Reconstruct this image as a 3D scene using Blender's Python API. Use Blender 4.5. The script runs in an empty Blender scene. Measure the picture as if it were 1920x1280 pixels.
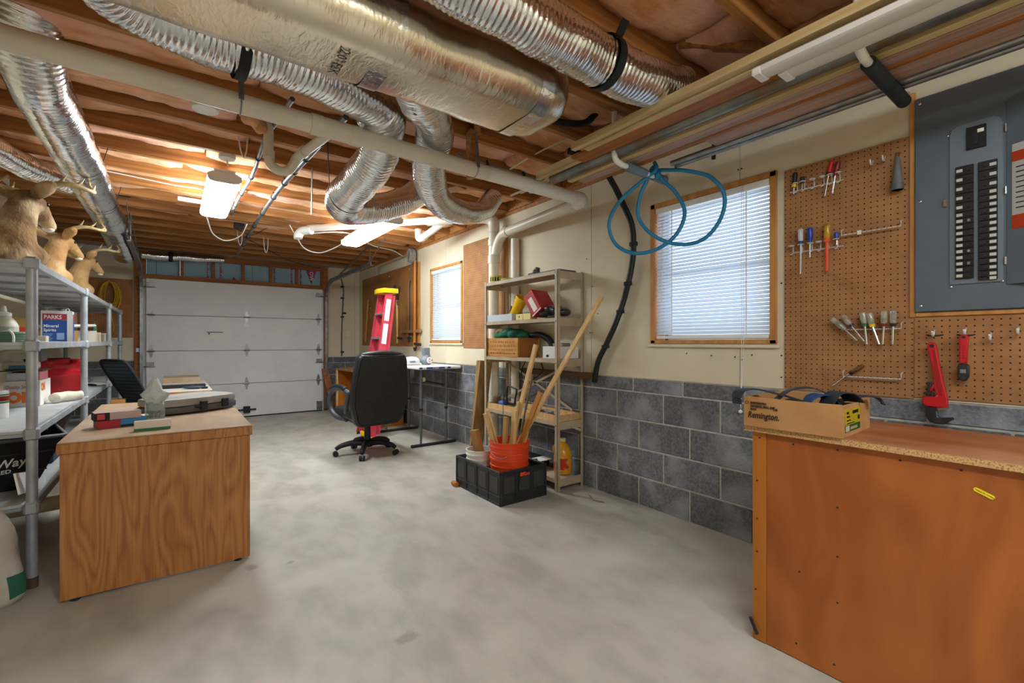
import bpy, bmesh, math, random
from mathutils import Vector, Matrix, noise as mnoise
random.seed(7)
SC = bpy.context.scene
COL = SC.collection
# ------------------------------------------------------------------ camera, world, exposure
cam_data = bpy.data.cameras.new('camera')
cam_data.sensor_width = 36.0
cam_data.lens = 16.05
cam_data.shift_y = 0.0005
cam_data.clip_start = 0.02
cam = bpy.data.objects.new('camera', cam_data)
cam.location = (0.0, 0.0, 1.175)
cam.rotation_euler = (math.radians(90), 0, math.radians(-36.56))
COL.objects.link(cam)
SC.camera = cam
SC.view_settings.view_transform = 'Standard'
SC.view_settings.look = 'None'
SC.view_settings.exposure = 0.52
SC.view_settings.gamma = 1.0
SC.view_settings.use_curve_mapping = False
world = bpy.data.worlds.new('overcast_sky')
SC.world = world
world.use_nodes = True
_bg = world.node_tree.nodes['Background']
_bg.inputs[0].default_value = (0.74, 0.86, 1.0, 1)
_bg.inputs[1].default_value = 2.3
TUBE_POWER = 34.0      # emission of every fluorescent diffuser in the room

# room dimensions (metres)
XW, YB, XL, YR = 2.70, 8.28, -1.12, -2.6
ZJ, ZS = 2.475, 2.71         # joist underside, subfloor underside
PI = math.pi

# ------------------------------------------------------------------ materials
def lin(h):
    if not isinstance(h, str): return tuple(h)
    v = [int(h[i:i+2], 16) / 255 for i in (0, 2, 4)]
    return tuple(c / 12.92 if c <= 0.04045 else ((c + 0.055) / 1.055) ** 2.4 for c in v)

MATS = {}
def mat(name, c1, c2=None, rough=0.5, metal=0.0, scale=6.0, stretch=(1, 1, 1), detail=4.0, bump=0.0, bscale=40.0,
        ramp=(0.35, 0.65), trans=0.0, emit=0.0, ior=1.45, alpha=1.0, vary=0.0, bstretch=None, dist=0.0, coat=0.0, sss=0.0, c3=None, s3=1.0):
    if name in MATS: return MATS[name]
    m = bpy.data.materials.new(name); m.use_nodes = True
    nt = m.node_tree; N = nt.nodes; L = nt.links
    b = N['Principled BSDF']
    b.inputs['Roughness'].default_value = rough
    b.inputs['Metallic'].default_value = metal
    b.inputs['IOR'].default_value = ior
    b.inputs['Transmission Weight'].default_value = trans
    b.inputs['Alpha'].default_value = alpha
    b.inputs['Coat Weight'].default_value = coat
    c1 = lin(c1)
    b.inputs['Base Color'].default_value = (*c1, 1)
    if emit:
        b.inputs['Emission Color'].default_value = (*c1, 1)
        b.inputs['Emission Strength'].default_value = emit
    vec = None
    if c2 is not None or bump or vary:
        tc = N.new('ShaderNodeTexCoord'); oi = N.new('ShaderNodeObjectInfo')
        mu = N.new('ShaderNodeVectorMath'); mu.operation = 'SCALE'; mu.inputs[0].default_value = (13.1, 7.7, 17.3)
        L.new(oi.outputs['Random'], mu.inputs['Scale'])
        ad = N.new('ShaderNodeVectorMath'); ad.operation = 'ADD'
        L.new(tc.outputs['Object'], ad.inputs[0]); L.new(mu.outputs[0], ad.inputs[1])
        vec = ad.outputs[0]
    col = None
    if c2 is not None:
        mp = N.new('ShaderNodeMapping'); mp.inputs['Scale'].default_value = stretch
        L.new(vec, mp.inputs['Vector'])
        nz = N.new('ShaderNodeTexNoise'); nz.inputs['Scale'].default_value = scale; nz.inputs['Detail'].default_value = detail
        nz.inputs['Distortion'].default_value = dist
        L.new(mp.outputs[0], nz.inputs['Vector'])
        cr = N.new('ShaderNodeValToRGB')
        cr.color_ramp.elements[0].position = ramp[0]; cr.color_ramp.elements[0].color = (*c1, 1)
        cr.color_ramp.elements[1].position = ramp[1]; cr.color_ramp.elements[1].color = (*lin(c2), 1)
        L.new(nz.outputs['Fac'], cr.inputs[0]); col = cr.outputs[0]
        if c3 is not None:
            n3 = N.new('ShaderNodeTexNoise'); n3.inputs['Scale'].default_value = s3; n3.inputs['Detail'].default_value = 3
            L.new(vec, n3.inputs['Vector'])
            r3 = N.new('ShaderNodeValToRGB'); r3.color_ramp.elements[0].position = 0.5; r3.color_ramp.elements[1].position = 0.68
            L.new(n3.outputs['Fac'], r3.inputs[0])
            mx = N.new('ShaderNodeMix'); mx.data_type = 'RGBA'
            L.new(r3.outputs[0], mx.inputs['Factor']); L.new(col, mx.inputs[6]); mx.inputs[7].default_value = (*lin(c3), 1)
            col = mx.outputs[2]
    if vary:
        hs = N.new('ShaderNodeHueSaturation')
        mr = N.new('ShaderNodeMapRange'); mr.inputs['To Min'].default_value = 1 - vary; mr.inputs['To Max'].default_value = 1 + vary
        L.new(oi.outputs['Random'], mr.inputs['Value']); L.new(mr.outputs[0], hs.inputs['Value'])
        if col is not None: L.new(col, hs.inputs['Color'])
        else: hs.inputs['Color'].default_value = (*c1, 1)
        col = hs.outputs[0]
    if col is not None: L.new(col, b.inputs['Base Color'])
    if bump:
        mp2 = N.new('ShaderNodeMapping'); mp2.inputs['Scale'].default_value = bstretch or stretch
        L.new(vec, mp2.inputs['Vector'])
        n2 = N.new('ShaderNodeTexNoise'); n2.inputs['Scale'].default_value = bscale; n2.inputs['Detail'].default_value = 5
        L.new(mp2.outputs[0], n2.inputs['Vector'])
        bp = N.new('ShaderNodeBump'); bp.inputs['Strength'].default_value = min(1, bump); bp.inputs['Distance'].default_value = 0.01 * max(1, bump)
        L.new(n2.outputs['Fac'], bp.inputs['Height']); L.new(bp.outputs[0], b.inputs['Normal'])
    MATS[name] = m
    return m

def pegboard_mat(name, c1, c2, axis, pitch=0.0254, r=0.13):
    m = mat(name, c1, c2, rough=0.75, scale=9, bump=0.05, bscale=120)
    nt = m.node_tree; N = nt.nodes; L = nt.links; b = N['Principled BSDF']
    src = b.inputs['Base Color'].links[0].from_socket
    tc = N.new('ShaderNodeTexCoord'); sp = N.new('ShaderNodeSeparateXYZ'); L.new(tc.outputs['Object'], sp.inputs[0])
    def cell(out):
        d = N.new('ShaderNodeMath'); d.operation = 'DIVIDE'; L.new(out, d.inputs[0]); d.inputs[1].default_value = pitch
        f = N.new('ShaderNodeMath'); f.operation = 'FRACT'; L.new(d.outputs[0], f.inputs[0])
        s = N.new('ShaderNodeMath'); s.operation = 'SUBTRACT'; L.new(f.outputs[0], s.inputs[0]); s.inputs[1].default_value = 0.5
        p = N.new('ShaderNodeMath'); p.operation = 'MULTIPLY'; L.new(s.outputs[0], p.inputs[0]); L.new(s.outputs[0], p.inputs[1])
        return p.outputs[0]
    a = N.new('ShaderNodeMath'); a.operation = 'ADD'; L.new(cell(sp.outputs[axis]), a.inputs[0]); L.new(cell(sp.outputs['Z']), a.inputs[1])
    lt = N.new('ShaderNodeMath'); lt.operation = 'LESS_THAN'; L.new(a.outputs[0], lt.inputs[0]); lt.inputs[1].default_value = r * r
    mx = N.new('ShaderNodeMix'); mx.data_type = 'RGBA'
    L.new(lt.outputs[0], mx.inputs['Factor']); L.new(src, mx.inputs[6]); mx.inputs[7].default_value = (0.02, 0.012, 0.006, 1)
    L.new(mx.outputs[2], b.inputs['Base Color'])
    return m

def oak_mat(name, c_dark, c_mid, c_light, rough=0.42):
    """vertical oak grain with cathedral figure"""
    m = bpy.data.materials.new(name); m.use_nodes = True; MATS[name] = m
    nt = m.node_tree; N = nt.nodes; L = nt.links; b = N['Principled BSDF']; b.inputs['Roughness'].default_value = rough
    tc = N.new('ShaderNodeTexCoord')
    mp = N.new('ShaderNodeMapping'); mp.inputs['Scale'].default_value = (1, 1, 0.16); L.new(tc.outputs['Object'], mp.inputs[0])
    nz = N.new('ShaderNodeTexNoise'); nz.inputs['Scale'].default_value = 6.5; nz.inputs['Detail'].default_value = 1.5; L.new(mp.outputs[0], nz.inputs[0])
    mu = N.new('ShaderNodeMath'); mu.operation = 'MULTIPLY'; mu.inputs[1].default_value = 13.0; L.new(nz.outputs['Fac'], mu.inputs[0])
    fr = N.new('ShaderNodeMath'); fr.operation = 'PINGPONG'; fr.inputs[1].default_value = 0.5; L.new(mu.outputs[0], fr.inputs[0])
    mp2 = N.new('ShaderNodeMapping'); mp2.inputs['Scale'].default_value = (1, 1, 0.03); L.new(tc.outputs['Object'], mp2.inputs[0])
    n2 = N.new('ShaderNodeTexNoise'); n2.inputs['Scale'].default_value = 160.0; n2.inputs['Detail'].default_value = 3; L.new(mp2.outputs[0], n2.inputs[0])
    ad = N.new('ShaderNodeMath'); ad.operation = 'MULTIPLY_ADD'; L.new(n2.outputs['Fac'], ad.inputs[0]); ad.inputs[1].default_value = 0.95; L.new(fr.outputs[0], ad.inputs[2])
    cr = N.new('ShaderNodeValToRGB'); e = cr.color_ramp.elements
    e[0].position = 0.40; e[0].color = (*lin(c_dark), 1); e[1].position = 1.0; e[1].color = (*lin(c_light), 1)
    k = e.new(0.64); k.color = (*lin(c_mid), 1)
    L.new(ad.outputs[0], cr.inputs[0]); L.new(cr.outputs[0], b.inputs['Base Color'])
    return m

def foil_mat(name, c1, c2, bscale, stretch, rough=0.22, bump=1.0, dist=0.012):
    m = bpy.data.materials.new(name); m.use_nodes = True; MATS[name] = m
    nt = m.node_tree; N = nt.nodes; L = nt.links; b = N['Principled BSDF']
    b.inputs['Metallic'].default_value = 1.0; b.inputs['Roughness'].default_value = rough
    tc = N.new('ShaderNodeTexCoord')
    nz = N.new('ShaderNodeTexNoise'); nz.inputs['Scale'].default_value = 3; L.new(tc.outputs['Object'], nz.inputs[0])
    cr = N.new('ShaderNodeValToRGB'); cr.color_ramp.elements[0].color = (*lin(c1), 1); cr.color_ramp.elements[1].color = (*lin(c2), 1)
    L.new(nz.outputs['Fac'], cr.inputs[0]); L.new(cr.outputs[0], b.inputs['Base Color'])
    mp = N.new('ShaderNodeMapping'); mp.inputs['Scale'].default_value = stretch; L.new(tc.outputs['Object'], mp.inputs[0])
    n1 = N.new('ShaderNodeTexNoise'); n1.inputs['Scale'].default_value = bscale; n1.inputs['Detail'].default_value = 4; n1.inputs['Distortion'].default_value = 0.6
    L.new(mp.outputs[0], n1.inputs[0])
    bp = N.new('ShaderNodeBump'); bp.inputs['Strength'].default_value = bump; bp.inputs['Distance'].default_value = dist
    L.new(n1.outputs['Fac'], bp.inputs['Height']); L.new(bp.outputs[0], b.inputs['Normal'])
    return m

# ------------------------------------------------------------------ mesh builder
def catmull(pts, n=6):
    P = [Vector(p) for p in pts]
    if len(P) < 3: return P
    Q = [P[0] * 2 - P[1]] + P + [P[-1] * 2 - P[-2]]
    out = []
    for i in range(1, len(Q) - 2):
        a, b, c, d = Q[i-1], Q[i], Q[i+1], Q[i+2]
        for k in range(n):
            t = k / n
            out.append(0.5 * ((2*b) + (c-a)*t + (2*a-5*b+4*c-d)*t*t + (-a+3*b-3*c+d)*t**3))
    out.append(P[-1])
    return out

class MB:
    def __init__(s): s.v = []; s.f = []
    def add(s, vs, fs, M=None):
        o = len(s.v)
        for p in vs:
            p = Vector(p); s.v.append(M @ p if M is not None else p)
        for f in fs: s.f.append([o + i for i in f])
        return s
    def box(s, x0, x1, y0, y1, z0, z1, M=None):
        x0, x1 = min(x0, x1), max(x0, x1); y0, y1 = min(y0, y1), max(y0, y1); z0, z1 = min(z0, z1), max(z0, z1)
        vs = [(x0,y0,z0),(x1,y0,z0),(x1,y1,z0),(x0,y1,z0),(x0,y0,z1),(x1,y0,z1),(x1,y1,z1),(x0,y1,z1)]
        return s.add(vs, [(0,3,2,1),(4,5,6,7),(0,1,5,4),(1,2,6,5),(2,3,7,6),(3,0,4,7)], M)
    def bar(s, p0, p1, w, h, up=(0, 0, 1)):
        """rectangular bar from p0 to p1; w across, h along up"""
        p0, p1 = Vector(p0), Vector(p1); d = p1 - p0; L = d.length; d.normalize(); up = Vector(up)
        sx = d.cross(up)
        if sx.length < 1e-4: up = Vector((0, 1, 0)) if abs(d.y) < 0.9 else Vector((1, 0, 0)); sx = d.cross(up)
        sx.normalize(); uz = sx.cross(d).normalized()
        M = Matrix((sx, d, uz)).transposed().to_4x4(); M.translation = p0
        return s.box(-w/2, w/2, 0, L, -h/2, h/2, M)
    def tube(s, pts, r, n=10, caps=True, sq=1.0, closed=False):
        P = [Vector(p) for p in pts]; m = len(P)
        R = r if isinstance(r, (list, tuple)) else [r] * m
        T = []
        for i in range(m):
            a = P[max(i-1, 0)] if not closed else P[i-1]; b = P[min(i+1, m-1)] if not closed else P[(i+1) % m]
            t = (b - a); T.append(t.normalized() if t.length > 1e-9 else Vector((0, 0, 1)))
        u = Vector((0, 0, 1)) if abs(T[0].z) < 0.9 else Vector((1, 0, 0))
        u = (u - T[0] * u.dot(T[0])).normalized()
        o = len(s.v)
        for i in range(m):
            u = u - T[i] * u.dot(T[i])
            u.normalize(); w = T[i].cross(u)
            for k in range(n):
                a = 2 * PI * k / n
                s.v.append(P[i] + (u * math.sin(a) * sq + w * math.cos(a)) * R[i])
        for i in range(m - (0 if closed else 1)):
            j = (i + 1) % m
            for k in range(n):
                s.f.append([o+i*n+k, o+i*n+(k+1) % n, o+j*n+(k+1) % n, o+j*n+k])
        if caps and not closed:
            s.f.append([o+k for k in range(n)][::-1]); s.f.append([o+(m-1)*n+k for k in range(n)])
        return s
    def cyl(s, p0, p1, r0, r1=None, n=14):
        return s.tube([p0, p1], [r0, r0 if r1 is None else r1], n)
    def lathe(s, prof, c=(0, 0, 0), n=20, M=None, cap=True):
        """prof: [(r, z)...] about z"""
        c = Vector(c); vs = []; fs = []
        for r, z in prof:
            for k in range(n):
                a = 2*PI*k/n; vs.append(c + Vector((r*math.cos(a), r*math.sin(a), z)))
        for i in range(len(prof)-1):
            for k in range(n): fs.append((i*n+k, i*n+(k+1) % n, (i+1)*n+(k+1) % n, (i+1)*n+k))
        if cap:
            fs.append(tuple(range(n))[::-1]); fs.append(tuple((len(prof)-1)*n+k for k in range(n)))
        return s.add(vs, fs, M)
    def prism(s, poly, h0, h1, M=None):
        """poly in xy, extruded along z from h0 to h1 (poly CCW)"""
        n = len(poly); vs = [(x, y, h0) for x, y in poly] + [(x, y, h1) for x, y in poly]
        fs = [tuple(range(n))[::-1], tuple(range(n, 2*n))] + [(i, (i+1) % n, n+(i+1) % n, n+i) for i in range(n)]
        return s.add(vs, fs, M)
    def sphere(s, c, r, n=12, m=8, M=None):
        r = (r, r, r) if not isinstance(r, (tuple, list)) else r
        prof = []
        c = Vector(c); vs = []; fs = []
        vs.append((0, 0, -1))
        for i in range(1, m):
            t = -PI/2 + PI*i/m
            for k in range(n):
                a = 2*PI*k/n; vs.append((math.cos(t)*math.cos(a), math.cos(t)*math.sin(a), math.sin(t)))
        vs.append((0, 0, 1))
        for k in range(n): fs.append((0, 1+(k+1) % n, 1+k))
        for i in range(m-2):
            for k in range(n): fs.append((1+i*n+k, 1+i*n+(k+1) % n, 1+(i+1)*n+(k+1) % n, 1+(i+1)*n+k))
        e = len(vs)-1
        for k in range(n): fs.append((e, 1+(m-2)*n+k, 1+(m-2)*n+(k+1) % n))
        vs = [Vector((x*r[0], y*r[1], z*r[2])) for x, y, z in vs]
        if M is not None: vs = [M.to_3x3() @ v for v in vs]
        return s.add([v + c for v in vs], fs)
    def build(s, name, m, parent=None, bevel=0.0, sharp=35, world=False, kind=None, label=None, seg=1):
        me = bpy.data.meshes.new(name)
        vs = s.v
        if world and parent is not None:
            inv = wmat(parent).inverted(); vs = [inv @ Vector(v) for v in vs]
        me.from_pydata([tuple(v) for v in vs], [], s.f); me.update()
        if bevel:
            bm = bmesh.new(); bm.from_mesh(me)
            bmesh.ops.remove_doubles(bm, verts=bm.verts, dist=1e-6)
            es = [e for e in bm.edges if len(e.link_faces) == 2 and e.calc_face_angle(0) > 0.6]
            if es: bmesh.ops.bevel(bm, geom=es, offset=bevel, segments=seg, profile=0.6, affect='EDGES', clamp_overlap=True)
            bm.to_mesh(me); bm.free()
        return link(name, me, m, parent, sharp, kind, label)

def wmat(o):
    M = Matrix.LocRotScale(o.location, o.rotation_euler, o.scale)
    return wmat(o.parent) @ M if o.parent else M

def link(name, me, m, parent=None, sharp=35, kind=None, label=None):
    if sharp is not None and len(me.polygons):
        me.shade_smooth(); me.set_sharp_from_angle(angle=math.radians(sharp))
    me.materials.append(m)
    o = bpy.data.objects.new(name, me); COL.objects.link(o)
    if parent is not None: o.parent = parent
    if kind: o['kind'] = kind
    if label: o['label'] = label
    return o

def fuse(mb, name, m, parent=None, voxel=0.01, smooth=4, world=False):
    """melt overlapping pieces into one continuous surface"""
    me = bpy.data.meshes.new(name + '_raw'); me.from_pydata([tuple(v) for v in mb.v], [], mb.f); me.update()
    o = bpy.data.objects.new('raw', me); COL.objects.link(o)
    r = o.modifiers.new('r', 'REMESH'); r.mode = 'VOXEL'; r.voxel_size = voxel
    k = o.modifiers.new('s', 'SMOOTH'); k.iterations = smooth; k.factor = 0.5
    dg = bpy.context.evaluated_depsgraph_get()
    res = bpy.data.meshes.new_from_object(o.evaluated_get(dg)); res.name = name
    bpy.data.objects.remove(o); bpy.data.meshes.remove(me)
    if world and parent is not None: res.transform(wmat(parent).inverted())
    return link(name, res, m, parent, 180)

def tag(o, label, cat, group=None, kind=None):
    o['label'] = label
    if cat: o['category'] = cat
    if group: o['group'] = group
    if kind: o['kind'] = kind
    return o
def thing(name, label, cat, loc=(0, 0, 0), rz=0.0, group=None, rot=None):
    o = bpy.data.objects.new(name, None); COL.objects.link(o); o.empty_display_size = 0.05
    o.location = loc; o.rotation_euler = rot if rot else (0, 0, rz)
    return tag(o, label, cat, group)
def struct(name, label=None):
    o = bpy.data.objects.new(name, None); COL.objects.link(o); o['kind'] = 'structure'
    if label: o['label'] = label
    return o
def copy_obj(o, name, loc, parent=None, rot=None):
    c = o.copy(); c.name = name; COL.objects.link(c); c.location = loc
    if rot is not None: c.rotation_euler = rot
    c.parent = parent
    return c
def copy_tree(o, parent=None):
    c = o.copy(); COL.objects.link(c); c.parent = parent
    for ch in list(o.children): copy_tree(ch, c)
    return c
FACE_NX = Matrix(((0, 0, -1), (-1, 0, 0), (0, 1, 0)))     # print on a face looking towards -X
FACE_NY = Matrix(((1, 0, 0), (0, 0, -1), (0, 1, 0)))      # ... towards -Y
FACE_PX = Matrix(((0, 0, 1), (1, 0, 0), (0, 1, 0)))       # ... towards +X
def text(body, size, m, parent, loc, face, align='LEFT', shear=0.0, rot=0.0, name='lettering', sx=1.0, bold=0.0, world=True):
    cu = bpy.data.curves.new('t', 'FONT'); cu.body = body; cu.size = size; cu.align_x = align; cu.shear = shear
    cu.extrude = 0.0003; cu.offset = bold; cu.resolution_u = 2
    o = bpy.data.objects.new('t', cu); COL.objects.link(o)
    me = bpy.data.meshes.new_from_object(o); bpy.data.objects.remove(o); bpy.data.curves.remove(cu)
    me.name = name
    M = Matrix.Translation(loc) @ face.to_4x4() @ Matrix.Rotation(rot, 4, 'Z') @ Matrix.Diagonal((sx, 1, 1, 1))
    if world and parent is not None: M = wmat(parent).inverted() @ M
    me.transform(M); me.materials.clear()
    return link(name, me, m, parent, None)
def rbox(w, d, h, r, n=4):
    """rounded-rectangle polygon w x d"""
    out = []
    for cx, cy, a0 in ((w/2-r, d/2-r, 0), (-w/2+r, d/2-r, PI/2), (-w/2+r, -d/2+r, PI), (w/2-r, -d/2+r, 1.5*PI)):
        for k in range(n+1):
            a = a0 + PI/2*k/n; out.append((cx + r*math.cos(a), cy + r*math.sin(a)))
    return out
def nz3(p, s=1.0): return mnoise.noise(Vector(p) * s)

# common materials
M_black = mat('black_plastic', '17181A', rough=0.5)
M_dark = mat('dark_rubber', '232326', rough=0.7)
M_steel = mat('galvanised_steel', 'A9ACAE', '8B8F92', rough=0.38, metal=0.9, scale=14)
M_chrome = mat('bright_chrome', 'D8D8D8', rough=0.18, metal=1.0)
M_wire = mat('zinc_wire', 'E4E4E2', rough=0.35, metal=0.55)
M_white = mat('white_plastic', 'E6E5E0', rough=0.45)
M_wood = mat('pine_stick', 'E0BA82', 'CA9E66', rough=0.6, scale=5, stretch=(6, 6, 1), vary=0.12)
M_ink = mat('black_print', '1D1B19', rough=0.7)
M_whiteink = mat('white_print', 'E8E6E2', rough=0.6)
M_red = mat('red_paint', 'C21A22', rough=0.4)
M_yellow = mat('yellow_plastic', 'E9B60F', rough=0.4)
M_blue = mat('blue_print', '1E57A6', rough=0.5)
M_card = mat('brown_cardboard', 'B98A57', 'AA7A48', rough=0.8, scale=7)
M_paper = mat('white_paper', 'E9E6DE', rough=0.8)
M_pvc = mat('cream_pvc', 'E0D8C8', 'D6CCB9', rough=0.35, scale=3)
M_pvcw = mat('white_pvc', 'E7E4DC', rough=0.3)
# ================================================================== SETTING
M_floor = mat('concrete_floor', 'B9B4A8', 'A5A095', rough=0.5, scale=4.5, stretch=(1.6, 0.8, 1), detail=15, bump=0.10, bscale=45, ramp=(0.38, 0.64), c3='C1BCB0', s3=2.4)
M_block = mat('grey_block', '77797C', '595B60', rough=0.9, scale=55, detail=6, bump=0.55, bscale=90, vary=0.16, c3='8E9196', s3=4)
M_mortar = mat('mortar', 'BDB8AE', 'A39E95', rough=0.95, scale=20, bump=0.2)
M_panel = mat('cream_wallboard', 'D8CDB4', 'D0C3A8', rough=0.7, scale=2.2, detail=3)
M_joist = mat('joist_pine', 'B67E44', '8F5A2A', rough=0.62, scale=4.5, stretch=(0.35, 9, 9), detail=6, bump=0.08, bscale=20, vary=0.10)
M_sub = mat('subfloor', '8A6238', '6C4826', rough=0.8, scale=4)
M_batt = mat('pink_insulation', 'E9B48C', 'D0925F', rough=1.0, scale=9, stretch=(0.6, 1.4, 1), detail=10, bump=1.0, bscale=30, ramp=(0.38, 0.62), c3='EDB7A6', s3=2.0)
M_trimwood = mat('honey_trim', 'C98F4E', 'B0763A', rough=0.5, scale=4, stretch=(6, 6, 1))
M_frame2 = mat('header_wood', 'A9682E', '8A4F1E', rough=0.6, scale=5, stretch=(0.4, 5, 5))
M_tan = mat('brown_moulding', 'A87A4C', '8C6038', rough=0.6, scale=5, stretch=(6, 1, 6))

def add_stain(m, c, sc, r):
    nt = m.node_tree; N = nt.nodes; L = nt.links; b = N['Principled BSDF']; src = b.inputs['Base Color'].links[0].from_socket
    tc = N.new('ShaderNodeTexCoord'); sb = N.new('ShaderNodeVectorMath'); sb.operation = 'SUBTRACT'; sb.inputs[1].default_value = c; L.new(tc.outputs['Object'], sb.inputs[0])
    ml = N.new('ShaderNodeVectorMath'); ml.operation = 'MULTIPLY'; ml.inputs[1].default_value = sc; L.new(sb.outputs[0], ml.inputs[0])
    ln = N.new('ShaderNodeVectorMath'); ln.operation = 'LENGTH'; L.new(ml.outputs[0], ln.inputs[0])
    nz = N.new('ShaderNodeTexNoise'); nz.inputs['Scale'].default_value = 22; nz.inputs['Detail'].default_value = 6; L.new(tc.outputs['Object'], nz.inputs[0])
    ad = N.new('ShaderNodeMath'); ad.operation = 'MULTIPLY_ADD'; ad.inputs[1].default_value = r*1.6; L.new(nz.outputs['Fac'], ad.inputs[0]); L.new(ln.outputs['Value'], ad.inputs[2])
    mr = N.new('ShaderNodeMapRange'); mr.inputs['From Min'].default_value = r*1.2; mr.inputs['From Max'].default_value = r*1.7; mr.inputs['To Min'].default_value = 0.55; mr.inputs['To Max'].default_value = 0.0; L.new(ad.outputs[0], mr.inputs['Value'])
    mx = N.new('ShaderNodeMix'); mx.data_type = 'RGBA'; L.new(mr.outputs[0], mx.inputs['Factor']); L.new(src, mx.inputs[6]); mx.inputs[7].default_value = (*lin('7A746B'), 1); L.new(mx.outputs[2], b.inputs['Base Color'])
add_stain(M_floor, (0.75, 1.705, 0), (1.0, 1.6, 1), 0.075)
add_stain(M_floor, (0.33, 2.72, 0), (1.3, 1.0, 1), 0.05)
add_stain(M_floor, (0.50, 2.66, 0), (1.0, 1.4, 1), 0.035)
fl = MB(); fl.box(XL-0.2, XW+0.2, YR-0.2, YB+0.35, -0.12, 0)
tag(fl.build('floor', M_floor, sharp=None), 'smooth grey concrete floor with faint stains', None, kind='structure')

WINS = [(1.163, 1.993, 1.165, 2.13), (4.60, 5.42, 1.165, 2.12)]
COURSES = [(0.2032*i, 0.2032*(i+1)) for i in range(4)] + [(0.8128, 0.914)]
def rects(y0, y1, z0, z1, holes):
    """rectangle minus holes -> list of rectangles"""
    R = [(y0, y1, z0, z1)]
    for (a, b, c, d) in holes:
        N = []
        for (p, q, r, s) in R:
            if b <= p or a >= q or d <= r or c >= s: N.append((p, q, r, s)); continue
            if p < a: N.append((p, a, r, s))
            if b < q: N.append((b, q, r, s))
            m0, m1 = max(p, a), min(q, b)
            if r < c: N.append((m0, m1, r, c))
            if d < s: N.append((m0, m1, d, s))
        R = N
    return R

wr = MB()
for (a, b, c, d) in rects(YR-0.2, YB+0.2, 0, 2.9, WINS): wr.box(XW+0.004, XW+0.16, a, b, c, d)
wall_right = wr.build('wall_right', M_mortar, sharp=None, kind='structure', label='long side wall of grey concrete block below cream wallboard')
BLK = {}
def block(w, h, axis):
    k = (round(w, 3), round(h, 3), axis)
    if k not in BLK:
        mb = MB()
        if axis == 'y': mb.box(0, 0.05, -w/2, w/2, -h/2, h/2)
        else: mb.box(-w/2, w/2, 0, 0.05, -h/2, h/2)
        o = mb.build('block', M_block, bevel=0.004); BLK[k] = o.data; bpy.data.objects.remove(o)
    return BLK[k]
def lay(parent, axis, lo, hi, face, phase, courses=COURSES):
    for i, (z0, z1) in enumerate(courses):
        s = phase[0] if i in (0, 2) else phase[1]
        if i == 4: s = phase[2]
        k = math.floor((lo - s) / 0.4064)
        while True:
            a = s + 0.4064*k; b = a + 0.4064; k += 1
            if a >= hi: break
            a2, b2 = max(a, lo), min(b, hi)
            if b2 - a2 < 0.03: continue
            w = b2 - a2 - 0.010; h = z1 - z0 - 0.010
            o = bpy.data.objects.new('block', block(w, h, axis)); COL.objects.link(o); o.parent = parent
            c = (a2 + b2) / 2; j = random.uniform(-0.0012, 0.0012)
            o.location = (face + j, c, (z0+z1)/2) if axis == 'y' else (c, face + j, (z0+z1)/2)
lay(wall_right, 'y', -1.0, YB, XW, (1.70, 1.493, 1.75))
seams = [-2.6, -1.07, 0.15, 1.37, 2.57, 3.79, 5.01, 6.23, 7.45, YB]
for a, b in zip(seams, seams[1:]):
    mb = MB()
    for (p, q, r, s) in rects(a+0.0025, b-0.0025, 0.916, 2.44, WINS): mb.box(XW, XW+0.012, p, q, r, s)
    mb.build('wall_panel', M_panel, wall_right, sharp=None)
mb = MB(); mb.box(XW-0.004, XW+0.03, YR, YB, 2.44, ZJ); mb.build('top_plate', M_joist, wall_right)
mb = MB()
for y, z in ((1.55, 1.09), (1.72, 1.10), (1.40, 1.085), (1.30, 1.10), (1.36, 1.07), (1.14, 1.5), (1.14, 1.1), (2.56, 1.25), (2.58, 1.25), (2.56, 1.62), (1.38, 2.2), (1.36, 2.2), (2.62, 1.85), (2.5, 1.4), (1.14, 0.98)):
    mb.cyl((XW+0.004, y, z), (XW-0.0012, y, z), 0.005, n=8)
mb.build('nail_head', M_dark, wall_right, kind='stuff')

# back wall
wb = MB()
for (a, b, c, d) in rects(XL-0.2, XW+0.2, 0, 2.9, [(-0.34, 2.08, -1, 2.42)]): wb.box(a, b, YB+0.004, YB+0.16, c, d)
wall_back = wb.build('wall_back', M_mortar, sharp=None, kind='structure', label='far end wall around the garage door with blocks and cream boards')
lay(wall_back, 'x', XL, -0.44, YB, (-0.84, -0.64, -0.7))
lay(wall_back, 'x', 2.15, XW, YB, (2.3, 2.45, 2.25))
for a, b in ((XL, -0.44), (2.15, 2.62), (2.625, XW)):
    mb = MB(); mb.box(a, b, YB, YB+0.012, 0.916, ZJ); mb.build('wall_panel', M_panel, wall_back, sharp=None)
# framing around and above the door
for x0, x1 in ((-0.44, -0.35), (2.08, 2.15)):
    mb = MB(); mb.box(x0, x1, YB-0.03, YB+0.06, 0, ZJ); mb.build('door_post', M_frame2, wall_back, bevel=0.002)
mb = MB(); mb.box(-0.35, 2.08, YB-0.02, YB+0.07, 2.066, 2.14); mb.build('header_plate', M_frame2, wall_back, bevel=0.002)
mb = MB(); mb.box(-0.35, 2.08, YB-0.02, YB+0.07, 2.395, ZJ); mb.build('header_plate', M_frame2, wall_back, bevel=0.002)
xs = [-0.33, 0.10, 0.49, 0.88, 1.27, 1.66, 2.06]
for x in xs:
    mb = MB(); mb.box(x-0.02, x+0.02, YB-0.015, YB+0.07, 2.14, 2.395); mb.build('cripple_stud', M_frame2, wall_back, bevel=0.002)
M_foam = mat('blue_foam_board', '9DC0CF', '8FB2C4', rough=0.7, scale=3)
M_purple = mat('magenta_print', 'A23A63', rough=0.7)
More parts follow.
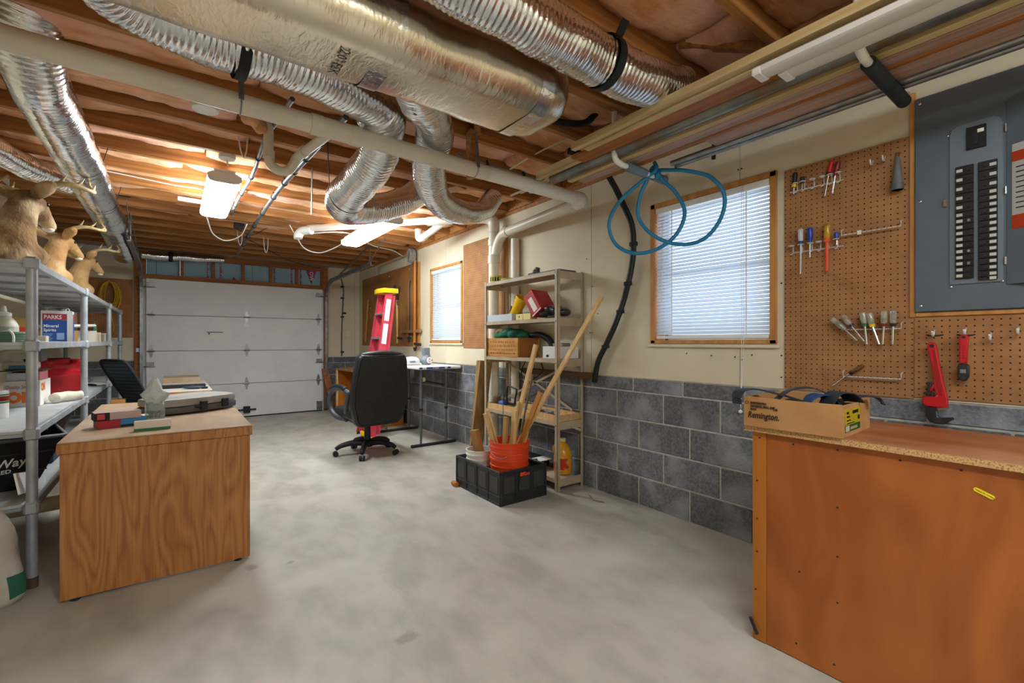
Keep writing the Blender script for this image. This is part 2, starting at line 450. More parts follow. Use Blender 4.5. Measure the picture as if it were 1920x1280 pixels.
for i in range(6):
    a, b = xs[i]+0.021, xs[i+1]-0.021
    mb = MB(); mb.box(a, b, YB+0.05, YB+0.07, 2.141, 2.394); f = mb.build('foam_panel', M_foam, wall_back, sharp=None)
    if i in (0, 3):
        mb = MB(); mb.box(a+0.11, a+0.114, YB+0.0492, YB+0.0502, 2.142, 2.393); mb.build('joint', M_dark, f, sharp=None)
    pr = {1: (0.86,), 2: (0.22,), 4: (0.12, 0.86), 5: (0.14,)}.get(i, ())
    for t in pr:
        x = a + (b-a)*t; mb = MB(); z = 2.15
        while z < 2.38:
            h = random.uniform(0.012, 0.024); mb.box(x-0.016, x+random.uniform(-0.004, 0.016), YB+0.0492, YB+0.0502, z, z+h); z += h + 0.007
        mb.build('print_strip', M_purple, f, sharp=None)
    if i == 2:
        c = a + 0.72*(b-a); mb = MB(); mb.prism([(c-0.03, 2.142), (c+0.03, 2.142), (c, 2.20)], 0, 0.001, Matrix.Translation((0, YB+0.0498, 0)) @ Matrix.Rotation(PI/2, 4, 'X'))
        mb.build('print_triangle', M_purple, f, sharp=None)
    if i == 5:
        c = a + 0.6*(b-a); mb = MB(); mb.prism([(c-0.085, 2.393), (c, 2.16), (c+0.085, 2.393)], 0, 0.001, Matrix.Translation((0, YB+0.0498, 0)) @ Matrix.Rotation(PI/2, 4, 'X'))
        mb.build('print_triangle', M_purple, f, sharp=None)
        text('OW', 0.085, M_whiteink, f, (c-0.024, YB+0.0485, 2.378), FACE_NY, rot=-PI/2, bold=0.002)

# left and rear walls (mostly out of the picture)
mb = MB(); mb.box(XL-0.16, XL, YR-0.2, YB, 0, 2.9)
wall_left = mb.build('wall_left', M_panel, sharp=None, kind='structure', label='cream side wall behind the long shelving rack')
mb = MB(); mb.box(XL, XL+0.012, YR, YB, 2.40, ZJ); mb.build('top_plate', M_joist, wall_left)
mb = MB(); mb.box(XL-0.2, XW+0.2, YR-0.16, YR, 0, 2.9)
mb.build('wall_rear', M_panel, sharp=None, kind='structure', label='plain cream wall behind the camera')

# ceiling: subfloor, joists, insulation
mb = MB(); mb.box(XL-0.2, XW+0.2, YR-0.2, YB+0.2, ZS, ZS+0.05)
ceiling = mb.build('ceiling', M_sub, sharp=None, kind='structure', label='open joist ceiling with pink insulation between the joists')
mb = MB(); mb.box(XL, XW+0.009, 0, 0.038, ZJ, ZS); jm = mb.build('joist', M_joist, bevel=0.002); jdata = jm.data; bpy.data.objects.remove(jm)
JY = [1.30 + 0.397*k for k in range(-9, 18)]
for y in JY:
    o = bpy.data.objects.new('joist', jdata); COL.objects.link(o); o.parent = ceiling; o.location = (0, y, 0)
mb = MB(); mb.box(XW-0.02, XW+0.009, YR, YB, ZJ, ZS); mb.build('rim_board', M_joist, ceiling)
rb = random.Random(3)
for k, y in enumerate(JY[4:21]):
    x = XL + 0.05
    while x < XW - 0.1:
        w = rb.uniform(1.0, 1.7); x1 = min(x + w, XW - 0.05)
        if XW - 0.05 - x1 < 0.3: x1 = XW - 0.05
        nx, ny = max(6, int((x1-x)/0.035)), 9
        base = rb.uniform(0.045, 0.085); sag = rb.uniform(0.0, 0.02); off = rb.uniform(0, 50)
        mb = MB(); vs = []
        for i in range(nx+1):
            for j in range(ny+1):
                u, v = i/nx, j/ny
                px = x + 0.004 + (x1-x-0.008)*u; py = 0.041 + (0.397-0.044)*v
                e = min(1, 14*min(u, 1-u)) * min(1, 0.45+3*min(v, 1-v))
                h = ZJ + base + 0.03*(1-e) - sag*e*(0.6+0.7*math.sin(PI*v)) \
                    + 0.030*nz3((px*0.6+off, py+y*3, off), 4.5) + 0.012*nz3((px, py+y, off), 13)
                h += 0.02*max(0, nz3((px*0.7+off, y, 3.3), 2.2))
                vs.append((px, py, min(h, ZS-0.01)))
        fs = [(i*(ny+1)+j, i*(ny+1)+j+1, (i+1)*(ny+1)+j+1, (i+1)*(ny+1)+j) for i in range(nx) for j in range(ny)]
        # top sheet closes the batt
        o0 = len(vs); top = [(p[0], p[1], ZS-0.002) for p in vs]
        fs2 = [(a+o0, d+o0, c+o0, b+o0) for (a, b, c, d) in fs]
        rim = [i*(ny+1) for i in range(nx+1)] + [nx*(ny+1)+j for j in range(1, ny+1)] + [i*(ny+1)+ny for i in range(nx-1, -1, -1)] + [j for j in range(ny-1, 0, -1)]
        fs3 = [(rim[i], rim[(i+1) % len(rim)], rim[(i+1) % len(rim)]+o0, rim[i]+o0) for i in range(len(rim))]
        mb.add(vs+top, fs+fs2+fs3)
        o = mb.build('insulation_batt', M_batt, ceiling, sharp=180); o.location = (0, y, 0)
        x = x1
# loose tufts hanging out of the batts
for (x, y, z, r) in ((0.36, 2.98, 2.46, 0.045), (0.39, 2.96, 2.41, 0.03)):
    mb = MB()
    for q in range(5): mb.sphere((x+rb.uniform(-r, r), y+rb.uniform(-r, r)*0.6, z+rb.uniform(-r, r*0.8)), (r*0.8, r*0.6, r*0.9))
    fuse(mb, 'insulation_tuft', M_batt, ceiling, 0.014, 2)
# blocking, the hung block and diagonal bridging
for (p0, p1, w, h) in (((1.50, 2.455, 2.20), (1.50, 2.455, 2.50), 0.06, 0.04), ((1.55, 2.46, 2.49), (1.42, 2.30, 2.66), 0.03, 0.04),
                       ((1.95, 3.34, 2.49), (1.86, 3.64, 2.50), 0.035, 0.12), ((1.40, 4.1, 2.5), (1.40, 4.42, 2.5), 0.04, 0.14),
                       ((2.15, 0.95, 2.49), (1.95, 1.28, 2.6), 0.035, 0.05), ((2.3, 1.74, 2.55), (2.3, 2.08, 2.55), 0.04, 0.2)):
    mb = MB(); mb.bar(p0, p1, w, h, (1, 0, 0)); mb.build('wood_blocking', M_joist, ceiling, bevel=0.002)

# ------------------------------------------------------------------ windows and blinds
M_glass = mat('window_glass', 'FFFFFF', rough=0.02, trans=1.0, ior=1.1)
def blind_mat():
    m = bpy.data.materials.new('white_blind_slat'); m.use_nodes = True
    nt = m.node_tree; N = nt.nodes; L = nt.links; b = N['Principled BSDF']
    b.inputs['Base Color'].default_value = (0.60, 0.65, 0.70, 1); b.inputs['Roughness'].default_value = 0.4
    t = N.new('ShaderNodeBsdfTranslucent'); t.inputs[0].default_value = (0.70, 0.82, 0.98, 1)
    mx = N.new('ShaderNodeMixShader'); mx.inputs[0].default_value = 0.28
    L.new(b.outputs[0], mx.inputs[1]); L.new(t.outputs[0], mx.inputs[2]); L.new(mx.outputs[0], N['Material Output'].inputs[0])
    return m
M_slat = blind_mat()
for n, (y0, y1, z0, z1) in enumerate(WINS):
    w = struct('window_%d' % (n+1), ('white-blinded window with narrow honey-wood casing beside the pegboard', 'smaller window with honey-wood casing beyond the metal shelf unit')[n])
    w.location = (XW, (y0+y1)/2, z0)
    for (a, b, c, d) in ((y0-0.002, y0+0.035, z0, z1), (y1-0.035, y1+0.002, z0, z1), (y0, y1, z1-0.03, z1+0.002), (y0, y1, z0-0.002, z0+0.022)):
        mb = MB(); mb.box(XW-0.012, XW+0.10, a, b, c, d); mb.build('casing', M_trimwood, w, bevel=0.002, world=True)
    zc = (z0+z1)/2
    for (a, b, c, d, x) in ((y0+0.035, y1-0.035, z0+0.022, z0+0.06, 0.10), (y0+0.035, y1-0.035, zc-0.02, zc+0.02, 0.10), (y0+0.035, y1-0.035, z1-0.065, z1-0.03, 0.10),
                            (y0+0.035, y0+0.07, z0+0.02, z1-0.03, 0.10), (y1-0.07, y1-0.035, z0+0.02, z1-0.03, 0.10)):
        mb = MB(); mb.box(XW+x, XW+x+0.035, a, b, c, d); mb.build('sash', M_white, w, bevel=0.002, world=True)
    for c, d in ((z0+0.06, zc-0.02), (zc+0.02, z1-0.065)):
        mb = MB(); mb.box(XW+0.115, XW+0.119, y0+0.07, y1-0.07, c, d); mb.build('pane', M_glass, w, sharp=None, world=True)
    mb = MB(); mb.box(XW-0.02, XW+0.03, y0-0.02, y1+0.02, z0-0.024, z0-0.004); mb.build('sill', M_panel, w, bevel=0.002, world=True)
    bl = thing('venetian_blind', ('closed white slatted blind with pull cord in the large near window', 'closed white slatted blind in the smaller window past the shelf unit')[n], 'blind', (XW-0.01, (y0+y1)/2, z0+0.03), group='venetian blinds')
    wy = (y1-y0)-0.078
    mb = MB(); mb.box(0.0, 0.035, -wy/2, wy/2, z1-0.07-z0-0.03, z1-0.032-z0-0.03); mb.build('headrail', M_white, bl, bevel=0.003)
    mb = MB(); mb.box(0.004, 0.03, -wy/2, wy/2, 0.0, 0.022); mb.build('bottom_rail', M_white, bl, bevel=0.004)
    mb = MB(); ang = math.radians(56); vs = []; fs = []; sw = 0.0265
    for e in (-1, 1):
        for q in range(5):
            t = (q-2)/2; vs.append((0.017 + t*sw/2*math.cos(ang) , e*wy/2, t*sw/2*math.sin(ang)*1.0 + 0))
            vs[-1] = (vs[-1][0] + 0.0028*(1-t*t)*math.sin(ang), vs[-1][1], vs[-1][2] - 0.0028*(1-t*t)*math.cos(ang))
    fs = [(q, q+1, q+6, q+5) for q in range(4)]
    mb.add(vs, fs); sl = mb.build('slat', M_slat, bl, sharp=180)
    ztop = z1-z0-0.11; pitch = 0.0225; z = 0.04; sl.location = (0, 0, z)
    while z + pitch < ztop + 0.01:
        z += pitch; copy_obj(sl, 'slat', (0, 0, z), bl)
    for t in (-0.33, 0.33):
        mb = MB(); mb.box(0.002, 0.004, wy*t-0.003, wy*t+0.003, 0.02, ztop+0.02); mb.build('ladder_tape', M_white, bl, sharp=None)
    if n == 0:
        mb = MB(); yy = -wy*0.30
        mb.tube(catmull([(-0.004, yy, 0.93-0.03), (-0.006, yy+0.002, 0.4), (-0.006, yy, 0.0), (-0.006, yy+0.006, -0.42)]), 0.0016, 6)
        mb.tube(catmull([(-0.004, yy-0.012, 0.93-0.03), (-0.006, yy-0.012, 0.4), (-0.006, yy-0.013, 0.0), (-0.006, yy+0.006, -0.42)]), 0.0016, 6)
        mb.build('pull_cord', M_white, bl)
        mb = MB(); mb.sphere((-0.006, yy+0.006, -0.43), 0.011); mb.build('cord_knob', M_white, bl, sharp=180)
        mb = MB(); mb.cyl((-0.004, wy*0.42, 0.80), (-0.006, wy*0.425, 0.25), 0.003, n=8); mb.build('tilt_wand', M_white, bl)

# ------------------------------------------------------------------ garage door
M_door = mat('white_door_steel', 'E6E6E5', 'DEDEDE', rough=0.5, scale=3)
door = struct('door_1', 'white four-section overhead garage door seen from inside')
door.location = (0.87, YB-0.02, 0)
DZ = [0.015, 0.53, 1.045, 1.56, 2.075]
for i in range(4):
    mb = MB(); mb.box(-0.31, 2.05, YB-0.06, YB-0.012, DZ[i]+0.003, DZ[i+1]-0.003); mb.build('section', M_door, door, bevel=0.004, world=True)
mb = MB(); mb.box(-0.349, 2.079, YB-0.011, YB+0.006, 0.0, 2.12); mb.build('light_leak_backing', M_door, door, sharp=None, world=True)  # unseen sheet added behind the sections to block daylight through seams and edges
mb = MB(); mb.box(-0.31, 2.05, YB-0.055, YB-0.015, 0.0, 0.018); mb.build('bottom_seal', M_dark, door, world=True)
DF = YB - 0.06
def hinge(x, z):
    M = Matrix.Translation((x, DF, z)) @ Matrix.Rotation(PI/2, 4, 'X')
    mb = MB(); mb.prism([(-0.032, 0.0), (0.032, 0.0), (0.008, 0.095), (-0.008, 0.095)], 0, 0.004, M)
    mb.prism([(0.032, 0.0), (-0.032, 0.0), (-0.008, -0.095), (0.008, -0.095)], 0, 0.004, M)
    mb.cyl((x-0.045, DF-0.012, z), (x+0.045, DF-0.012, z), 0.011, n=8)
    mb.build('hinge', M_steel, door, world=True)
for z in DZ[1:4]:
    for x in (-0.255, 0.92, 1.985): hinge(x, z)
for x, s in ((-0.265, -1), (1.995, 1)):
    for z in (1.98, 0.86):
        mb = MB(); mb.box(x-0.045, x+0.045, DF-0.016, DF, z-0.03, z+0.03); mb.cyl((x-s*0.06, DF-0.02, z-0.03), (x+s*0.07, DF-0.02, z-0.03), 0.008, n=8)
        mb.build('roller_bracket', M_steel, door, bevel=0.002, world=True)
    mb = MB(); mb.box(x-0.04, x+0.05, DF-0.02, DF, 0.03, 0.17); mb.build('corner_bracket', M_steel, door, bevel=0.002, world=True)
mb = MB(); mb.cyl((0.80, DF-0.03, 0.12), (1.05, DF-0.03, 0.12), 0.012, n=8); mb.box(0.875, 0.965, DF-0.05, DF, 0.07, 0.17)
mb.build('lift_handle', M_dark, door, bevel=0.003, world=True)
mb = MB(); mb.box(0.88, 0.96, DF-0.003, DF, 1.42, 1.46); mb.box(0.885, 0.955, DF-0.0035, DF, 1.425, 1.43); mb.build('small_plate', M_steel, door, world=True)
mb = MB(); mb.box(0.40, 0.61, DF-0.0012, DF, 1.22, 1.33); mb.build('sticker', M_paper, door, sharp=None, world=True)
mb = MB(); mb.box(0.40, 0.61, DF-0.0018, DF-0.001, 1.318, 1.328); mb.prism([(0.415, 1.31), (0.43, 1.28), (0.445, 1.31)], 0, 0.0008, Matrix.Translation((0, DF-0.001, 0)) @ Matrix.Rotation(PI/2, 4, 'X'))
mb.build('sticker_print', M_ink, door, sharp=None, world=True)

def track(x, label, side):
    t = thing('garage_door_track', label, 'door track', (x, YB-0.05, 0), group='garage door tracks')
    path = [(x, YB-0.055, 0.03), (x, YB-0.055, 1.0), (x, YB-0.055, 1.86)]
    for k in range(1, 7):
        a = PI/2*k/6; path.append((x, YB-0.055-0.34*(1-math.cos(a)), 1.86+0.34*math.sin(a)))
    path += [(x, 6.9, 2.205), (x, 5.95, 2.215)]
    mb = MB()
    for dx, w, h in ((0.0, 0.006, 0.055), (0.018*side, 0.03, 0.006)):
        for a, b in zip(path, path[1:]):
            d = (Vector(b)-Vector(a)).normalized(); nrm = Vector((1, 0, 0)).cross(d)
            off = nrm * (0.026 if w > 0.01 else 0)
            mb.bar(Vector(a)+Vector((dx, 0, 0))+off, Vector(b)+Vector((dx, 0, 0))+off, w, h, nrm)
    mb.build('rail', M_steel, t, world=True)
    mb = MB(); mb.bar((x, 6.0, 2.20), (x, 6.0, ZJ-0.005), 0.035, 0.004, (1, 0, 0)); mb.build('hanger', M_steel, t, world=True)
    mb = MB(); mb.bar((x, 6.02, 2.46), (x, 7.95, 2.13), 0.03, 0.004, (1, 0, 0)); mb.build('diagonal_brace', M_steel, t, world=True)
    mb = MB(); mb.bar((x, 6.0, 2.23), (x+0.0, 5.45, 2.465), 0.025, 0.004, (1, 0, 0)); mb.build('diagonal_brace', M_steel, t, world=True)
    return t
track(-0.345, 'steel door track on the shelving-rack side of the garage door', -1)
track(2.095, 'steel door track on the ladder side of the garage door', 1)
# ================================================================== OVERHEAD
M_foil = foil_mat('crinkled_foil', 'F4F8FC', 'E2E5E8', 34, (1, 1, 1), rough=0.18, bump=0.35, dist=0.006)
M_foilg = foil_mat('warm_smooth_foil', 'EEE6D6', 'DCD0B6', 55, (1, 0.35, 0.35), rough=0.27, bump=0.45, dist=0.005)
M_strap = mat('black_strap', '151618', rough=0.6)
M_lamp = mat('fluorescent_diffuser', (0.84, 0.95, 1.0), rough=0.5, emit=TUBE_POWER)
M_fixture = mat('white_fixture', 'DCDCDA', rough=0.5)

def flex(path, r, name='flex_duct', sq=1.0, seed=0, parent=None, rib=0.06, m=None, n=28):
    pts = catmull(path, 10)
    # resample to even steps
    out = [pts[0]]; step = 0.0055
    for p in pts[1:]:
        while (p - out[-1]).length > step:
            out.append(out[-1] + (p - out[-1]).normalized() * step)
    R = []
    for i, p in enumerate(out):
        rr = r if not callable(r) else r(i/(len(out)-1))
        R.append(rr * (1 + 0.05*nz3(p, 5)))
    mb = MB(); mb.tube(out, R, n, sq=sq)
    for i, v in enumerate(mb.v):
        s_ = (i//n)*step; a_ = (i % n)/n*6.28; w_ = nz3((math.cos(a_)*0.9, math.sin(a_)*0.9, s_*4+seed), 1.0)
        d = rib*0.055*math.sin(2*PI*s_/0.022 + 5*w_)*(0.5+0.9*abs(nz3(v, 9))) + 0.003*nz3(v, 30) + 0.011*nz3(v + Vector((seed, 0, 0)), 7)
        c = out[min(i//n, len(out)-1)]; q = (v - c)
        if q.length > 1e-6: mb.v[i] = v + q.normalized()*d
    return mb.build(name, m or M_foil, parent, sharp=180, world=parent is not None)
def strap_ring(parent, c, d, r, w=0.035, up=True, tail=None):
    d = Vector(d).normalized(); c = Vector(c); mb = MB()
    mb.tube([c - d*w/2, c + d*w/2], [r, r], 24, caps=False); mb.tube([c - d*w/2, c + d*w/2], [r+0.003, r+0.003], 24, caps=False)
    if tail:
        for a, b in tail: mb.bar(a, b, w, 0.004, d.cross(Vector(b)-Vector(a)))
    mb.build('hanging_strap', M_strap, parent, world=True)

# main trunk duct
t = thing('trunk_duct', 'large foil-wrapped trunk duct with a rounded end below the joists', 'duct', (0.4, 1.7, 2.3))
poly = rbox(0.40, 0.265, 0, 0.11, 8)
xs_ = [-1.05 + 0.02*i for i in range(121)] + [1.38, 1.41, 1.44, 1.46, 1.475]
sc_ = [1.0]*121 + [0.99, 0.97, 0.91, 0.80, 0.62]
mb = MB(); vs = []; fs = []; n = len(poly)
for x, s in zip(xs_, sc_):
    for (a, b) in poly:
        p = Vector((x, 1.69 + a*s, 2.322 + b*s + (1-s)*0.03)); d = 0.014*nz3(p, 3) + 0.004*nz3(p, 12)
        q = Vector((0, a, b)).normalized(); vs.append(p + q*d)
fs = [(i*n+k, i*n+(k+1) % n, (i+1)*n+(k+1) % n, (i+1)*n+k) for i in range(len(xs_)-1) for k in range(n)]
fs += [tuple(range(n))[::-1], tuple((len(xs_)-1)*n+k for k in range(n))]
mb.add(vs, fs); trunk = mb.build('wrap', M_foilg, t, sharp=180, world=True)
for sx in (0.62, 1.30):
    mb = MB(); vs = [Vector((sx + dx, 1.69 + a*1.035, 2.322 + b*1.035)) for dx in (-0.035, 0.035) for (a, b) in poly]
    mb.add(vs, [(k, (k+1) % n, n+(k+1) % n, n+k) for k in range(n)])
    mb.build('foil_tape', M_foil, t, sharp=180, world=True)
text('2.0" FSK', 0.05, M_ink, t, (0.46, 1.60, 2.178), Matrix(((0, 1, 0), (1, 0, 0), (0, 0, -1))), name='stamp')

t = thing('flex_duct', 'silver flex duct looping beside the trunk and down past the drain pipe', 'duct', (0.2, 2.1, 2.35), group='silver flex ducts')
flex([(-0.32, 1.80, 2.40), (-0.16, 2.03, 2.38), (0.08, 2.12, 2.36), (0.30, 2.14, 2.37), (0.60, 2.22, 2.385), (0.86, 2.36, 2.388), (0.96, 2.54, 2.375), (0.99, 2.70, 2.30), (0.97, 2.95, 2.22), (0.95, 3.20, 2.165), (1.01, 3.38, 2.15), (1.15, 3.48, 2.18), (1.35, 3.53, 2.25), (1.55, 3.56, 2.35), (1.66, 3.57, 2.44)],
     lambda u: 0.115 if u < 0.25 else (0.108 if u < 0.42 else 0.122), 'duct_sleeve', seed=3, parent=t, sq=0.88)
strap_ring(t, (0.22, 2.14, 2.365), (1, 0.1, 0), 0.118, 0.04, tail=[((0.22, 2.02, 2.40), (0.22, 2.02, 2.47))])
strap_ring(t, (0.953, 3.16, 2.172), (-0.05, 1, -0.2), 0.127, 0.006, tail=[((0.83, 3.15, 2.20), (0.80, 3.08, 2.47)), ((1.075, 3.16, 2.20), (1.20, 3.08, 2.47))])
t = thing('flex_duct', 'silver flex duct slanting from under the trunk toward the shelf-unit wall', 'duct', (1.2, 2.4, 2.35), group='silver flex ducts')
flex([(0.80, 1.84, 2.36), (0.92, 1.99, 2.35), (1.08, 2.18, 2.375), (1.22, 2.40, 2.388), (1.29, 2.60, 2.32), (1.40, 2.80, 2.22), (1.60, 2.98, 2.17), (1.86, 3.12, 2.19), (2.08, 3.22, 2.28), (2.22, 3.27, 2.42)], lambda u: 0.107 - 0.01*u, 'duct_sleeve', seed=9, parent=t, sq=0.84)
t = thing('flex_duct', 'silver flex duct with black strap running close to the first joists', 'duct', (1.3, 1.3, 2.35), group='silver flex ducts')
flex([(0.30, 1.34, 2.40), (0.65, 1.32, 2.37), (1.0, 1.30, 2.35), (1.35, 1.315, 2.35), (1.65, 1.31, 2.355), (1.86, 1.31, 2.375), (1.99, 1.31, 2.42)], 0.098, 'duct_sleeve', seed=21, parent=t)
strap_ring(t, (1.46, 1.313, 2.352), (1, 0, 0), 0.104, 0.04, tail=[((1.46, 1.24, 2.42), (1.46, 1.20, 2.47))])
t = thing('flex_duct', 'long silver flex duct running above the shelving rack to the garage door', 'duct', (-0.5, 3.4, 2.3), group='silver flex ducts')
flex([(-0.50, 2.70, 2.78), (-0.505, 2.74, 2.62), (-0.51, 2.86, 2.46), (-0.50, 3.05, 2.365), (-0.49, 3.5, 2.35), (-0.49, 4.2, 2.345), (-0.49, 5.0, 2.34), (-0.48, 5.8, 2.33), (-0.48, 6.5, 2.30), (-0.49, 7.0, 2.28), (-0.50, 7.5, 2.28)], 0.118, 'duct_sleeve', seed=5, parent=t, rib=0.035)
for y in (4.05, 5.0, 5.95): strap_ring(t, (-0.49, y, 2.345 - 0.006*(y-4)), (0, 1, 0), 0.124, 0.006, tail=[((-0.385, y, 2.33), (-0.35, y, 2.47))])
t = thing('flex_duct', 'silver flex duct branch passing low behind the deer antlers', 'duct', (-0.8, 4.0, 2.2), group='silver flex ducts')
flex([(-0.99, 3.3, 2.385), (-0.98, 3.7, 2.375), (-0.93, 4.1, 2.375), (-0.80, 4.5, 2.375), (-0.63, 4.75, 2.37)], 0.08, 'duct_sleeve', seed=15, parent=t)
t = thing('flex_duct', 'crinkled silver duct lying along the header above the garage door', 'duct', (0.2, 8.1, 2.4), group='silver flex ducts')
flex([(-0.36, 8.06, 2.37), (-0.1, 8.12, 2.385), (0.3, 8.13, 2.40), (0.62, 8.15, 2.415)], lambda u: 0.062 - 0.02*u, 'duct_sleeve', seed=25, parent=t, n=20)
strap_ring(t, (-0.03, 8.125, 2.387), (1, 0, 0), 0.068, 0.05)

# drain pipes
def z_main(x): return 2.275 - 0.045*(x+0.55)/2.99
t = thing('drain_pipe', 'long cream PVC drain pipe crossing under the joists to the white elbow', 'pipe', (1.0, 2.415, 2.25))
mb = MB(); mb.cyl((-1.1, 2.415, z_main(-1.1)), (1.6, 2.415, z_main(1.6)), 0.045, n=24); mb.build('pipe', M_pvc, t, world=True)
mb = MB(); mb.cyl((1.6, 2.415, z_main(1.6)), (2.41, 2.415, z_main(2.41)), 0.045, n=24); mb.build('pipe', M_pvcw, t, world=True)
for x0, x1, r in ((0.545, 0.60, 0.051), (0.60, 0.74, 0.049), (0.74, 0.79, 0.051)):
    mb = MB(); mb.cyl((x0, 2.415, z_main(x0)), (x1, 2.415, z_main(x1)), r, n=24); mb.build('wye_fitting', M_pvc, t, world=True)
mb = MB(); c = Vector((2.41, 2.415, z_main(2.41))); e = [c + Vector((-0.05, 0, 0)), c, c + Vector((0.02, 0.006, -0.001)), c + Vector((0.034, 0.020, -0.002)), c + Vector((0.04, 0.04, -0.003)), c + Vector((0.042, 0.075, -0.004))]
mb.tube(catmull(e, 4), 0.052, 20); mb.build('elbow', M_pvcw, t, world=True)
for x in (0.245, 1.50):
    mb = MB(); z = z_main(x); mb.bar((x, 2.366, z), (x, 2.40, ZJ), 0.022, 0.002, (0, 1, 0))
    mb.tube([(x, 2.415 + 0.048*math.cos(a), z + 0.048*math.sin(a)) for a in [PI + PI*k/10 for k in range(11)]], 0.0035, 6); mb.build('perforated_hanger', M_steel, t, world=True)
# p-trap branch joining the wye
t = thing('trap_pipe', 'cream PVC trap hanging from the joists and joining the long drain', 'pipe', (0.6, 3.0, 2.2))
mb = MB(); mb.tube(catmull([(0.66, 2.44, 2.265), (0.64, 2.62, 2.272), (0.615, 2.86, 2.285)], 5), 0.026, 16); mb.build('pipe', M_pvc, t, world=True)
tr = [(0.612, 2.86, 2.285), (0.605, 2.92, 2.285), (0.59, 2.955, 2.27), (0.575, 2.96, 2.235), (0.55, 2.965, 2.195), (0.51, 2.97, 2.182), (0.47, 2.975, 2.195), (0.448, 2.98, 2.235), (0.445, 2.98, 2.30), (0.445, 2.98, 2.47)]
mb = MB(); mb.tube(catmull(tr, 5), 0.0265, 16); mb.build('trap_bend', M_pvc, t, world=True)
for p, q in (((0.613, 2.84, 2.284), (0.610, 2.885, 2.285)), ((0.445, 2.98, 2.245), (0.445, 2.98, 2.29))):
    mb = MB(); mb.cyl(p, q, 0.032, n=16); mb.build('slip_nut', M_pvc, t, world=True)
# wall run, stack and second stack
t = thing('drain_stack', 'cream PVC stack dropping beside the brown pegboard to the floor', 'pipe', (2.60, 3.80, 0))
mb = MB(); mb.cyl((2.59, 3.80, 0), (2.59, 3.80, 2.30), 0.052, n=22); mb.build('pipe', M_pvc, t, world=True)
for z0, z1 in ((1.96, 2.04), (2.14, 2.20)):
    mb = MB(); mb.cyl((2.59, 3.80, z0), (2.59, 3.80, z1), 0.060, n=22); mb.build('collar', M_pvc, t, world=True)
mb = MB(); mb.tube(catmull([(2.59, 3.80, 2.28), (2.59, 3.80, 2.36), (2.575, 3.815, 2.405), (2.53, 3.865, 2.425), (2.47, 3.93, 2.43)], 6), 0.056, 20); mb.build('elbow', M_pvc, t, world=True)
mb = MB(); mb.cyl((2.48, 3.92, 2.432), (1.20, 5.42, 2.436), 0.036, n=18); mb.build('pipe', M_pvc, t, world=True)
mb = MB(); mb.cyl((2.30, 4.12, 2.428), (2.12, 4.33, 2.426), 0.047, n=18); mb.build('wye_fitting', M_pvc, t, world=True)
mb = MB(); mb.cyl((2.25, 4.18, 2.42), (2.27, 4.74, 2.36), 0.036, n=18); mb.tube(catmull([(2.27, 4.70, 2.363), (2.27, 4.80, 2.355), (2.27, 4.86, 2.38), (2.27, 4.87, 2.47)], 5), 0.042, 18); mb.build('branch', M_pvc, t, world=True)
mb = MB(); mb.tube(catmull([(1.23, 5.39, 2.415), (1.15, 5.48, 2.41), (1.12, 5.52, 2.36), (1.12, 5.52, 2.33)], 5), 0.046, 16); mb.build('elbow', M_pvcw, t, world=True)
for p in ((1.75, 4.776, 2.42),):
    mb = MB(); mb.tube([(p[0]+0.04*math.cos(a), p[1]+0.03*math.cos(a), p[2]+0.042*math.sin(a)) for a in [PI+PI*k/8 for k in range(9)]], 0.004, 6); mb.bar((p[0], p[1], p[2]+0.03), (p[0], p[1], ZJ), 0.02, 0.002, (1, 0, 0)); mb.build('hanger', M_strap, t, world=True)
t = thing('wall_drain_pipe', 'cream PVC pipe sloping along the wall from the white elbow into the stack', 'pipe', (2.5, 3.1, 2.2))
mb = MB(); mb.cyl((2.452, 2.49, 2.222), (2.58, 3.58, 2.235), 0.043, n=22); mb.build('pipe', M_pvc, t, world=True)
mb = MB(); mb.tube(catmull([(2.577, 3.55, 2.235), (2.583, 3.63, 2.225), (2.587, 3.70, 2.18), (2.589, 3.745, 2.11), (2.589, 3.765, 2.05)], 6), 0.046, 20); mb.build('sweep_bend', M_pvc, t, world=True)
MB().cyl((2.457, 2.51, 2.222), (2.462, 2.55, 2.2225), 0.049, n=20).build('coupling', M_pvc, t, world=True); MB().cyl((2.575, 3.53, 2.234), (2.58, 3.58, 2.235), 0.05, n=20).build('coupling', M_pvc, t, world=True)
tag(MB().cyl((2.656, 3.53, 0.0), (2.656, 3.53, 2.17), 0.042, n=22).build('vent_pipe', M_pvc), 'thick cream vertical pipe on the wall behind the metal shelf unit', 'pipe')

# steel conduits under the joists, with clamps
def conduit(pts, r, label, clamps):
    t = thing('steel_conduit', label, 'conduit', pts[0], group='steel conduits under the joists')
    mb = MB(); mb.tube(catmull(pts, 4), r, 12); mb.build('tube', mat('dull_conduit', '8F8F8C', '6F6F6E', rough=0.45, metal=0.7, scale=9), t, world=True)
    P = catmull(pts, 20)
    for c in clamps:
        i = int(c*(len(P)-2)); a, b = P[i], P[i+1]; d = (b-a).normalized()
        mb = MB(); mb.cyl(a - d*0.010, a + d*0.010, r+0.006, n=10); mb.bar(a, a + Vector((0, 0, ZJ - a.z)), 0.012, 0.01, d); mb.build('clamp', M_dark, t, world=True)
conduit([(0.78, 2.62, 2.44), (0.73, 3.4, 2.43), (0.70, 4.2, 2.43), (0.70, 5.4, 2.43), (0.72, 6.6, 2.43), (0.74, 7.6, 2.43)], 0.017, 'thicker steel conduit carrying black clamps between the shop lights', [0.12, 0.2, 0.28, 0.36, 0.45, 0.55, 0.65, 0.75, 0.85])
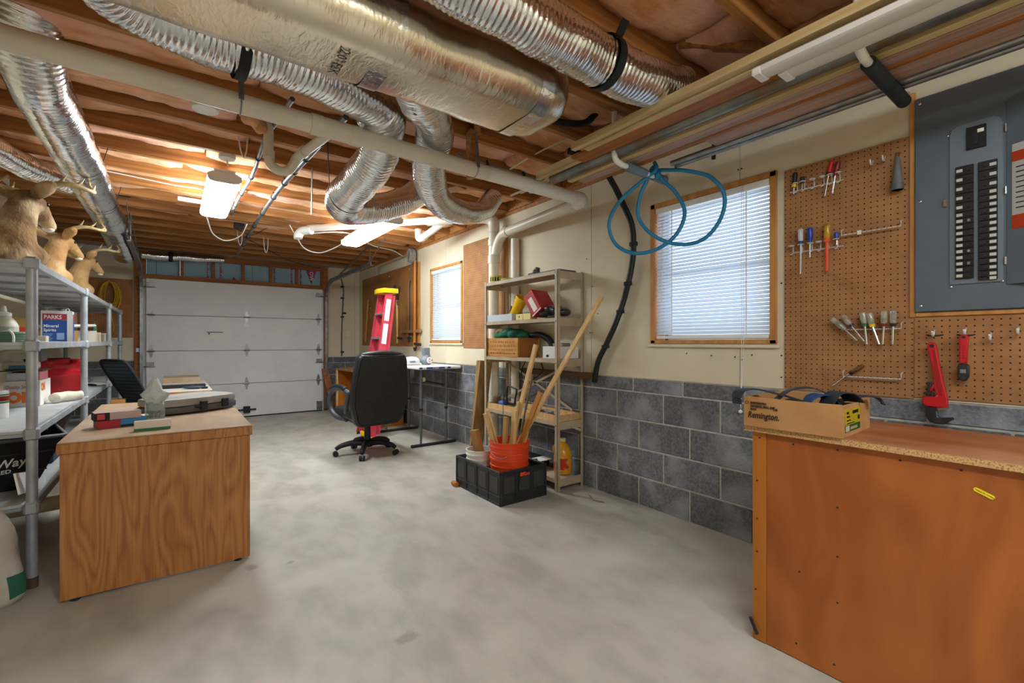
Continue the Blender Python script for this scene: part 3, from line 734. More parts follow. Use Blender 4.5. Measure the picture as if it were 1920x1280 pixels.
conduit([(0.50, 2.60, 2.445), (0.46, 3.2, 2.44), (0.48, 3.9, 2.44), (0.46, 4.7, 2.44), (0.46, 5.3, 2.44)], 0.013, 'thinner steel conduit running beside the lit ceiling lamp near the trap', [0.2, 0.4, 0.55, 0.7, 0.85])
conduit([(1.55, 2.72, 2.45), (2.0, 2.74, 2.45), (2.4, 2.76, 2.45)], 0.008, 'thin tube above the white elbow of the drain', [0.3, 0.7])
tag(MB().bar((0.83, 3.62, 2.47), (0.83, 3.64, 2.13), 0.03, 0.004, (1, 0, 0)).build('hanging_steel_strap', M_steel), 'perforated steel strap dangling from a joist beside the thick conduit', 'strap')

# round white ceiling box, cable loops
t = thing('ceiling_box', 'round white box on a joist just beyond the drain pipe', 'electrical box', (0.14, 3.0, 2.44))
MB().lathe([(0.062, 0), (0.066, 0.01), (0.066, 0.035)]).build('cover', M_white, t); 
t = thing('ceiling_box', 'small round white box with a dangling tie between conduit and lamp', 'electrical box', (0.30, 3.74, 2.45))
MB().lathe([(0.05, 0), (0.052, 0.012), (0.052, 0.024)]).build('cover', M_white, t); mb = MB(); mb.bar((0.0, 0.01, 0.005), (0.005, 0.0, -0.05), 0.012, 0.003); mb.build('tie_tail', M_white, t)
def cable(pts, r, m, label, cat='cable', name='cable', group=None):
    return tag(MB().tube(catmull(pts, 8), r, 8).build(name, m, sharp=180), label, cat, group)
cable([(0.25, 5.10, 2.33), (0.32, 5.5, 2.27), (0.45, 5.75, 2.26), (0.58, 5.7, 2.32), (0.62, 5.5, 2.41)], 0.006, M_white, 'white lamp cord drooping from the end of the first shop light')
cable([(1.60, 5.36, 2.34), (1.52, 5.55, 2.28), (1.40, 5.75, 2.24), (1.25, 5.8, 2.28), (1.12, 5.6, 2.36), (1.02, 5.45, 2.45)], 0.006, M_white, 'white lamp cord drooping from the far end of the second shop light')
cable([(1.15, 5.6, 2.40), (1.6, 5.35, 2.43), (2.1, 5.9, 2.44), (2.45, 6.1, 2.45), (2.62, 6.15, 2.40)], 0.006, M_white, 'white cable clipped across the joists toward the cord reel')
cable([(0.75, 6.4, 2.42), (1.0, 6.7, 2.38), (1.3, 7.2, 2.36), (1.8, 7.9, 2.40), (2.0, 8.1, 2.42)], 0.005, M_black, 'black wire sagging across the joists above the garage door')
cable([(-0.42, 4.55, 2.455), (0.0, 4.58, 2.44), (0.15, 4.6, 2.45), (0.2, 4.6, 2.44)], 0.004, M_white, 'thin white wire stapled along a joist to the first shop light')
cable([(0.52, 5.75, 2.42), (0.60, 5.68, 2.36), (0.70, 5.72, 2.35), (0.82, 5.6, 2.42)], 0.004, M_black, 'black wire loop plugged in beside the thick conduit')
tag(MB().box(0.03, 0.21, 4.98, 5.02, 2.43, 2.46).build('power_strip', M_white, bevel=0.004), 'small white power strip screwed to a joist beside the first lamp', 'power strip')
tag(MB().box(0.52, 0.62, 5.70, 5.74, 2.40, 2.46).build('outlet_box', M_dark, bevel=0.004), 'dark outlet box on a joist where the lamp cords plug in', 'outlet')
for i, (x, y, z) in enumerate(((0.33, 3.35, 2.40), (0.60, 6.2, 2.36), (0.9, 6.4, 2.34))):
    tag(MB().tube(catmull([(x, y, ZJ), (x+0.01, y, z), (x+0.03, y+0.01, z-0.05), (x+0.045, y, z), (x+0.05, y, ZJ)], 6), 0.004, 6).build('cable_loop', M_white, sharp=180),
        ('white cable loop hanging beside the pipe trap', 'white cable tail hanging above the garage door sticker', 'white cable tail hanging nearest the second lamp end')[i], 'cable')
for i, (x, y, z) in enumerate(((-0.37, 2.95, 2.47), (-0.36, 4.10, 2.47), (-0.36, 5.35, 2.47))):
    tag(MB().box(x-0.03, x+0.05, y-0.004, y+0.002, ZJ-0.002, ZJ+0.07).build('strap_tab', M_strap), ('black strap tab stapled to a joist nearest the drain pipe', 'black strap tab stapled halfway along the rack-side duct', 'black strap tab stapled far along the rack-side duct')[i], 'strap')

# shop lights
def shop_light(x, y, L, label, z=2.33):
    t = thing('shop_light', label, 'ceiling light', (x, y, z), group='fluorescent shop lights')
    MB().box(-0.07, 0.07, -L/2, L/2, 0.0745, 0.098).build('housing', M_fixture, t, bevel=0.006)
    poly = [(-0.072, 0.074), (-0.104, 0.055), (-0.104, 0.025), (-0.09, 0.006), (-0.06, 0.0), (0.06, 0.0), (0.09, 0.006), (0.104, 0.025), (0.104, 0.055), (0.072, 0.074)]
    M = Matrix(((1, 0, 0, 0), (0, 0, -1, 0), (0, 1, 0, 0), (0, 0, 0, 1)))
    MB().prism(poly, -L/2+0.012, L/2-0.012, M).build('diffuser', M_lamp, t)
    for e in (-1, 1): MB().prism([(p[0]*1.02, p[1]+0.0005) for p in poly], e*L/2-0.012*(1 if e > 0 else 0), e*L/2+0.012*(0 if e > 0 else 1), M).build('end_cap', M_fixture, t)
    for e in (-0.4, 0.4): MB().tube([(0, e*L, 0.095), (0, e*L, 0.14)], 0.003, 6).build('hook_chain', M_steel, t)
shop_light(0.30, 4.48, 1.16, 'lit fluorescent shop light above the brown desk')
shop_light(1.65, 4.74, 1.28, 'lit fluorescent shop light above the black leather chair', 2.285)
shop_light(0.55, -0.52, 1.2, 'lit fluorescent shop light behind the camera position')
shop_light(1.10, -1.9, 1.2, 'lit fluorescent shop light near the rear wall')

# ------------------------------------------------------------------ lumber hooks and what lies on them
def hook(y, x0, x1, z, sleeves, label):
    t = thing('storage_hook', label, 'hook', (x0, y, z), group='padded storage hooks')
    mb = MB(); mb.tube(catmull([(x0-0.015, y, ZJ), (x0-0.015, y, z+0.08), (x0-0.005, y, z+0.02), (x0+0.05, y, z)], 6), 0.016, 14); mb.cyl((x0+0.04, y, z), (x1, y, z-0.004), 0.015, n=12)
    mb.tube(catmull([(x1-0.02, y, z-0.004), (x1+0.02, y, z), (x1+0.035, y, z+0.04)], 5), 0.014, 12); mb.build('arm', M_pvcw, t, world=True)
    for a, b, m in sleeves:
        MB().cyl((a, y, z-0.001), (b, y, z-0.003), 0.026, n=16).build('foam_sleeve', m, t, world=True)
M_foamd = mat('dark_foam', '2A3138', rough=0.8); M_foamg = mat('grey_foam', '6E7C88', rough=0.8)
hook(0.57, 1.97, 2.50, 2.205, ((2.06, 2.29, M_foamd), (2.305, 2.51, M_foamd)), 'white hook with dark foam sleeves above the pegboard')
hook(1.73, 2.02, 2.47, 2.192, ((2.11, 2.28, M_foamg), (2.36, 2.48, M_foamg)), 'white hook with grey foam sleeves holding the blue hose')
M_yel = mat('pale_moulding', 'CDB68A', 'B89C6B', rough=0.55, scale=4, stretch=(8, 0.5, 8))
M_pink = mat('pinkish_board', 'B4988A', '987C6E', rough=0.6, scale=4, stretch=(8, 0.5, 8))
M_brown = mat('orange_brown_board', 'A9692C', '8A5220', rough=0.55, scale=4, stretch=(8, 0.5, 8))
def plank(name, x0, x1, y0, y1, z0, z1, m, label, cat='board'):
    return tag(MB().box(x0, x1, y0, y1, z0, z1).build(name, m, bevel=0.003), label, cat, 'trim and boards on the hooks')
def mould(x0, w, y0, y1, z0, h, label):
    """ribbed moulding profile"""
    pr = [(x0, z0), (x0+w, z0), (x0+w, z0+h*0.35), (x0+w*0.8, z0+h*0.4), (x0+w*0.75, z0+h*0.7), (x0+w*0.45, z0+h*0.75), (x0+w*0.35, z0+h), (x0, z0+h)]
    M = Matrix(((1, 0, 0, 0), (0, 0, -1, 0), (0, 1, 0, 0), (0, 0, 0, 1)))
    return tag(MB().prism(pr, -y1, -y0, M).build('moulding_strip', M_yel), label, 'moulding', 'trim and boards on the hooks')
zb = 2.232
mould(1.79, 0.035, -1.2, 1.86, zb+0.02, 0.035, 'pale ribbed moulding strip outermost toward the ducts')
mould(1.83, 0.04, -1.2, 1.80, zb+0.012, 0.03, 'pale ribbed moulding strip second from the ducts')
plank('board', 1.875, 1.99, -1.0, 1.95, zb+0.02, zb+0.036, M_brown, 'orange-brown board lying flat beside the thick grey tube')
mould(1.95, 0.035, 1.96, 2.36, zb+0.03, 0.05, 'grey-cream strip reaching past the board end above the drain pipe')
t = thing('steel_tube', 'thick grey steel tube lying along the padded hooks', 'tube', (2.03, 0.6, zb+0.02), group='steel tubes on the hooks')
MB().tube([(2.03, 2.28, zb+0.030), (2.03, -1.2, zb+0.030)], 0.036, 20).build('barrel', mat('weathered_tube', '8C8D86', '6C7073', rough=0.4, metal=0.75, scale=8, c3='7A5F38', s3=5), t, world=True)
plank('board', 2.085, 2.125, -1.2, 2.20, zb-0.002, zb+0.02, M_yel, 'narrow yellowish lath between steel tube and pink boards')
plank('board', 2.13, 2.20, -1.2, 2.15, zb-0.004, zb+0.012, M_pink, 'pinkish-brown board next to the yellowish lath')
plank('board', 2.206, 2.235, -1.2, 2.10, zb-0.004, zb+0.02, M_brown, 'narrow dark brown batten between two pinkish boards')
plank('board', 2.24, 2.345, -1.2, 1.32, zb-0.004, zb+0.012, M_pink, 'wide pinkish board beside the slim steel tubes')
for i, x in enumerate((2.385, 2.425)):
    t = thing('steel_tube', ('slim bright steel tube on the hooks, nearer the boards', 'slim bright steel tube on the hooks, nearer the wall')[i], 'tube', (x, 0.6, zb), group='steel tubes on the hooks')
    MB().tube([(x, 1.62, zb+0.006-0.006*i), (x, -1.2, zb+0.006-0.006*i)], 0.016-0.003*i, 14).build('barrel', M_steel, t, world=True)
for i, (x0, x1, y1, z) in enumerate(((2.07, 2.09, 2.82, 2.262), (2.10, 2.125, 2.74, 2.268), (2.14, 2.17, 2.68, 2.262))):
    plank('lath', x0, x1, 1.3, y1, z+0.03, z+0.042, M_panel, ('thin white lath reaching farthest over the drain pipe', 'thin white lath middle of three over the drain pipe', 'thin white lath nearest the wall over the drain pipe')[i], 'lath')
M_plastic = mat('clear_white_plastic', 'DAD6D0', rough=0.25, ior=1.3)
for i, (x0, x1, y1, z) in enumerate(((1.79, 1.865, 0.86, 2.205), (1.87, 1.945, 0.80, 2.207))):
    t = thing('plastic_channel', ('white plastic channel strip on the hooks, outer one', 'white plastic channel strip on the hooks, beside the grey tube')[i], 'trim', (x0, 0.3, z), group='white plastic channels')
    mb = MB(); M = Matrix(((1, 0, 0, 0), (0, 0, -1, 0), (0, 1, 0, 0), (0, 0, 0, 1)))
    mb.prism([(x0, z), (x0+0.012, z-0.006), (x1-0.012, z-0.006), (x1, z), (x1, z+0.02), (x0, z+0.02)], -y1, 1.2, M); mb.build('channel', M_plastic, t, world=True)
    mb = MB(); mb.box(x0-0.002, x1+0.002, y1-0.03, y1+0.004, z-0.008, z+0.022); mb.build('end_cap', M_white, t, bevel=0.004, world=True)

# blue hose over the hook
t = thing('air_hose', 'coiled blue hose hanging in loops from the grey padded hook', 'hose', (2.36, 1.72, 2.2))
M_hose = mat('blue_hose', '1F7BA8', rough=0.4)
lp = [(2.33, 1.70, 2.26), (2.33, 1.69, 2.21), (2.30, 1.76, 2.16), (2.24, 1.88, 2.06), (2.21, 1.95, 1.93), (2.24, 1.93, 1.80), (2.30, 1.84, 1.73), (2.37, 1.72, 1.74), (2.43, 1.62, 1.82), (2.46, 1.58, 1.95), (2.44, 1.63, 2.08), (2.39, 1.70, 2.175),
      (2.35, 1.72, 2.24), (2.33, 1.75, 2.17), (2.31, 1.79, 2.07), (2.31, 1.80, 1.94), (2.36, 1.72, 1.82), (2.44, 1.60, 1.76), (2.50, 1.48, 1.78), (2.54, 1.40, 1.89), (2.54, 1.38, 2.02), (2.50, 1.44, 2.13), (2.44, 1.56, 2.19), (2.40, 1.66, 2.215), (2.37, 1.72, 2.225)]
MB().tube(catmull(lp, 10), 0.0115, 12).build('coil', M_hose, t, sharp=180, world=True)
MB().sphere((2.37, 1.705, 2.195), (0.022, 0.02, 0.03)).build('knot', M_hose, t, sharp=180, world=True)
# black cable bundle on the wall
t = thing('black_cable_bundle', 'thick black cable bundle curving down the wall beside the near window', 'cable', (2.66, 2.3, 0.9))
bun = [(2.30, 2.42, 2.56), (2.40, 2.33, 2.52), (2.50, 2.28, 2.45), (2.58, 2.24, 2.33), (2.645, 2.20, 2.18), (2.66, 2.135, 2.02), (2.66, 2.12, 1.86), (2.66, 2.14, 1.70), (2.66, 2.20, 1.50), (2.66, 2.28, 1.32), (2.66, 2.38, 1.15), (2.66, 2.46, 1.02), (2.66, 2.50, 0.86)]
MB().tube(catmull(bun, 8), 0.021, 12).build('jacket', M_black, t, sharp=180, world=True)
MB().tube(catmull([(p[0]-0.01, p[1]-0.024, p[2]) for p in bun], 8), 0.009, 8).build('jacket', M_black, t, sharp=180, world=True)
for p in ((2.66, 2.12, 1.88), (2.66, 2.17, 1.6), (2.66, 2.24, 1.4), (2.66, 2.385, 1.14)):
    MB().cyl((p[0], p[1]-0.002, p[2]-0.012), (p[0], p[1], p[2]+0.012), 0.030, n=12).build('cable_tie', M_dark, t, world=True)
cable([(1.36, 2.10, 2.44), (1.55, 2.02, 2.45), (1.75, 1.98, 2.45), (1.95, 1.92, 2.47), (2.05, 1.9, 2.56)], 0.02, M_black, 'thick black cable leaving the trunk end toward the insulation', name='thick_cable')
cable([(2.02, 2.9, 2.45), (2.05, 2.5, 2.5), (2.1, 2.1, 2.52)], 0.006, M_panel, 'thin white cable beside the thick black ceiling cable')
cable([(2.56, 1.45, 2.44), (2.55, 1.45, 2.25)], 0.012, M_strap, 'short black strap hanging behind the blue hose', 'strap', 'hanging_strap')
# ================================================================== RIGHT-HAND WALL AND WORKBENCH
M_peg = pegboard_mat('pegboard_wall', 'A7774A', '96673E', 'Y')
M_pegx = pegboard_mat('pegboard_back', 'A87345', '97643A', 'X')
def pegboard(y0, y1, z0, z1, label, m=M_peg):
    t = thing('pegboard', label, 'pegboard', (XW-0.001, (y0+y1)/2, z0), group='pegboards on the long wall')
    MB().box(-0.006, 0, -(y1-y0)/2, (y1-y0)/2, 0, z1-z0).build('board', m, t, sharp=None)
    return t
pegboard(0.577, 1.122, 0.919, 2.112, 'tall brown pegboard between near window and breaker panel')
pegboard(-0.60, 0.575, 0.926, 1.298, 'low brown pegboard under the grey breaker panel')
t = pegboard(3.73, 4.575, 1.107, 2.29, 'brown pegboard behind the drain stack beside the smaller window')
MB().box(-0.012, 0, -0.45, -0.415, 0, 1.185).build('edge_strip', M_trimwood, t)
t = pegboard(5.75, 8.09, 1.115, 2.27, 'brown hardboard tool panel behind the red ladder', mat('hardboard', 'A8733F', '976434', rough=0.7, scale=5))
MB().box(-0.016, 0, -1.19, -1.15, 0, 1.155).build('edge_strip', M_trimwood, t)

# breaker panel
M_grey = mat('panel_grey', '5C6670', '56606A', rough=0.38, scale=5, coat=0.1)
t = thing('breaker_panel', 'grey steel breaker panel with open door and black breakers', 'breaker panel', (XW, 0.36, 1.306))
MB().box(2.672, XW-0.001, 0.14, 0.570, 1.308, 2.262).build('cover', M_grey, t, bevel=0.004, world=True)
# raised dead front with rounded top
P = [(-0.298, 1.43), (-0.298, 2.06)]
for k in range(7): a = PI*0.5*k/6; P.append((-0.318 - 0.02 + 0.04*math.cos(a), 2.05 + 0.04*math.sin(a)))
P = [(-0.455, 1.418), (-0.297, 1.418), (-0.297, 2.055), (-0.305, 2.08), (-0.325, 2.092), (-0.425, 2.092), (-0.448, 2.078), (-0.455, 2.05)]
FM = Matrix(((0, 0, -1, 0), (-1, 0, 0, 0), (0, 1, 0, 0), (0, 0, 0, 1)))
mb = MB(); mb.prism(P, -2.674, -2.662, FM); 
# FM maps (x,y,z)->( -z, -x, y)
mb = MB(); mb.add([(2.666, -x, z) for x, z in P] + [(2.674, -x, z) for x, z in P], [tuple(range(8))[::-1], tuple(range(8, 16))] + [(i, (i+1) % 8, 8+(i+1) % 8, 8+i) for i in range(8)])
df = mb.build('dead_front', mat('panel_grey_light', '69747E', rough=0.38, coat=0.1), t, bevel=0.002, world=True)
M_brk = mat('breaker_black', '141517', rough=0.35)
mb = MB(); mb.box(2.655, 2.667, 0.343, 0.401, 1.975, 2.066); b = mb.build('main_breaker', M_brk, t, bevel=0.001, world=True)
MB().box(2.6535, 2.656, 0.349, 0.368, 2.036, 2.05).build('tag', M_paper, b, sharp=None, world=True)
MB().box(2.648, 2.656, 0.366, 0.378, 1.99, 2.03).build('switch', M_dark, b, world=True)
rr = random.Random(5)
for col, (y0, y1) in enumerate(((0.379, 0.434), (0.311, 0.366))):
    z = 1.913; i = 0; 
    while z > 1.44:
        h = 0.0255 if i > 3 else 0.0385
        if i in (3, 4): h = 0.0385 if col == 0 else 0.0255
        if z - h < 1.425: h = z - 1.429
        b = MB().box(2.656, 2.667, y0, y1, z-h+0.0006, z-0.0006).build('breaker', M_brk, t, bevel=0.001, world=True)
        ya, yb = (y1-0.022, y1-0.003) if col == 0 else (y0+0.003, y0+0.022)
        zc = z - h/2
        MB().box(2.6548, 2.6565, ya, yb, zc-0.006, zc+0.006).build('tag', mat('tag_grey', 'C4C1BA', rough=0.7), b, sharp=None, world=True)
        yc = y0+0.014 if col == 0 else y1-0.020
        MB().box(2.650, 2.6565, yc-0.004, yc+0.004, zc-0.006, zc+0.004).build('switch', M_steel if rr.random() < 0.45 and col == 0 else M_dark, b, world=True)
        z -= h; i += 1
# opened door plate swung to the side, with warning label
D0 = Vector((2.668, 0.288, 0)); dv = Vector((-0.10, -0.27, 0)); nv = Vector((-dv.y, dv.x, 0)).normalized()
mb = MB(); vs = []
for z in (1.405, 2.14):
    for u, w in ((0, 0), (1, 0), (1, 0.008), (0, 0.008)): vs.append(D0 + dv*u - nv*w*-1 + Vector((0, 0, z)))
mb.add(vs, [(0, 1, 2, 3), (7, 6, 5, 4), (0, 4, 5, 1), (1, 5, 6, 2), (2, 6, 7, 3), (3, 7, 4, 0)])
dr = mb.build('panel_door', M_grey, t, bevel=0.001, world=True)
def on_door(u0, u1, z0, z1, m, name, k=1.0):
    s = -nv*0.0006*k; mb = MB(); mb.add([D0+dv*u0+s+Vector((0, 0, z0)), D0+dv*u1+s+Vector((0, 0, z0)), D0+dv*u1+s+Vector((0, 0, z1)), D0+dv*u0+s+Vector((0, 0, z1))], [(0, 1, 2, 3), (3, 2, 1, 0)])
    mb.build(name, m, dr, sharp=None, world=True)
M_orange = mat('orange_print', 'E2502A', rough=0.5)
on_door(0.06, 0.9, 1.62, 1.955, M_paper, 'warning_label'); on_door(0.06, 0.9, 1.62, 1.675, M_orange, 'label_band', 2); on_door(0.06, 0.9, 1.885, 1.925, M_orange, 'label_band', 2); on_door(0.2, 0.9, 1.925, 1.955, mat('pink_print', 'D2407A', rough=0.5), 'label_band', 2)
for k in range(9): on_door(0.10, 0.10+rr.uniform(0.5, 0.75), 1.86-0.02*k, 1.864-0.02*k, M_ink, 'print_line', 3)
for (y, z) in ((0.548, 1.335), (0.552, 2.235), (0.55, 1.80), (0.45, 1.41), (0.30, 1.42), (0.46, 2.06)):
    MB().sphere((2.671, y, z), (0.003, 0.006, 0.006)).build('screw', M_chrome, t, sharp=180, world=True)
for z in (1.5, 1.78, 2.03): MB().cyl((2.666, 0.290, z-0.015), (2.666, 0.290, z+0.015), 0.004, n=8).build('hinge_pin', M_chrome, t, world=True)
MB().box(2.662, 2.668, 0.462, 0.474, 1.755, 1.79).build('latch', M_chrome, t, bevel=0.002, world=True)
mb = MB(); mb.box(2.684, XW-0.001, 0.570, 0.590, 1.286, 2.3); tag(mb.build('trim_1', M_trimwood, bevel=0.002), 'honey wood strip down the side of the breaker panel', None, kind='structure')
mb = MB(); mb.box(2.684, XW-0.001, -0.2, 0.570, 1.288, 1.307); tag(mb.build('trim_2', M_trimwood, bevel=0.002), 'honey wood strip under the breaker panel', None, kind='structure')

# ---- tools on the pegboard
XP = 2.662
M_clear = mat('clear_handle', 'B9B2A0', '8F8672', rough=0.15, scale=30, coat=0.5, ior=1.45, trans=0.25)
def driver(top, neck, tip, r, hm, cm, label, sh=0.0035, shm=M_chrome, x=XP, x2=None, flat=False):
    top = Vector((x, *top)); neck = Vector((x if x2 is None else x2, *neck)); tip = Vector((x if x2 is None else x2, *tip)); d = (neck-top); L = d.length
    t = thing('screwdriver', label, 'screwdriver', neck, group='screwdrivers on the pegboard')
    ps = [top + d*u for u in (0, 0.04, 0.12, 0.5, 0.74, 0.84, 0.93, 1.0)]
    MB().tube(ps, [r*q for q in (0.55, 0.9, 1.0, 1.0, 0.95, 0.72, 0.8, 0.7)], 12).build('handle', hm, t, sharp=60, world=True)
    if cm: MB().tube([top+d*0.80, top+d*0.99], [r*1.04, r*0.85], 12).build('collar', cm, t, world=True)
    ps = [neck - d*0.02, neck + (tip-neck)*0.9, tip]
    MB().tube(ps, [sh, sh, sh*0.7 if flat else sh], 10).build('shaft', shm, t, world=True)
def holder(y0, y1, z, label, rings):
    t = thing('wire_tool_holder', label, 'tool holder', (XW-0.01, (y0+y1)/2, z), group='wire tool holders')
    mb = MB(); mb.tube([(XW-0.012, y0, z), (XW-0.012, y1, z)], 0.003, 6); mb.build('rod', M_wire, t, world=True)
    for y in rings:
        mb = MB(); mb.tube([(XW-0.036+0.013*math.cos(a), y+0.013*math.sin(a), z+0.035) for a in [2*PI*k/12 for k in range(12)]], 0.003, 6, closed=True)
        mb.tube([(XW-0.023, y, z+0.035), (XW-0.012, y, z+0.03), (XW-0.012, y, z), (XW-0.03, y-0.004, z-0.008), (XW-0.03, y+0.008, z-0.012)], 0.0028, 6); mb.build('ring', M_wire, t, world=True)
holder(0.845, 1.09, 1.985, 'chrome ring tool holder at the top of the tall pegboard', (1.055, 1.02, 0.975, 0.93, 0.895, 0.86))
holder(0.845, 1.08, 1.655, 'chrome ring tool holder halfway down the tall pegboard', (1.075, 1.03, 0.985, 0.945, 0.91, 0.87))
driver((1.055, 2.078), (1.062, 2.0), (1.064, 1.965), 0.012, M_black, M_yellow, 'black and yellow stubby screwdriver in the top holder')
driver((1.020, 2.045), (1.022, 2.012), (1.023, 1.965), 0.012, M_dark, None, 'small dark-handled screwdriver in the top holder')
driver((0.886, 2.088), (0.902, 2.018), (0.918, 1.916), 0.011, M_red, M_black, 'red screwdriver leaning in the top holder')
driver((0.858, 2.075), (0.872, 2.01), (0.884, 1.922), 0.012, mat('dark_red', '7E1620', rough=0.3), None, 'dark red screwdriver at the end of the top holder')
driver((1.030, 1.773), (1.028, 1.69), (1.030, 1.535), 0.013, mat('pale_handle', 'B9BCC4', rough=0.25), mat('navy', '1B3E7A', rough=0.3), 'pale-handled long screwdriver in the middle holder', sh=0.0045)
driver((0.985, 1.77), (0.985, 1.69), (0.985, 1.615), 0.013, mat('blue_handle', '20409E', rough=0.3), None, 'blue-handled screwdriver in the middle holder')
driver((0.907, 1.773), (0.909, 1.68), (0.908, 1.535), 0.015, mat('amber_handle', 'D1A21C', '9C7412', rough=0.2, scale=20), M_orange, 'amber screwdriver with orange insulated shaft', sh=0.0075, shm=M_orange)
driver((0.868, 1.725), (0.866, 1.685), (0.866, 1.66), 0.009, mat('blue_handle2', '2C4BA8', rough=0.3), M_black, 'tiny blue screwdriver at the end of the middle holder')
def peg_bar(y0, y1, z, label):
    t = thing('wire_bar_hook', label, 'hook', (XW-0.01, (y0+y1)/2, z), group='wire bar hooks')
    MB().tube([(XW-0.008, y0, z+0.03), (XW-0.03, y0, z+0.024), (XW-0.032, y0, z), (XW-0.032, (y0+y1)/2, z), (XW-0.032, y1, z), (XW-0.03, y1, z+0.024), (XW-0.008, y1, z+0.03)], 0.0034, 8).build('rod', M_wire, t, world=True)
    n = 12
    mb = MB()
    for k in range(n): 
        y = y0 + (y1-y0)*(k+0.5)/n; mb.tube([(XW-0.034, y, z), (XW-0.034, y+0.003, z-0.004)], 0.0032, 6)
    mb.build('notches', M_steel, t, world=True, kind='stuff')
peg_bar(0.617, 0.848, 1.705, 'empty wire bar hook high on the tall pegboard')
peg_bar(0.616, 0.835, 1.236, 'wire bar hook holding the row of clear nut drivers')
peg_bar(0.616, 0.841, 1.005, 'wire bar hook low on the pegboard above the carton')
tag(MB().box(XW-0.036, XW-0.0345, 0.765, 0.782, 1.695, 1.715).build('paper_tag', M_paper, sharp=None), 'small paper tag dangling from the empty wire bar', 'tag')
for i, (tp, nk, ti, cm, lab) in enumerate((((0.885, 1.292), (0.828, 1.236), (0.778, 1.182), None, 'brownish clear nut driver tilted most, first of the row'), ((0.838, 1.306), (0.799, 1.248), (0.750, 1.178), mat('navy2', '20242E', rough=0.3), 'clear nut driver with navy collar, second of the row'),
    ((0.758, 1.318), (0.748, 1.25), (0.741, 1.165), mat('green_collar', '1F6A44', rough=0.3), 'clear nut driver with green collar'), ((0.733, 1.314), (0.718, 1.245), (0.694, 1.165), M_yellow, 'clear nut driver with yellow collar'),
    ((0.674, 1.320), (0.676, 1.247), (0.680, 1.165), mat('brown_collar', '7A3026', rough=0.3), 'clear nut driver with reddish-brown collar'), ((0.641, 1.322), (0.642, 1.246), (0.644, 1.165), M_dark, 'clear nut driver with dark collar, last of the row'))):
    driver(tp, nk, ti, 0.0135, M_clear, cm, lab, sh=0.0052, x=2.655)
driver((0.752, 1.064), (0.81, 1.02), (0.880, 0.955), 0.010, mat('brown_handle', '8A5A26', '5C3716', rough=0.4, scale=20), M_black, 'brown-handled screwdriver leaning on the lowest wire bar', x=2.655)
def peg_hook(y, z, label):
    t = thing('peg_hook', label, 'hook', (XW-0.008, y, z), group='single peg hooks')
    MB().tube(catmull([(0, 0, 0.012), (-0.012, 0, 0.008), (-0.022, 0, -0.012), (-0.04, 0, -0.012), (-0.048, 0, 0.008)], 5), 0.0036, 8).build('wire', M_wire, t, sharp=180)
peg_hook(0.725, 2.03, 'bare peg hook by the top holder, nearer the screwdrivers'); peg_hook(0.678, 2.035, 'bare peg hook by the top holder, beside the grey nozzle')
peg_hook(0.506, 1.215, 'peg hook holding the big red pipe wrench'); peg_hook(0.407, 1.22, 'peg hook holding the short red wrench'); peg_hook(0.333, 1.198, 'bare peg hook beside the short red wrench'); peg_hook(0.257, 1.22, 'bare peg hook farthest along the low pegboard')
for i, y in enumerate((0.506, 0.407)):
    tag(MB().tube(catmull([(XW-0.008, y+0.028, 1.207), (XW-0.012, y+0.012, 1.204), (XW-0.012, y-0.012, 1.204), (XW-0.008, y-0.028, 1.207)], 4), 0.0025, 6).build('hook_lock', M_dark, sharp=180), ('dark locking clip behind the big wrench hook', 'dark locking clip behind the short wrench hook')[i], 'clip')
t = thing('nozzle', 'grey tapered plastic nozzle hanging from a twin hook', 'nozzle', (2.66, 0.627, 1.87))
MB().lathe([(0.020, 0), (0.0215, 0.01), (0.0215, 0.035), (0.0195, 0.04), (0.0185, 0.05), (0.014, 0.10), (0.009, 0.15), (0.007, 0.155)], n=18).build('cone', mat('grey_plastic', '6B6B69', rough=0.5), t)
MB().lathe([(0.023, 0.0), (0.023, 0.028)], n=18).build('ring', mat('grey_plastic2', '595A5B', rough=0.5), t)
for s in (-1, 1): MB().tube([(0.03, s*0.006, 0.175), (0.0, s*0.006, 0.172), (-0.008, s*0.006, 0.15)], 0.0025, 6).build('twin_hook', M_chrome, t)

# pipe wrench: local frame x right (-Y world), y up
def flatpart(pts, x0, x1): # pts in (y, z) world, thickness in x
    a = sum(pts[i][0]*pts[(i+1) % len(pts)][1]-pts[(i+1) % len(pts)][0]*pts[i][1] for i in range(len(pts)))
    if a > 0: pts = pts[::-1]
    n = len(pts); mb = MB()
    mb.add([(x0, y, z) for y, z in pts] + [(x1, y, z) for y, z in pts], [tuple(range(n)), tuple(range(n, 2*n))[::-1]] + [(i, n+i, n+(i+1) % n, (i+1) % n) for i in range(n)])
    return mb
M_iron = mat('dark_iron', '4A4A4A', '3A3A3A', rough=0.45, metal=0.7, scale=20)
t = thing('pipe_wrench', 'large red pipe wrench hanging jaw-down over the workbench', 'wrench', (2.66, 0.49, 1.17))
h = flatpart([(0.522, 1.155), (0.519, 1.172), (0.508, 1.176), (0.496, 1.172), (0.493, 1.155), (0.484, 1.09), (0.470, 1.00), (0.458, 0.94), (0.455, 0.895), (0.490, 0.892), (0.525, 0.894), (0.536, 0.903), (0.540, 0.920), (0.536, 0.932), (0.526, 0.936), (0.498, 0.938), (0.490, 0.945), (0.500, 0.975), (0.512, 0.955), (0.516, 0.968), (0.498, 0.995), (0.502, 1.04), (0.513, 1.10)], 2.642, 2.668).build('handle', M_red, t, bevel=0.004, world=True)
flatpart([(0.503, 1.140), (0.497, 1.140), (0.478, 1.0), (0.470, 0.945), (0.484, 0.95), (0.492, 1.0)], 2.6405, 2.643).build('recess', mat('deep_red', '9C1219', rough=0.5), h, world=True)
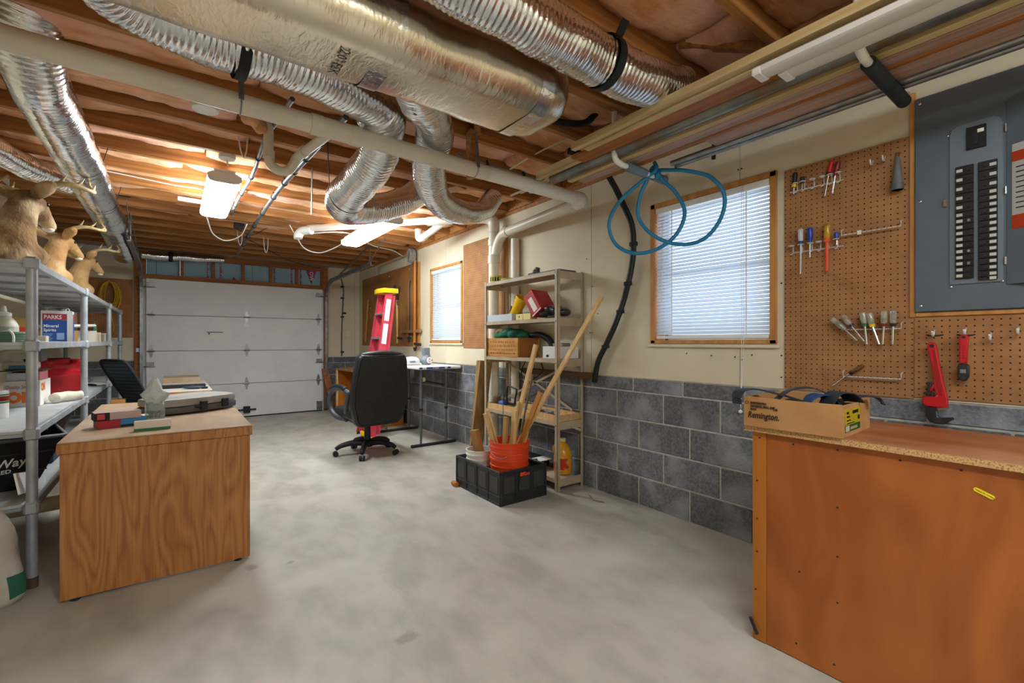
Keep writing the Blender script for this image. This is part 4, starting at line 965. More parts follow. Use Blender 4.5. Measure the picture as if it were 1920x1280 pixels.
MB().cyl((2.6405, 0.506, 1.158), (2.6415, 0.506, 1.158), 0.008, n=12).build('hang_hole', M_dark, h, world=True)
flatpart([(0.523, 0.985), (0.526, 1.0), (0.510, 1.0), (0.508, 0.96), (0.512, 0.94), (0.524, 0.94)], 2.648, 2.664).build('threaded_shank', M_iron, t, bevel=0.002, world=True)
flatpart([(0.535, 0.955), (0.535, 0.946), (0.502, 0.946), (0.502, 0.955)], 2.644, 2.668).build('adjusting_nut', M_iron, t, bevel=0.002, world=True)
flatpart([(0.524, 0.893), (0.527, 0.85), (0.518, 0.832), (0.498, 0.822), (0.468, 0.822), (0.452, 0.836), (0.437, 0.846), (0.440, 0.856), (0.470, 0.850), (0.488, 0.852), (0.492, 0.892)], 2.646, 2.666).build('hook_jaw', M_iron, t, bevel=0.003, world=True)
flatpart([(0.490, 0.892), (0.455, 0.897), (0.455, 0.888), (0.490, 0.882)], 2.642, 2.668).build('heel_jaw', M_chrome, t, bevel=0.001, world=True)
t = thing('short_wrench', 'short red wrench with dark iron head on the low pegboard', 'wrench', (2.66, 0.408, 1.1))
h = flatpart([(0.418, 1.206), (0.398, 1.206), (0.393, 1.19), (0.396, 1.15), (0.398, 1.085), (0.422, 1.085), (0.421, 1.15), (0.423, 1.19)], 2.648, 2.668).build('handle', M_red, t, bevel=0.004, world=True)
for k in range(6): MB().box(2.6472, 2.6482, 0.404, 0.412, 1.155-0.010*k, 1.161-0.010*k).build('embossed_mark', mat('deep_red', '9C1219'), h, sharp=None, world=True)
MB().cyl((2.6470, 0.408, 1.195), (2.6482, 0.408, 1.195), 0.006, n=12).build('hang_hole', M_dark, h, world=True)
flatpart([(0.423, 1.084), (0.396, 1.084), (0.391, 1.07), (0.392, 1.03), (0.402, 1.012), (0.416, 1.012), (0.426, 1.022), (0.427, 1.07)], 2.644, 2.668).build('head', M_iron, t, bevel=0.004, world=True)
MB().box(2.640, 2.646, 0.400, 0.418, 1.045, 1.062).build('jaw_block', M_steel, t, bevel=0.001, world=True)

# ---- workbench
M_ply = mat('orange_plywood', 'AE622A', '833F12', rough=0.42, scale=2.2, stretch=(1, 1.6, 0.55), detail=6, ramp=(0.3, 0.7), dist=1.4, c3='B0682A', s3=1.5)
M_stile = mat('honey_plywood', 'B36D22', 'A25E1A', rough=0.42, scale=2, stretch=(1, 4, 0.5))
M_top = mat('bench_top_red', 'A96A42', '95552F', rough=0.4, scale=3, stretch=(4, 0.6, 1), c3='B98463', s3=2)
M_chip = mat('particle_edge', 'C9A06A', '94683A', rough=0.8, scale=190, detail=2, ramp=(0.45, 0.66))
t = thing('workbench', 'orange plywood workbench standing under the pegboard', 'workbench', (1.85, 0.3, 0))
fp = MB().box(1.852, 1.865, -1.2, 0.835, 0.004, 0.822).build('front_panel', M_ply, t, world=True)
MB().box(1.848, 1.865, 0.836, 0.887, 0.004, 0.822).build('stile', M_stile, t, world=True)
MB().box(1.866, 2.345, 0.868, 0.886, 0.0, 0.822).build('end_panel', M_stile, t, world=True)
MB().box(2.33, 2.345, -1.2, 0.867, 0.0, 0.822).build('back_panel', M_stile, t, world=True)
top = MB().box(1.832, 2.36, -1.22, 0.913, 0.843, 0.846).build('top_veneer', M_top, t, world=True)
MB().box(1.832, 2.36, -1.22, 0.913, 0.823, 0.843).build('top_core', M_chip, t, world=True)
for (y, z) in ((0.86, 0.80), (0.87, 0.63), (0.87, 0.48), (0.87, 0.35), (0.875, 0.2), (0.74, 0.795), (0.6, 0.80), (0.43, 0.80), (0.29, 0.80), (0.6, 0.60), (0.6, 0.43), (0.6, 0.27), (0.72, 0.33), (0.73, 0.06), (0.61, 0.05)):
    MB().cyl((1.846 if y > 0.84 else 1.8505, y, z), (1.853, y, z), 0.0035, n=8).build('screw', M_dark, t, world=True)
M = Matrix.Translation((1.8508, 0.243, 0.745)) @ FACE_NX.to_4x4() @ Matrix.Rotation(-0.42, 4, 'Z')
mb = MB(); mb.prism(rbox(0.046, 0.012, 0, 0.0058, 5), 0, 0.0008, M); s_ = mb.build('sticker', mat('sticker_yellow', 'EED51A', rough=0.5), t, sharp=None, world=True)
text('MADE IN CHINA', 0.0058, M_ink, s_, M @ Vector((-0.020, -0.0021, 0.001)), FACE_NX @ Matrix.Rotation(-0.42, 3, 'Z'))
tag(MB().bar((1.838, 0.892, 0.085), (1.838, 0.865, 0.03), 0.008, 0.010, (1, 0, 0)).build('door_wedge', M_dark), 'small dark wedge leaning at the workbench corner', 'wedge')

# carton of straps on the bench
t = thing('carton', 'brown cardboard ammunition carton full of dark straps on the workbench', 'box', (1.985, 0.73, 0.846), rz=0.0)
bx = [(1.815, 0.905), (1.822, 0.577), (2.15, 0.590), (2.14, 0.915)]
for i in range(4):
    a, b = Vector((*bx[i], 0)), Vector((*bx[(i+1) % 4], 0)); mb = MB()
    ins = (Vector((1.985, 0.745, 0)) - (a+b)/2).normalized()*0.004
    h = [0.112, 0.108, 0.115, 0.11][i]
    vs = [a, b, b+ins, a+ins]; zz = 0.8465
    mb.add([v+Vector((0, 0, zz)) for v in vs] + [v+Vector((0, 0, zz+h+0.003*(k % 2))) for k, v in enumerate(vs)], [(0, 3, 2, 1), (4, 5, 6, 7), (0, 1, 5, 4), (1, 2, 6, 5), (2, 3, 7, 6), (3, 0, 4, 7)])
    mb.build(('front_side', 'end_side', 'back_side', 'end_side')[i], M_card, t, world=True)
MB().box(1.83, 2.13, 0.595, 0.90, 0.8468, 0.850).build('bottom', M_card, t, world=True)
fx = lambda y: 1.8145 + (0.905-y)*0.0213 - 0.0008
text('DISINTEGRATING\nCARTRIDGES, SMALL ARMS\nSHOTS', 0.0122, M_ink, t, (fx(0.885)-0.0005, 0.880, 0.934), FACE_NX, bold=0.0004, sx=0.62)
text('1.4S', 0.0125, M_ink, t, (fx(0.8), 0.797, 0.915), FACE_NX, bold=0.0005, sx=0.8)
text('Remington.', 0.034, M_ink, t, (fx(0.885)-0.0005, 0.890, 0.881), FACE_NX, shear=0.25, bold=0.0006, sx=0.74)
mb = MB(); mb.tube([(fx(0.895), 0.893+0.006*math.cos(a), 0.938+0.006*math.sin(a)) for a in [2*PI*k/12 for k in range(12)]], 0.0008, 6, closed=True); mb.build('print_ring', M_ink, t, world=True)
mb = MB(); mb.add([(1.852, 0.5772, 0.862), (2.02, 0.5838, 0.862), (2.02, 0.5838, 0.94), (1.852, 0.5772, 0.94)], [(0, 1, 2, 3), (3, 2, 1, 0)]); lb = mb.build('shipping_label', mat('label_yellow', 'EBD21F', rough=0.6), t, sharp=None, world=True)
sl = 0.0393
def lab_rect(u0, u1, z0, z1, m, k=1): 
    mb = MB(); e = -0.0005*k; f = lambda u: 0.5772+(u-1.852)*sl+e
    mb.add([(u0, f(u0), z0), (u1, f(u1), z0), (u1, f(u1), z1), (u0, f(u0), z1)], [(0, 1, 2, 3), (3, 2, 1, 0)]); mb.build('label_print', m, lb, sharp=None, world=True)
M_green = mat('label_green', '2E7A35', rough=0.6)
lab_rect(1.852, 2.02, 0.862, 0.886, M_green); lab_rect(1.855, 1.895, 0.864, 0.884, M_paper, 2); lab_rect(1.905, 1.985, 0.868, 0.878, mat('label_cream', 'D8CFA0'), 2)
for (a, b, c, d) in ((1.865, 1.89, 0.925, 0.933), (1.93, 1.995, 0.922, 0.933), (1.865, 1.90, 0.912, 0.918), (1.865, 1.91, 0.900, 0.904), (1.99, 2.012, 0.897, 0.912), (1.865, 1.955, 0.890, 0.893)): lab_rect(a, b, c, d, M_ink, 2)
# straps and harness webbing inside, as loose pieces
M_web = mat('black_webbing', '23272E', rough=0.7, bump=0.2, bscale=200, stretch=(1, 1, 1)); M_denim = mat('navy_cloth', '2C4A7E', '1F3762', rough=0.8, scale=60)
def ribbon(pts, w, m, label, up=(0, 0, 1), name='webbing_strap', th=0.004):
    P = catmull(pts, 6); mb = MB(); up = Vector(up); vs = []
    for i, p in enumerate(P):
        d = (P[min(i+1, len(P)-1)]-P[max(i-1, 0)]).normalized(); s = d.cross(up)
        if s.length < 1e-3: s = Vector((1, 0, 0))
        s.normalize(); nn = s.cross(d)
        for a, b in ((-1, -1), (1, -1), (1, 1), (-1, 1)): vs.append(p + s*a*w/2 + nn*b*th/2)
    n = len(P); fs = [(i*4+k, i*4+(k+1) % 4, (i+1)*4+(k+1) % 4, (i+1)*4+k) for i in range(n-1) for k in range(4)] + [(3, 2, 1, 0), tuple((n-1)*4+k for k in range(4))]
    mb.add(vs, fs); return tag(mb.build(name, m, sharp=50), label, 'strap', 'straps in the carton')
ribbon([(1.80, 0.925, 0.93), (1.80, 0.925, 0.965), (1.83, 0.915, 0.985), (1.88, 0.88, 0.985), (1.92, 0.80, 0.965), (1.95, 0.74, 0.945)], 0.045, M_web, 'black webbing strap flopping over the far corner of the carton')
ribbon([(1.90, 0.83, 0.94), (1.93, 0.79, 0.985), (1.96, 0.73, 1.0), (1.99, 0.68, 0.98), (2.0, 0.63, 0.945)], 0.055, M_web, 'black webbing strap arched in the middle of the carton')
ribbon([(1.88, 0.72, 0.93), (1.90, 0.70, 0.97), (1.94, 0.675, 0.98), (1.98, 0.66, 0.95)], 0.06, M_denim, 'navy cloth strap folded in the carton')
ribbon([(1.90, 0.66, 0.93), (1.93, 0.64, 0.985), (1.97, 0.615, 0.99), (2.02, 0.60, 0.955)], 0.07, M_web, 'wide black strap bulging at the label end of the carton')
ribbon([(1.98, 0.66, 0.945), (2.03, 0.62, 0.965), (2.06, 0.575, 0.975), (2.09, 0.55, 0.968), (2.10, 0.535, 0.945)], 0.04, M_web, 'black strap tongue hanging over the yellow-labelled end')
mb = MB()
for q in range(14): mb.sphere((rr.uniform(1.87, 2.10), rr.uniform(0.64, 0.86), rr.uniform(0.885, 0.925)), (0.045, 0.045, 0.028))
tag(fuse(mb, 'harness_bundle', M_web, None, 0.012, 2), 'dark bundled harness filling the bottom of the carton', 'harness')
# ================================================================== METAL SHELF UNIT, CRATE AND LUMBER
M_tanmetal = mat('tan_painted_steel', 'B9A88F', 'AB997F', rough=0.5, scale=8)
t = thing('metal_shelf_unit', 'tan steel shelf unit with five shelves against the block wall', 'shelf unit', (2.55, 3.17, 0))
for x in (2.405, 2.692):
    for y in (2.65, 3.69):
        s = 1 if y < 3 else -1; q = 1 if x < 2.5 else -1
        mb = MB(); mb.box(x, x+q*0.003, y, y+s*0.03, 0, 1.745); mb.box(x, x+q*0.03, y, y+s*0.003, 0, 1.745); mb.build('post', M_tanmetal, t, world=True)
for z in (1.738, 1.366, 1.04, 0.545, 0.098):
    mb = MB(); mb.box(2.408, 2.608, 2.655, 3.687, z-0.003, z); mb.box(2.4085, 2.4115, 2.655, 3.687, z-0.030, z-0.003); mb.box(2.605, 2.608, 2.655, 3.687, z-0.030, z-0.003)
    mb.box(2.412, 2.684, 2.6535, 2.6565, z-0.062, z); mb.box(2.412, 2.684, 3.684, 3.687, z-0.062, z); mb.build('shelf', M_tanmetal, t, world=True)
for a, b in (((2.6105, 2.70, 0.62), (2.6105, 3.64, 1.0)), ((2.6105, 2.70, 1.0), (2.6105, 3.64, 0.62))):
    MB().bar(a, b, 0.02, 0.003, (1, 0, 0)).build('cross_brace', M_tanmetal, t, world=True)
MB().bar((2.66, 2.648, 0.46), (2.55, 2.648, 0.50), 0.003, 0.018).build('corner_gusset', M_tanmetal, t, world=True)
for y, z in ((2.66, 1.70), (2.66, 1.34), (2.66, 1.01), (2.66, 0.52), (3.68, 1.70), (3.68, 1.34), (3.68, 1.01)):
    MB().cyl((2.402, y+0.008*(1 if y < 3 else -1), z), (2.406, y+0.008*(1 if y < 3 else -1), z), 0.005, n=8).build('bolt', M_steel, t, world=True)

# top shelf
t = thing('tape_roll', 'yellow roll of printed caution tape on the top shelf', 'tape roll', (2.50, 3.62, 1.739))
MB().lathe([(0.03, 0), (0.062, 0), (0.062, 0.07), (0.03, 0.07), (0.03, 0)], n=24, cap=False).build('tape', mat('caution_yellow', 'C9C043', 'B3AA36', rough=0.5, scale=9), t)
for k in range(5):
    a = PI + 0.1 + 0.42*k - 0.6
    MB().box(0.0615, 0.0628, -0.007, 0.007, 0.015, 0.055, Matrix.Rotation(a, 4, 'Z')).build('print_mark', M_ink, t, sharp=None)
tag(MB().lathe([(0.075, 0), (0.078, 0.006), (0.078, 0.03), (0.07, 0.034)], (2.55, 3.49, 1.739), n=22).build('tin_lid', mat('olive_tin', 'A89C38', rough=0.5)), 'olive-yellow tin lid beside the caution tape', 'lid')
mb = MB(); mb.sphere((2.50, 3.02, 1.775), (0.035, 0.03, 0.03)); mb.cyl((2.50, 3.02, 1.76), (2.48, 3.10, 1.752), 0.018); mb.cyl((2.50, 3.02, 1.77), (2.50, 3.0, 1.81), 0.022); mb.cyl((2.50, 3.0, 1.755), (2.53, 2.95, 1.755), 0.014); mb.cyl((2.49, 3.05, 1.741), (2.49, 3.05, 1.76), 0.02)
tag(fuse(mb, 'pipe_fitting', mat('dull_brass', '6E6660', '57504B', rough=0.5, metal=0.6, scale=20), None, 0.005, 2), 'dull metal pipe fitting on the top shelf', 'fitting')
tag(MB().box(2.43, 2.62, 2.66, 2.99, 1.739, 1.751, Matrix.Rotation(0.0, 4, 'Z')).build('dark_sheet_metal', mat('dark_sheet', '4A4A48', rough=0.5), bevel=0.002), 'flat dark sheet lying on the top shelf above the red box', 'sheet')
# second shelf
z = 1.367
t = thing('parts_tray', 'pale grey plastic tray at the end of the second shelf', 'tray', (2.46, 3.47, z))
MB().box(-0.045, 0.05, -0.21, 0.20, 0, 0.008).build('base', mat('pale_tray', 'B9C0C6', rough=0.5), t)
for a in ((-0.045, -0.041, -0.21, 0.20), (0.046, 0.05, -0.21, 0.20), (-0.041, 0.046, -0.21, -0.206), (-0.041, 0.046, 0.196, 0.20)): MB().box(*a, 0.008, 0.06).build('side', MATS['pale_tray'], t)
tag(MB().box(2.53, 2.62, 3.36, 3.56, z, z+0.065).build('dark_case', M_dark, bevel=0.008), 'low dark case behind the pale tray', 'case')
mb = MB(); mb.sphere((2.57, 3.44, z+0.085), (0.035, 0.05, 0.02)); mb.cyl((2.55, 3.47, z+0.09), (2.52, 3.40, z+0.14), 0.008); mb.cyl((2.55, 3.40, z+0.09), (2.55, 3.36, z+0.15), 0.007)
tag(fuse(mb, 'hand_tool', mat('brown_tool', '5B4A3E', rough=0.5), None, 0.005, 2), 'small brown hand tool on the dark case', 'tool')
t = thing('yellow_tumbler', 'tall yellow plastic tumbler leaning on the second shelf', 'tumbler', (2.515, 3.37, z+0.035), rot=(0.62, 0.06, 0))
MB().lathe([(0.0, 0.0), (0.040, 0), (0.044, 0.01), (0.056, 0.19), (0.060, 0.20), (0.060, 0.213), (0.054, 0.213), (0.052, 0.19), (0.041, 0.012), (0.0, 0.012)], n=24, cap=False).build('cup', M_yellow, t)
for k, q in enumerate((0.165, 0.18)): MB().lathe([(0.0545, q), (0.056, q+0.003), (0.055, q+0.006)], n=24, cap=False).build('rim_line', M_yellow, t)
for i, (a, b) in enumerate(((3.115, 3.215), (3.01, 3.11))):
    o = tag(MB().box(2.425, 2.50, a, b, z, z+0.052).build('small_carton', mat('pale_yellow_card', 'DCCB88', rough=0.7), bevel=0.002), ('small pale yellow carton with a black dot on the second shelf', 'small pale yellow carton beside the red box')[i], 'carton')
    if i == 0: MB().cyl((2.4245, a+0.05, z+0.028), (2.4255, a+0.05, z+0.028), 0.008, n=10).build('print_dot', M_ink, o)
tag(MB().box(2.46, 2.54, 3.0, 3.17, z+0.053, z+0.105).build('grey_part', mat('grey_part', '9A968C', rough=0.5), bevel=0.012), 'grey plastic part resting on the yellow cartons', 'part')
t = thing('red_box', 'red product box tipped on its edge on the second shelf', 'box', (2.52, 2.90, z+0.005), rot=(-0.62, 0, 0.1))
MB().box(-0.09, 0.10, -0.06, 0.06, 0.055, 0.26).build('carton', mat('box_red', 'B5222C', rough=0.4), t, bevel=0.002)
MB().box(-0.0915, -0.0895, -0.025, 0.025, 0.08, 0.21).build('label', M_paper, t, sharp=None)
MB().box(-0.092, -0.0895, -0.06, 0.06, 0.06, 0.068).build('label_line', M_whiteink, t, sharp=None)
mb = MB()
for q in range(9): mb.sphere((2.52+0.02*math.sin(q*2.1), 2.70+0.026*q, z+0.036+0.045*math.sin(PI*(q+1)/10)*(0.8+0.2*math.sin(q*2.9))), (0.07, 0.05, 0.035))
tag(fuse(mb, 'plastic_bag', mat('black_clear_bag', '3A3A3C', '242426', rough=0.22, scale=12, bump=0.6, bscale=25), None, 0.011, 1), 'shiny dark plastic bag of parts at the end of the second shelf', 'bag')
tag(MB().box(2.43, 2.47, 2.70, 2.80, z+0.001, z+0.02).build('flat_tool', M_dark, bevel=0.004), 'flat dark tool at the front of the second shelf', 'tool')
# third shelf
z = 1.041
M_crate = mat('old_crate_wood', 'C9924F', 'AD7436', rough=0.6, scale=4, stretch=(1, 1, 6))
t = thing('wooden_crate', 'wooden ammunition crate with faded stencil on the third shelf', 'crate', (2.54, 3.44, z))
fr = MB().box(-0.115, -0.10, -0.255, 0.235, 0, 0.17).build('front_board', M_crate, t, bevel=0.002)
MB().box(0.12, 0.135, -0.255, 0.235, 0, 0.17).build('back_board', M_crate, t, bevel=0.002)
for y in (-0.255, 0.22): MB().box(-0.099, 0.119, y, y+0.015, 0, 0.17).build('end_board', mat('crate_end', 'A9692C', '955822', rough=0.6, scale=4), t, bevel=0.002)
MB().box(-0.10, 0.12, -0.24, 0.22, 0, 0.012).build('bottom', M_crate, t)
M_sten = mat('faded_stencil', '5E3E22', rough=0.8)
for zz, hh, mm in ((1.165, 0.022, mat('pale_stencil', '9A6B38', rough=0.8)), (1.128, 0.022, MATS['pale_stencil']), (1.095, 0.018, MATS['pale_stencil']), (1.066, 0.012, M_sten)):
    yy = 3.615
    while yy > 3.25:
        ww = rr.uniform(0.012, 0.03); MB().box(2.4242, 2.4255, yy-ww, yy, zz, zz+hh*rr.uniform(0.8, 1)).build('stencil_mark', mm, fr, sharp=None, world=True); yy -= ww + rr.uniform(0.006, 0.02)
mb = MB()
for q in range(12): mb.sphere((2.54+0.05*math.sin(q*2.3), 3.26+0.028*q, 1.205+0.05*math.sin(PI*(q+1)/13)+0.015*math.sin(q*3.1)), (0.075, 0.055, 0.05))
tag(fuse(mb, 'green_cloth', mat('dark_green_cloth', '1F6A4A', '124632', rough=0.8, scale=12, bump=0.3, bscale=30), None, 0.012, 2), 'crumpled dark green cloth heaped in the wooden crate', 'cloth')
tag(MB().tube(catmull([(2.50, 3.55, 1.24), (2.47, 3.57, 1.27), (2.47, 3.52, 1.285), (2.49, 3.48, 1.27)], 5), 0.012, 10).build('tan_strap', mat('tan_cloth', 'B39A7C', rough=0.8), sharp=180), 'tan strap looped over the green cloth', 'strap')
tag(MB().tube(catmull([(2.60, 3.25, 1.23), (2.63, 3.12, 1.24), (2.66, 3.02, 1.18), (2.66, 2.97, 1.06)], 6), 0.028, 10).build('black_hose', M_black, sharp=180), 'black ribbed hose hanging out of the crate', 'hose')
t = thing('white_carton', 'white cardboard carton with printed stamp on the third shelf', 'box', (2.53, 2.79, z))
MB().box(-0.10, 0.12, -0.125, 0.065, 0, 0.098).build('carton', mat('carton_white', 'DDDCD8', rough=0.7), t, bevel=0.002)
MB().box(-0.1012, -0.0998, -0.01, 0.02, 0.012, 0.032).build('stamp', M_ink, t, sharp=None)
t = thing('white_tub', 'open white tub of small hardware beside the white carton', 'tub', (2.60, 2.615, z-0.062))
tag(MB().box(2.50, 2.60, 2.70, 2.82, z+0.0985, z+0.125).build('grey_connector', M_steel, bevel=0.008), 'bundle of grey metal hardware on the white carton', 'hardware')
COL.objects.unlink(t); bpy.data.objects.remove(t)
# fourth shelf
z = 0.546
t = thing('wood_tray', 'shallow wooden tray holding tools on the fourth shelf', 'tray', (2.54, 3.1, z))
MB().box(2.42, 2.68, 2.665, 3.67, z, z+0.012).build('base', M_wood, t, world=True)
for a in ((2.42, 2.435, 2.665, 3.67), (2.665, 2.68, 2.665, 3.67)): MB().box(a[0], a[1], a[2], a[3], z+0.012, z+0.05).build('side', M_wood, t, world=True)
for a in ((2.436, 2.664, 2.665, 2.68), (2.436, 2.664, 3.655, 3.67)): MB().box(*a, z+0.012, z+0.05).build('side', M_wood, t, world=True)
rl = random.Random(11)
hl = ('dark pliers lying in the tray near the front post', 'grey steel rule in the tray', 'dark chisel in the middle of the tray', 'teal-handled tool at the back of the tray', 'steel file at the far side of the tray', 'black clamp end in the tray beside the hacksaw')
hm = (M_dark, M_steel, M_black, mat('teal', '3E8C8E', rough=0.4), M_steel, M_dark)
for i in range(6):
    y = 2.78 + 0.145*i; x = 2.50 + 0.05*(i % 3)
    tag(MB().bar((x, y-0.06, z+0.03+0.01*(i % 2)), (x+0.05*math.sin(i*2), y+0.09, z+0.035), 0.03, 0.02).build('hand_tool', hm[i], bevel=0.006), hl[i], 'tool', 'tools in the wooden tray')
t = thing('hacksaw', 'black-framed hacksaw propped on the fourth shelf', 'saw', (2.5, 3.36, 0.6))
MB().tube(catmull([(2.50, 3.33, 0.60), (2.50, 3.32, 0.66), (2.50, 3.30, 0.735), (2.50, 3.33, 0.752), (2.50, 3.42, 0.765), (2.50, 3.445, 0.75), (2.50, 3.45, 0.64), (2.50, 3.44, 0.60)], 5), 0.008, 8).build('frame', M_black, t, sharp=180, world=True)
MB().bar((2.50, 3.31, 0.665), (2.50, 3.44, 0.66), 0.003, 0.012).build('blade', M_steel, t, world=True)
tag(MB().cyl((2.48, 3.52, 0.597), (2.48, 3.46, 0.597), 0.03, n=16).build('blue_tape', mat('blue_tape', '2A55A0', rough=0.5)), 'roll of blue tape in the wooden tray', 'tape')
tag(MB().lathe([(0.035, 0), (0.038, 0.01), (0.036, 0.055), (0.03, 0.06)], (2.49, 3.60, 0.597), n=16).build('brown_cup', mat('brown_cup', '6C5140', rough=0.6)), 'small brown cup at the far end of the wooden tray', 'cup')
cable([(2.60, 3.30, 1.0), (2.58, 3.33, 0.9), (2.58, 3.30, 0.80), (2.60, 3.18, 0.84), (2.62, 3.08, 0.92), (2.62, 3.10, 0.99)], 0.005, M_black, 'thin black wire loops hanging under the third shelf')
tag(MB().box(2.62, 2.69, 2.50, 3.40, 0.885, 0.93).build('brown_ledge', mat('dark_wood_ledge', '5E412A', rough=0.7), bevel=0.003), 'dark wooden rail on the block wall behind the shelf unit', 'rail')
# bottom shelf
t = thing('liquid_jug', 'yellow jug with red printed label on the bottom shelf', 'jug', (2.57, 2.765, 0.099))
MB().lathe([(0.060, 0), (0.072, 0.008), (0.074, 0.04), (0.074, 0.15), (0.070, 0.175), (0.055, 0.21), (0.032, 0.245), (0.022, 0.255), (0.022, 0.265)], n=24).build('bottle', mat('amber_bottle', 'D69C1E', 'C78A16', rough=0.25, scale=4), t)
MB().lathe([(0.026, 0.262), (0.026, 0.285), (0.022, 0.288)], n=20).build('cap', mat('cream_cap', 'CDB98A', rough=0.5), t)
MB().lathe([(0.0755, 0.045), (0.0755, 0.135)], n=24, cap=False).build('label', mat('jug_label', 'B7301C', 'D9922A', rough=0.5, scale=14, ramp=(0.5, 0.56)), t)
MB().box(-0.079, -0.0752, -0.014, 0.014, 0.07, 0.11).build('label_panel', M_ink, t, sharp=None)
MB().tube(catmull([(-0.025, 0.01, 0.25), (-0.07, 0.015, 0.235), (-0.085, 0.018, 0.2), (-0.07, 0.015, 0.165)], 5), 0.010, 10).build('handle', MATS['amber_bottle'], t, sharp=180)
tag(MB().box(2.46, 2.64, 3.0, 3.3, 0.10, 0.17).build('black_case', M_black, bevel=0.012), 'black plastic case on the bottom shelf', 'case')
tag(MB().box(2.43, 2.60, 2.93, 3.05, 0.172, 0.178, Matrix.Rotation(0.0, 4, 'X')).build('white_sheet', M_paper), 'folded white sheet on the black case', 'sheet')
tag(MB().bar((2.44, 3.32, 0.115), (2.44, 2.95, 0.19), 0.03, 0.015).build('steel_strip', M_steel), 'thin steel strip leaning on the black case', 'strip')

# leaning boards left of the unit
for i, (b, tp, w) in enumerate((((2.36, 3.80, 0), (2.47, 3.765, 0.99), 0.14), ((2.45, 3.915, 0), (2.53, 3.915, 0.985), 0.12))):
    tag(MB().bar(b, tp, 0.03 if i == 0 else 0.045, w, (1, 0, 0.0)).build('leaning_board', mat('old_board', 'A7854F', '84643A', rough=0.6, scale=4, stretch=(6, 6, 1)), bevel=0.003), ('weathered plank leaning at the end of the shelf unit, front one', 'weathered plank leaning behind the front plank by the shelf unit')[i], 'plank', 'leaning planks')

M_cr = mat('crate_black', '2C2D2F', '232425', rough=0.45, scale=20)
# ---- folding crate
t = thing('folding_crate', 'black folding plastic crate standing on the floor by the shelf unit', 'crate', (2.085, 2.975, 0))
X0, X1, Y0, Y1, HC = 1.87, 2.30, 2.66, 3.29, 0.245
def crate_side(p0, p1, nrm):
    p0, p1, nrm = Vector(p0), Vector(p1), Vector(nrm); d = (p1-p0).normalized(); L = (p1-p0).length
    M = Matrix((d, nrm, Vector((0, 0, 1)))).transposed().to_4x4(); M.translation = p0
    if M.determinant() < 0: pass
    s = MB().box(0.012, L-0.012, -0.004, 0.0, 0.012, HC-0.012, M).build('side_wall', M_cr, t, world=True)
    MB().box(0, L, -0.012, 0.004, HC-0.022, HC, M).build('rim', M_cr, t, bevel=0.003, world=True)
    MB().box(0, L, -0.012, 0.004, 0.0, 0.016, M).build('bottom_rail', M_cr, t, bevel=0.003, world=True)
    MB().box(0, L, -0.004, 0.005, 0.058, 0.068, M).build('mid_rail', M_cr, t, bevel=0.002, world=True)
    n = 4 if L > 0.5 else 3
    for k in range(n+1):
        u = (L-0.012)*k/n; MB().box(u, u+0.012, -0.004, 0.006, 0, HC, M).build('rib', M_cr, t, bevel=0.002, world=True)
    for k in range(n):
        u0 = (L-0.012)*k/n + 0.03; u1 = (L-0.012)*(k+1)/n - 0.018
        MB().box(u0, u1, 0.0, 0.003, 0.085, HC-0.045, M).build('raised_panel', mat('crate_panel', '3A3B3D', rough=0.5), t, bevel=0.003, world=True)
    return M
crate_side((X0, Y1, 0), (X0, Y0, 0), (-1, 0, 0)); M = crate_side((X0, Y0, 0), (X1, Y0, 0), (0, -1, 0)); crate_side((X1, Y0, 0), (X1, Y1, 0), (1, 0, 0)); crate_side((X1, Y1, 0), (X0, Y1, 0), (0, 1, 0))
MB().box(X0+0.004, X1-0.004, Y0+0.004, Y1-0.004, 0.006, 0.014).build('floor_panel', M_cr, t, world=True)
MB().box(0.17, 0.26, 0.004, 0.014, HC-0.055, HC-0.028, M).build('latch', mat('latch_orange', 'E0461C', rough=0.4), t, bevel=0.004, world=True)
MB().tube(catmull([(2.03, Y0-0.008, 0.10), (2.04, Y0-0.009, 0.16), (2.08, Y0-0.009, 0.205), (2.13, Y0-0.009, 0.215)], 5), 0.006, 8).build('latch_arc', M_cr, t, sharp=180, world=True)

def bucket(cx, cy, z0, r, h, m, label, ribs, flare=0.88):
    t = thing('bucket', label, 'bucket', (cx, cy, z0), group='buckets in the crate')
    pr = [(r*flare*0.96, 0), (r*flare, 0.006)]
    for q in ribs: rr_ = r*(flare + (1-flare)*q); pr += [(rr_, h*q-0.010), (rr_+0.007, h*q-0.007), (rr_+0.007, h*q+0.004), (rr_+0.001, h*q+0.007)]
    pr += [(r, h-0.006), (r+0.006, h-0.005), (r+0.006, h), (r-0.004, h), (r*flare-0.004, 0.012), (0.0, 0.012)]
    MB().lathe([(0, 0.0)] + pr, n=32, cap=False).build('pail', m, t)
    return t
M_or = mat('orange_bucket', 'E2481A', rough=0.35)
t = bucket(2.085, 2.845, 0.02, 0.152, 0.40, M_or, 'orange five-gallon bucket stuffed with scrap lumber', (0.42, 0.55, 0.68, 0.8, 0.91))
MB().tube(catmull([(2.085-0.155, 2.90, 0.40), (1.915, 2.84, 0.345), (1.935, 2.76, 0.315), (1.975, 2.72, 0.33)], 6), 0.003, 6).build('bail_wire', M_chrome, t, sharp=180, world=True)
t = bucket(2.00, 3.135, 0.02, 0.108, 0.29, mat('white_bucket', 'DEDCD4', rough=0.4), 'white pail with wood offcuts beside the orange bucket', (0.6, 0.75, 0.88))
MB().lathe([(0.1055, 0.06), (0.108, 0.15)], n=28, cap=False).build('label', M_steel, t)
def stick(b, tp, w, h, label, m=M_wood, up=(1, 0, 0)):
    return tag(MB().bar(b, tp, w, h, up).build('wood_stick', m, bevel=0.002), label, 'wood stick', 'scrap lumber in the buckets')
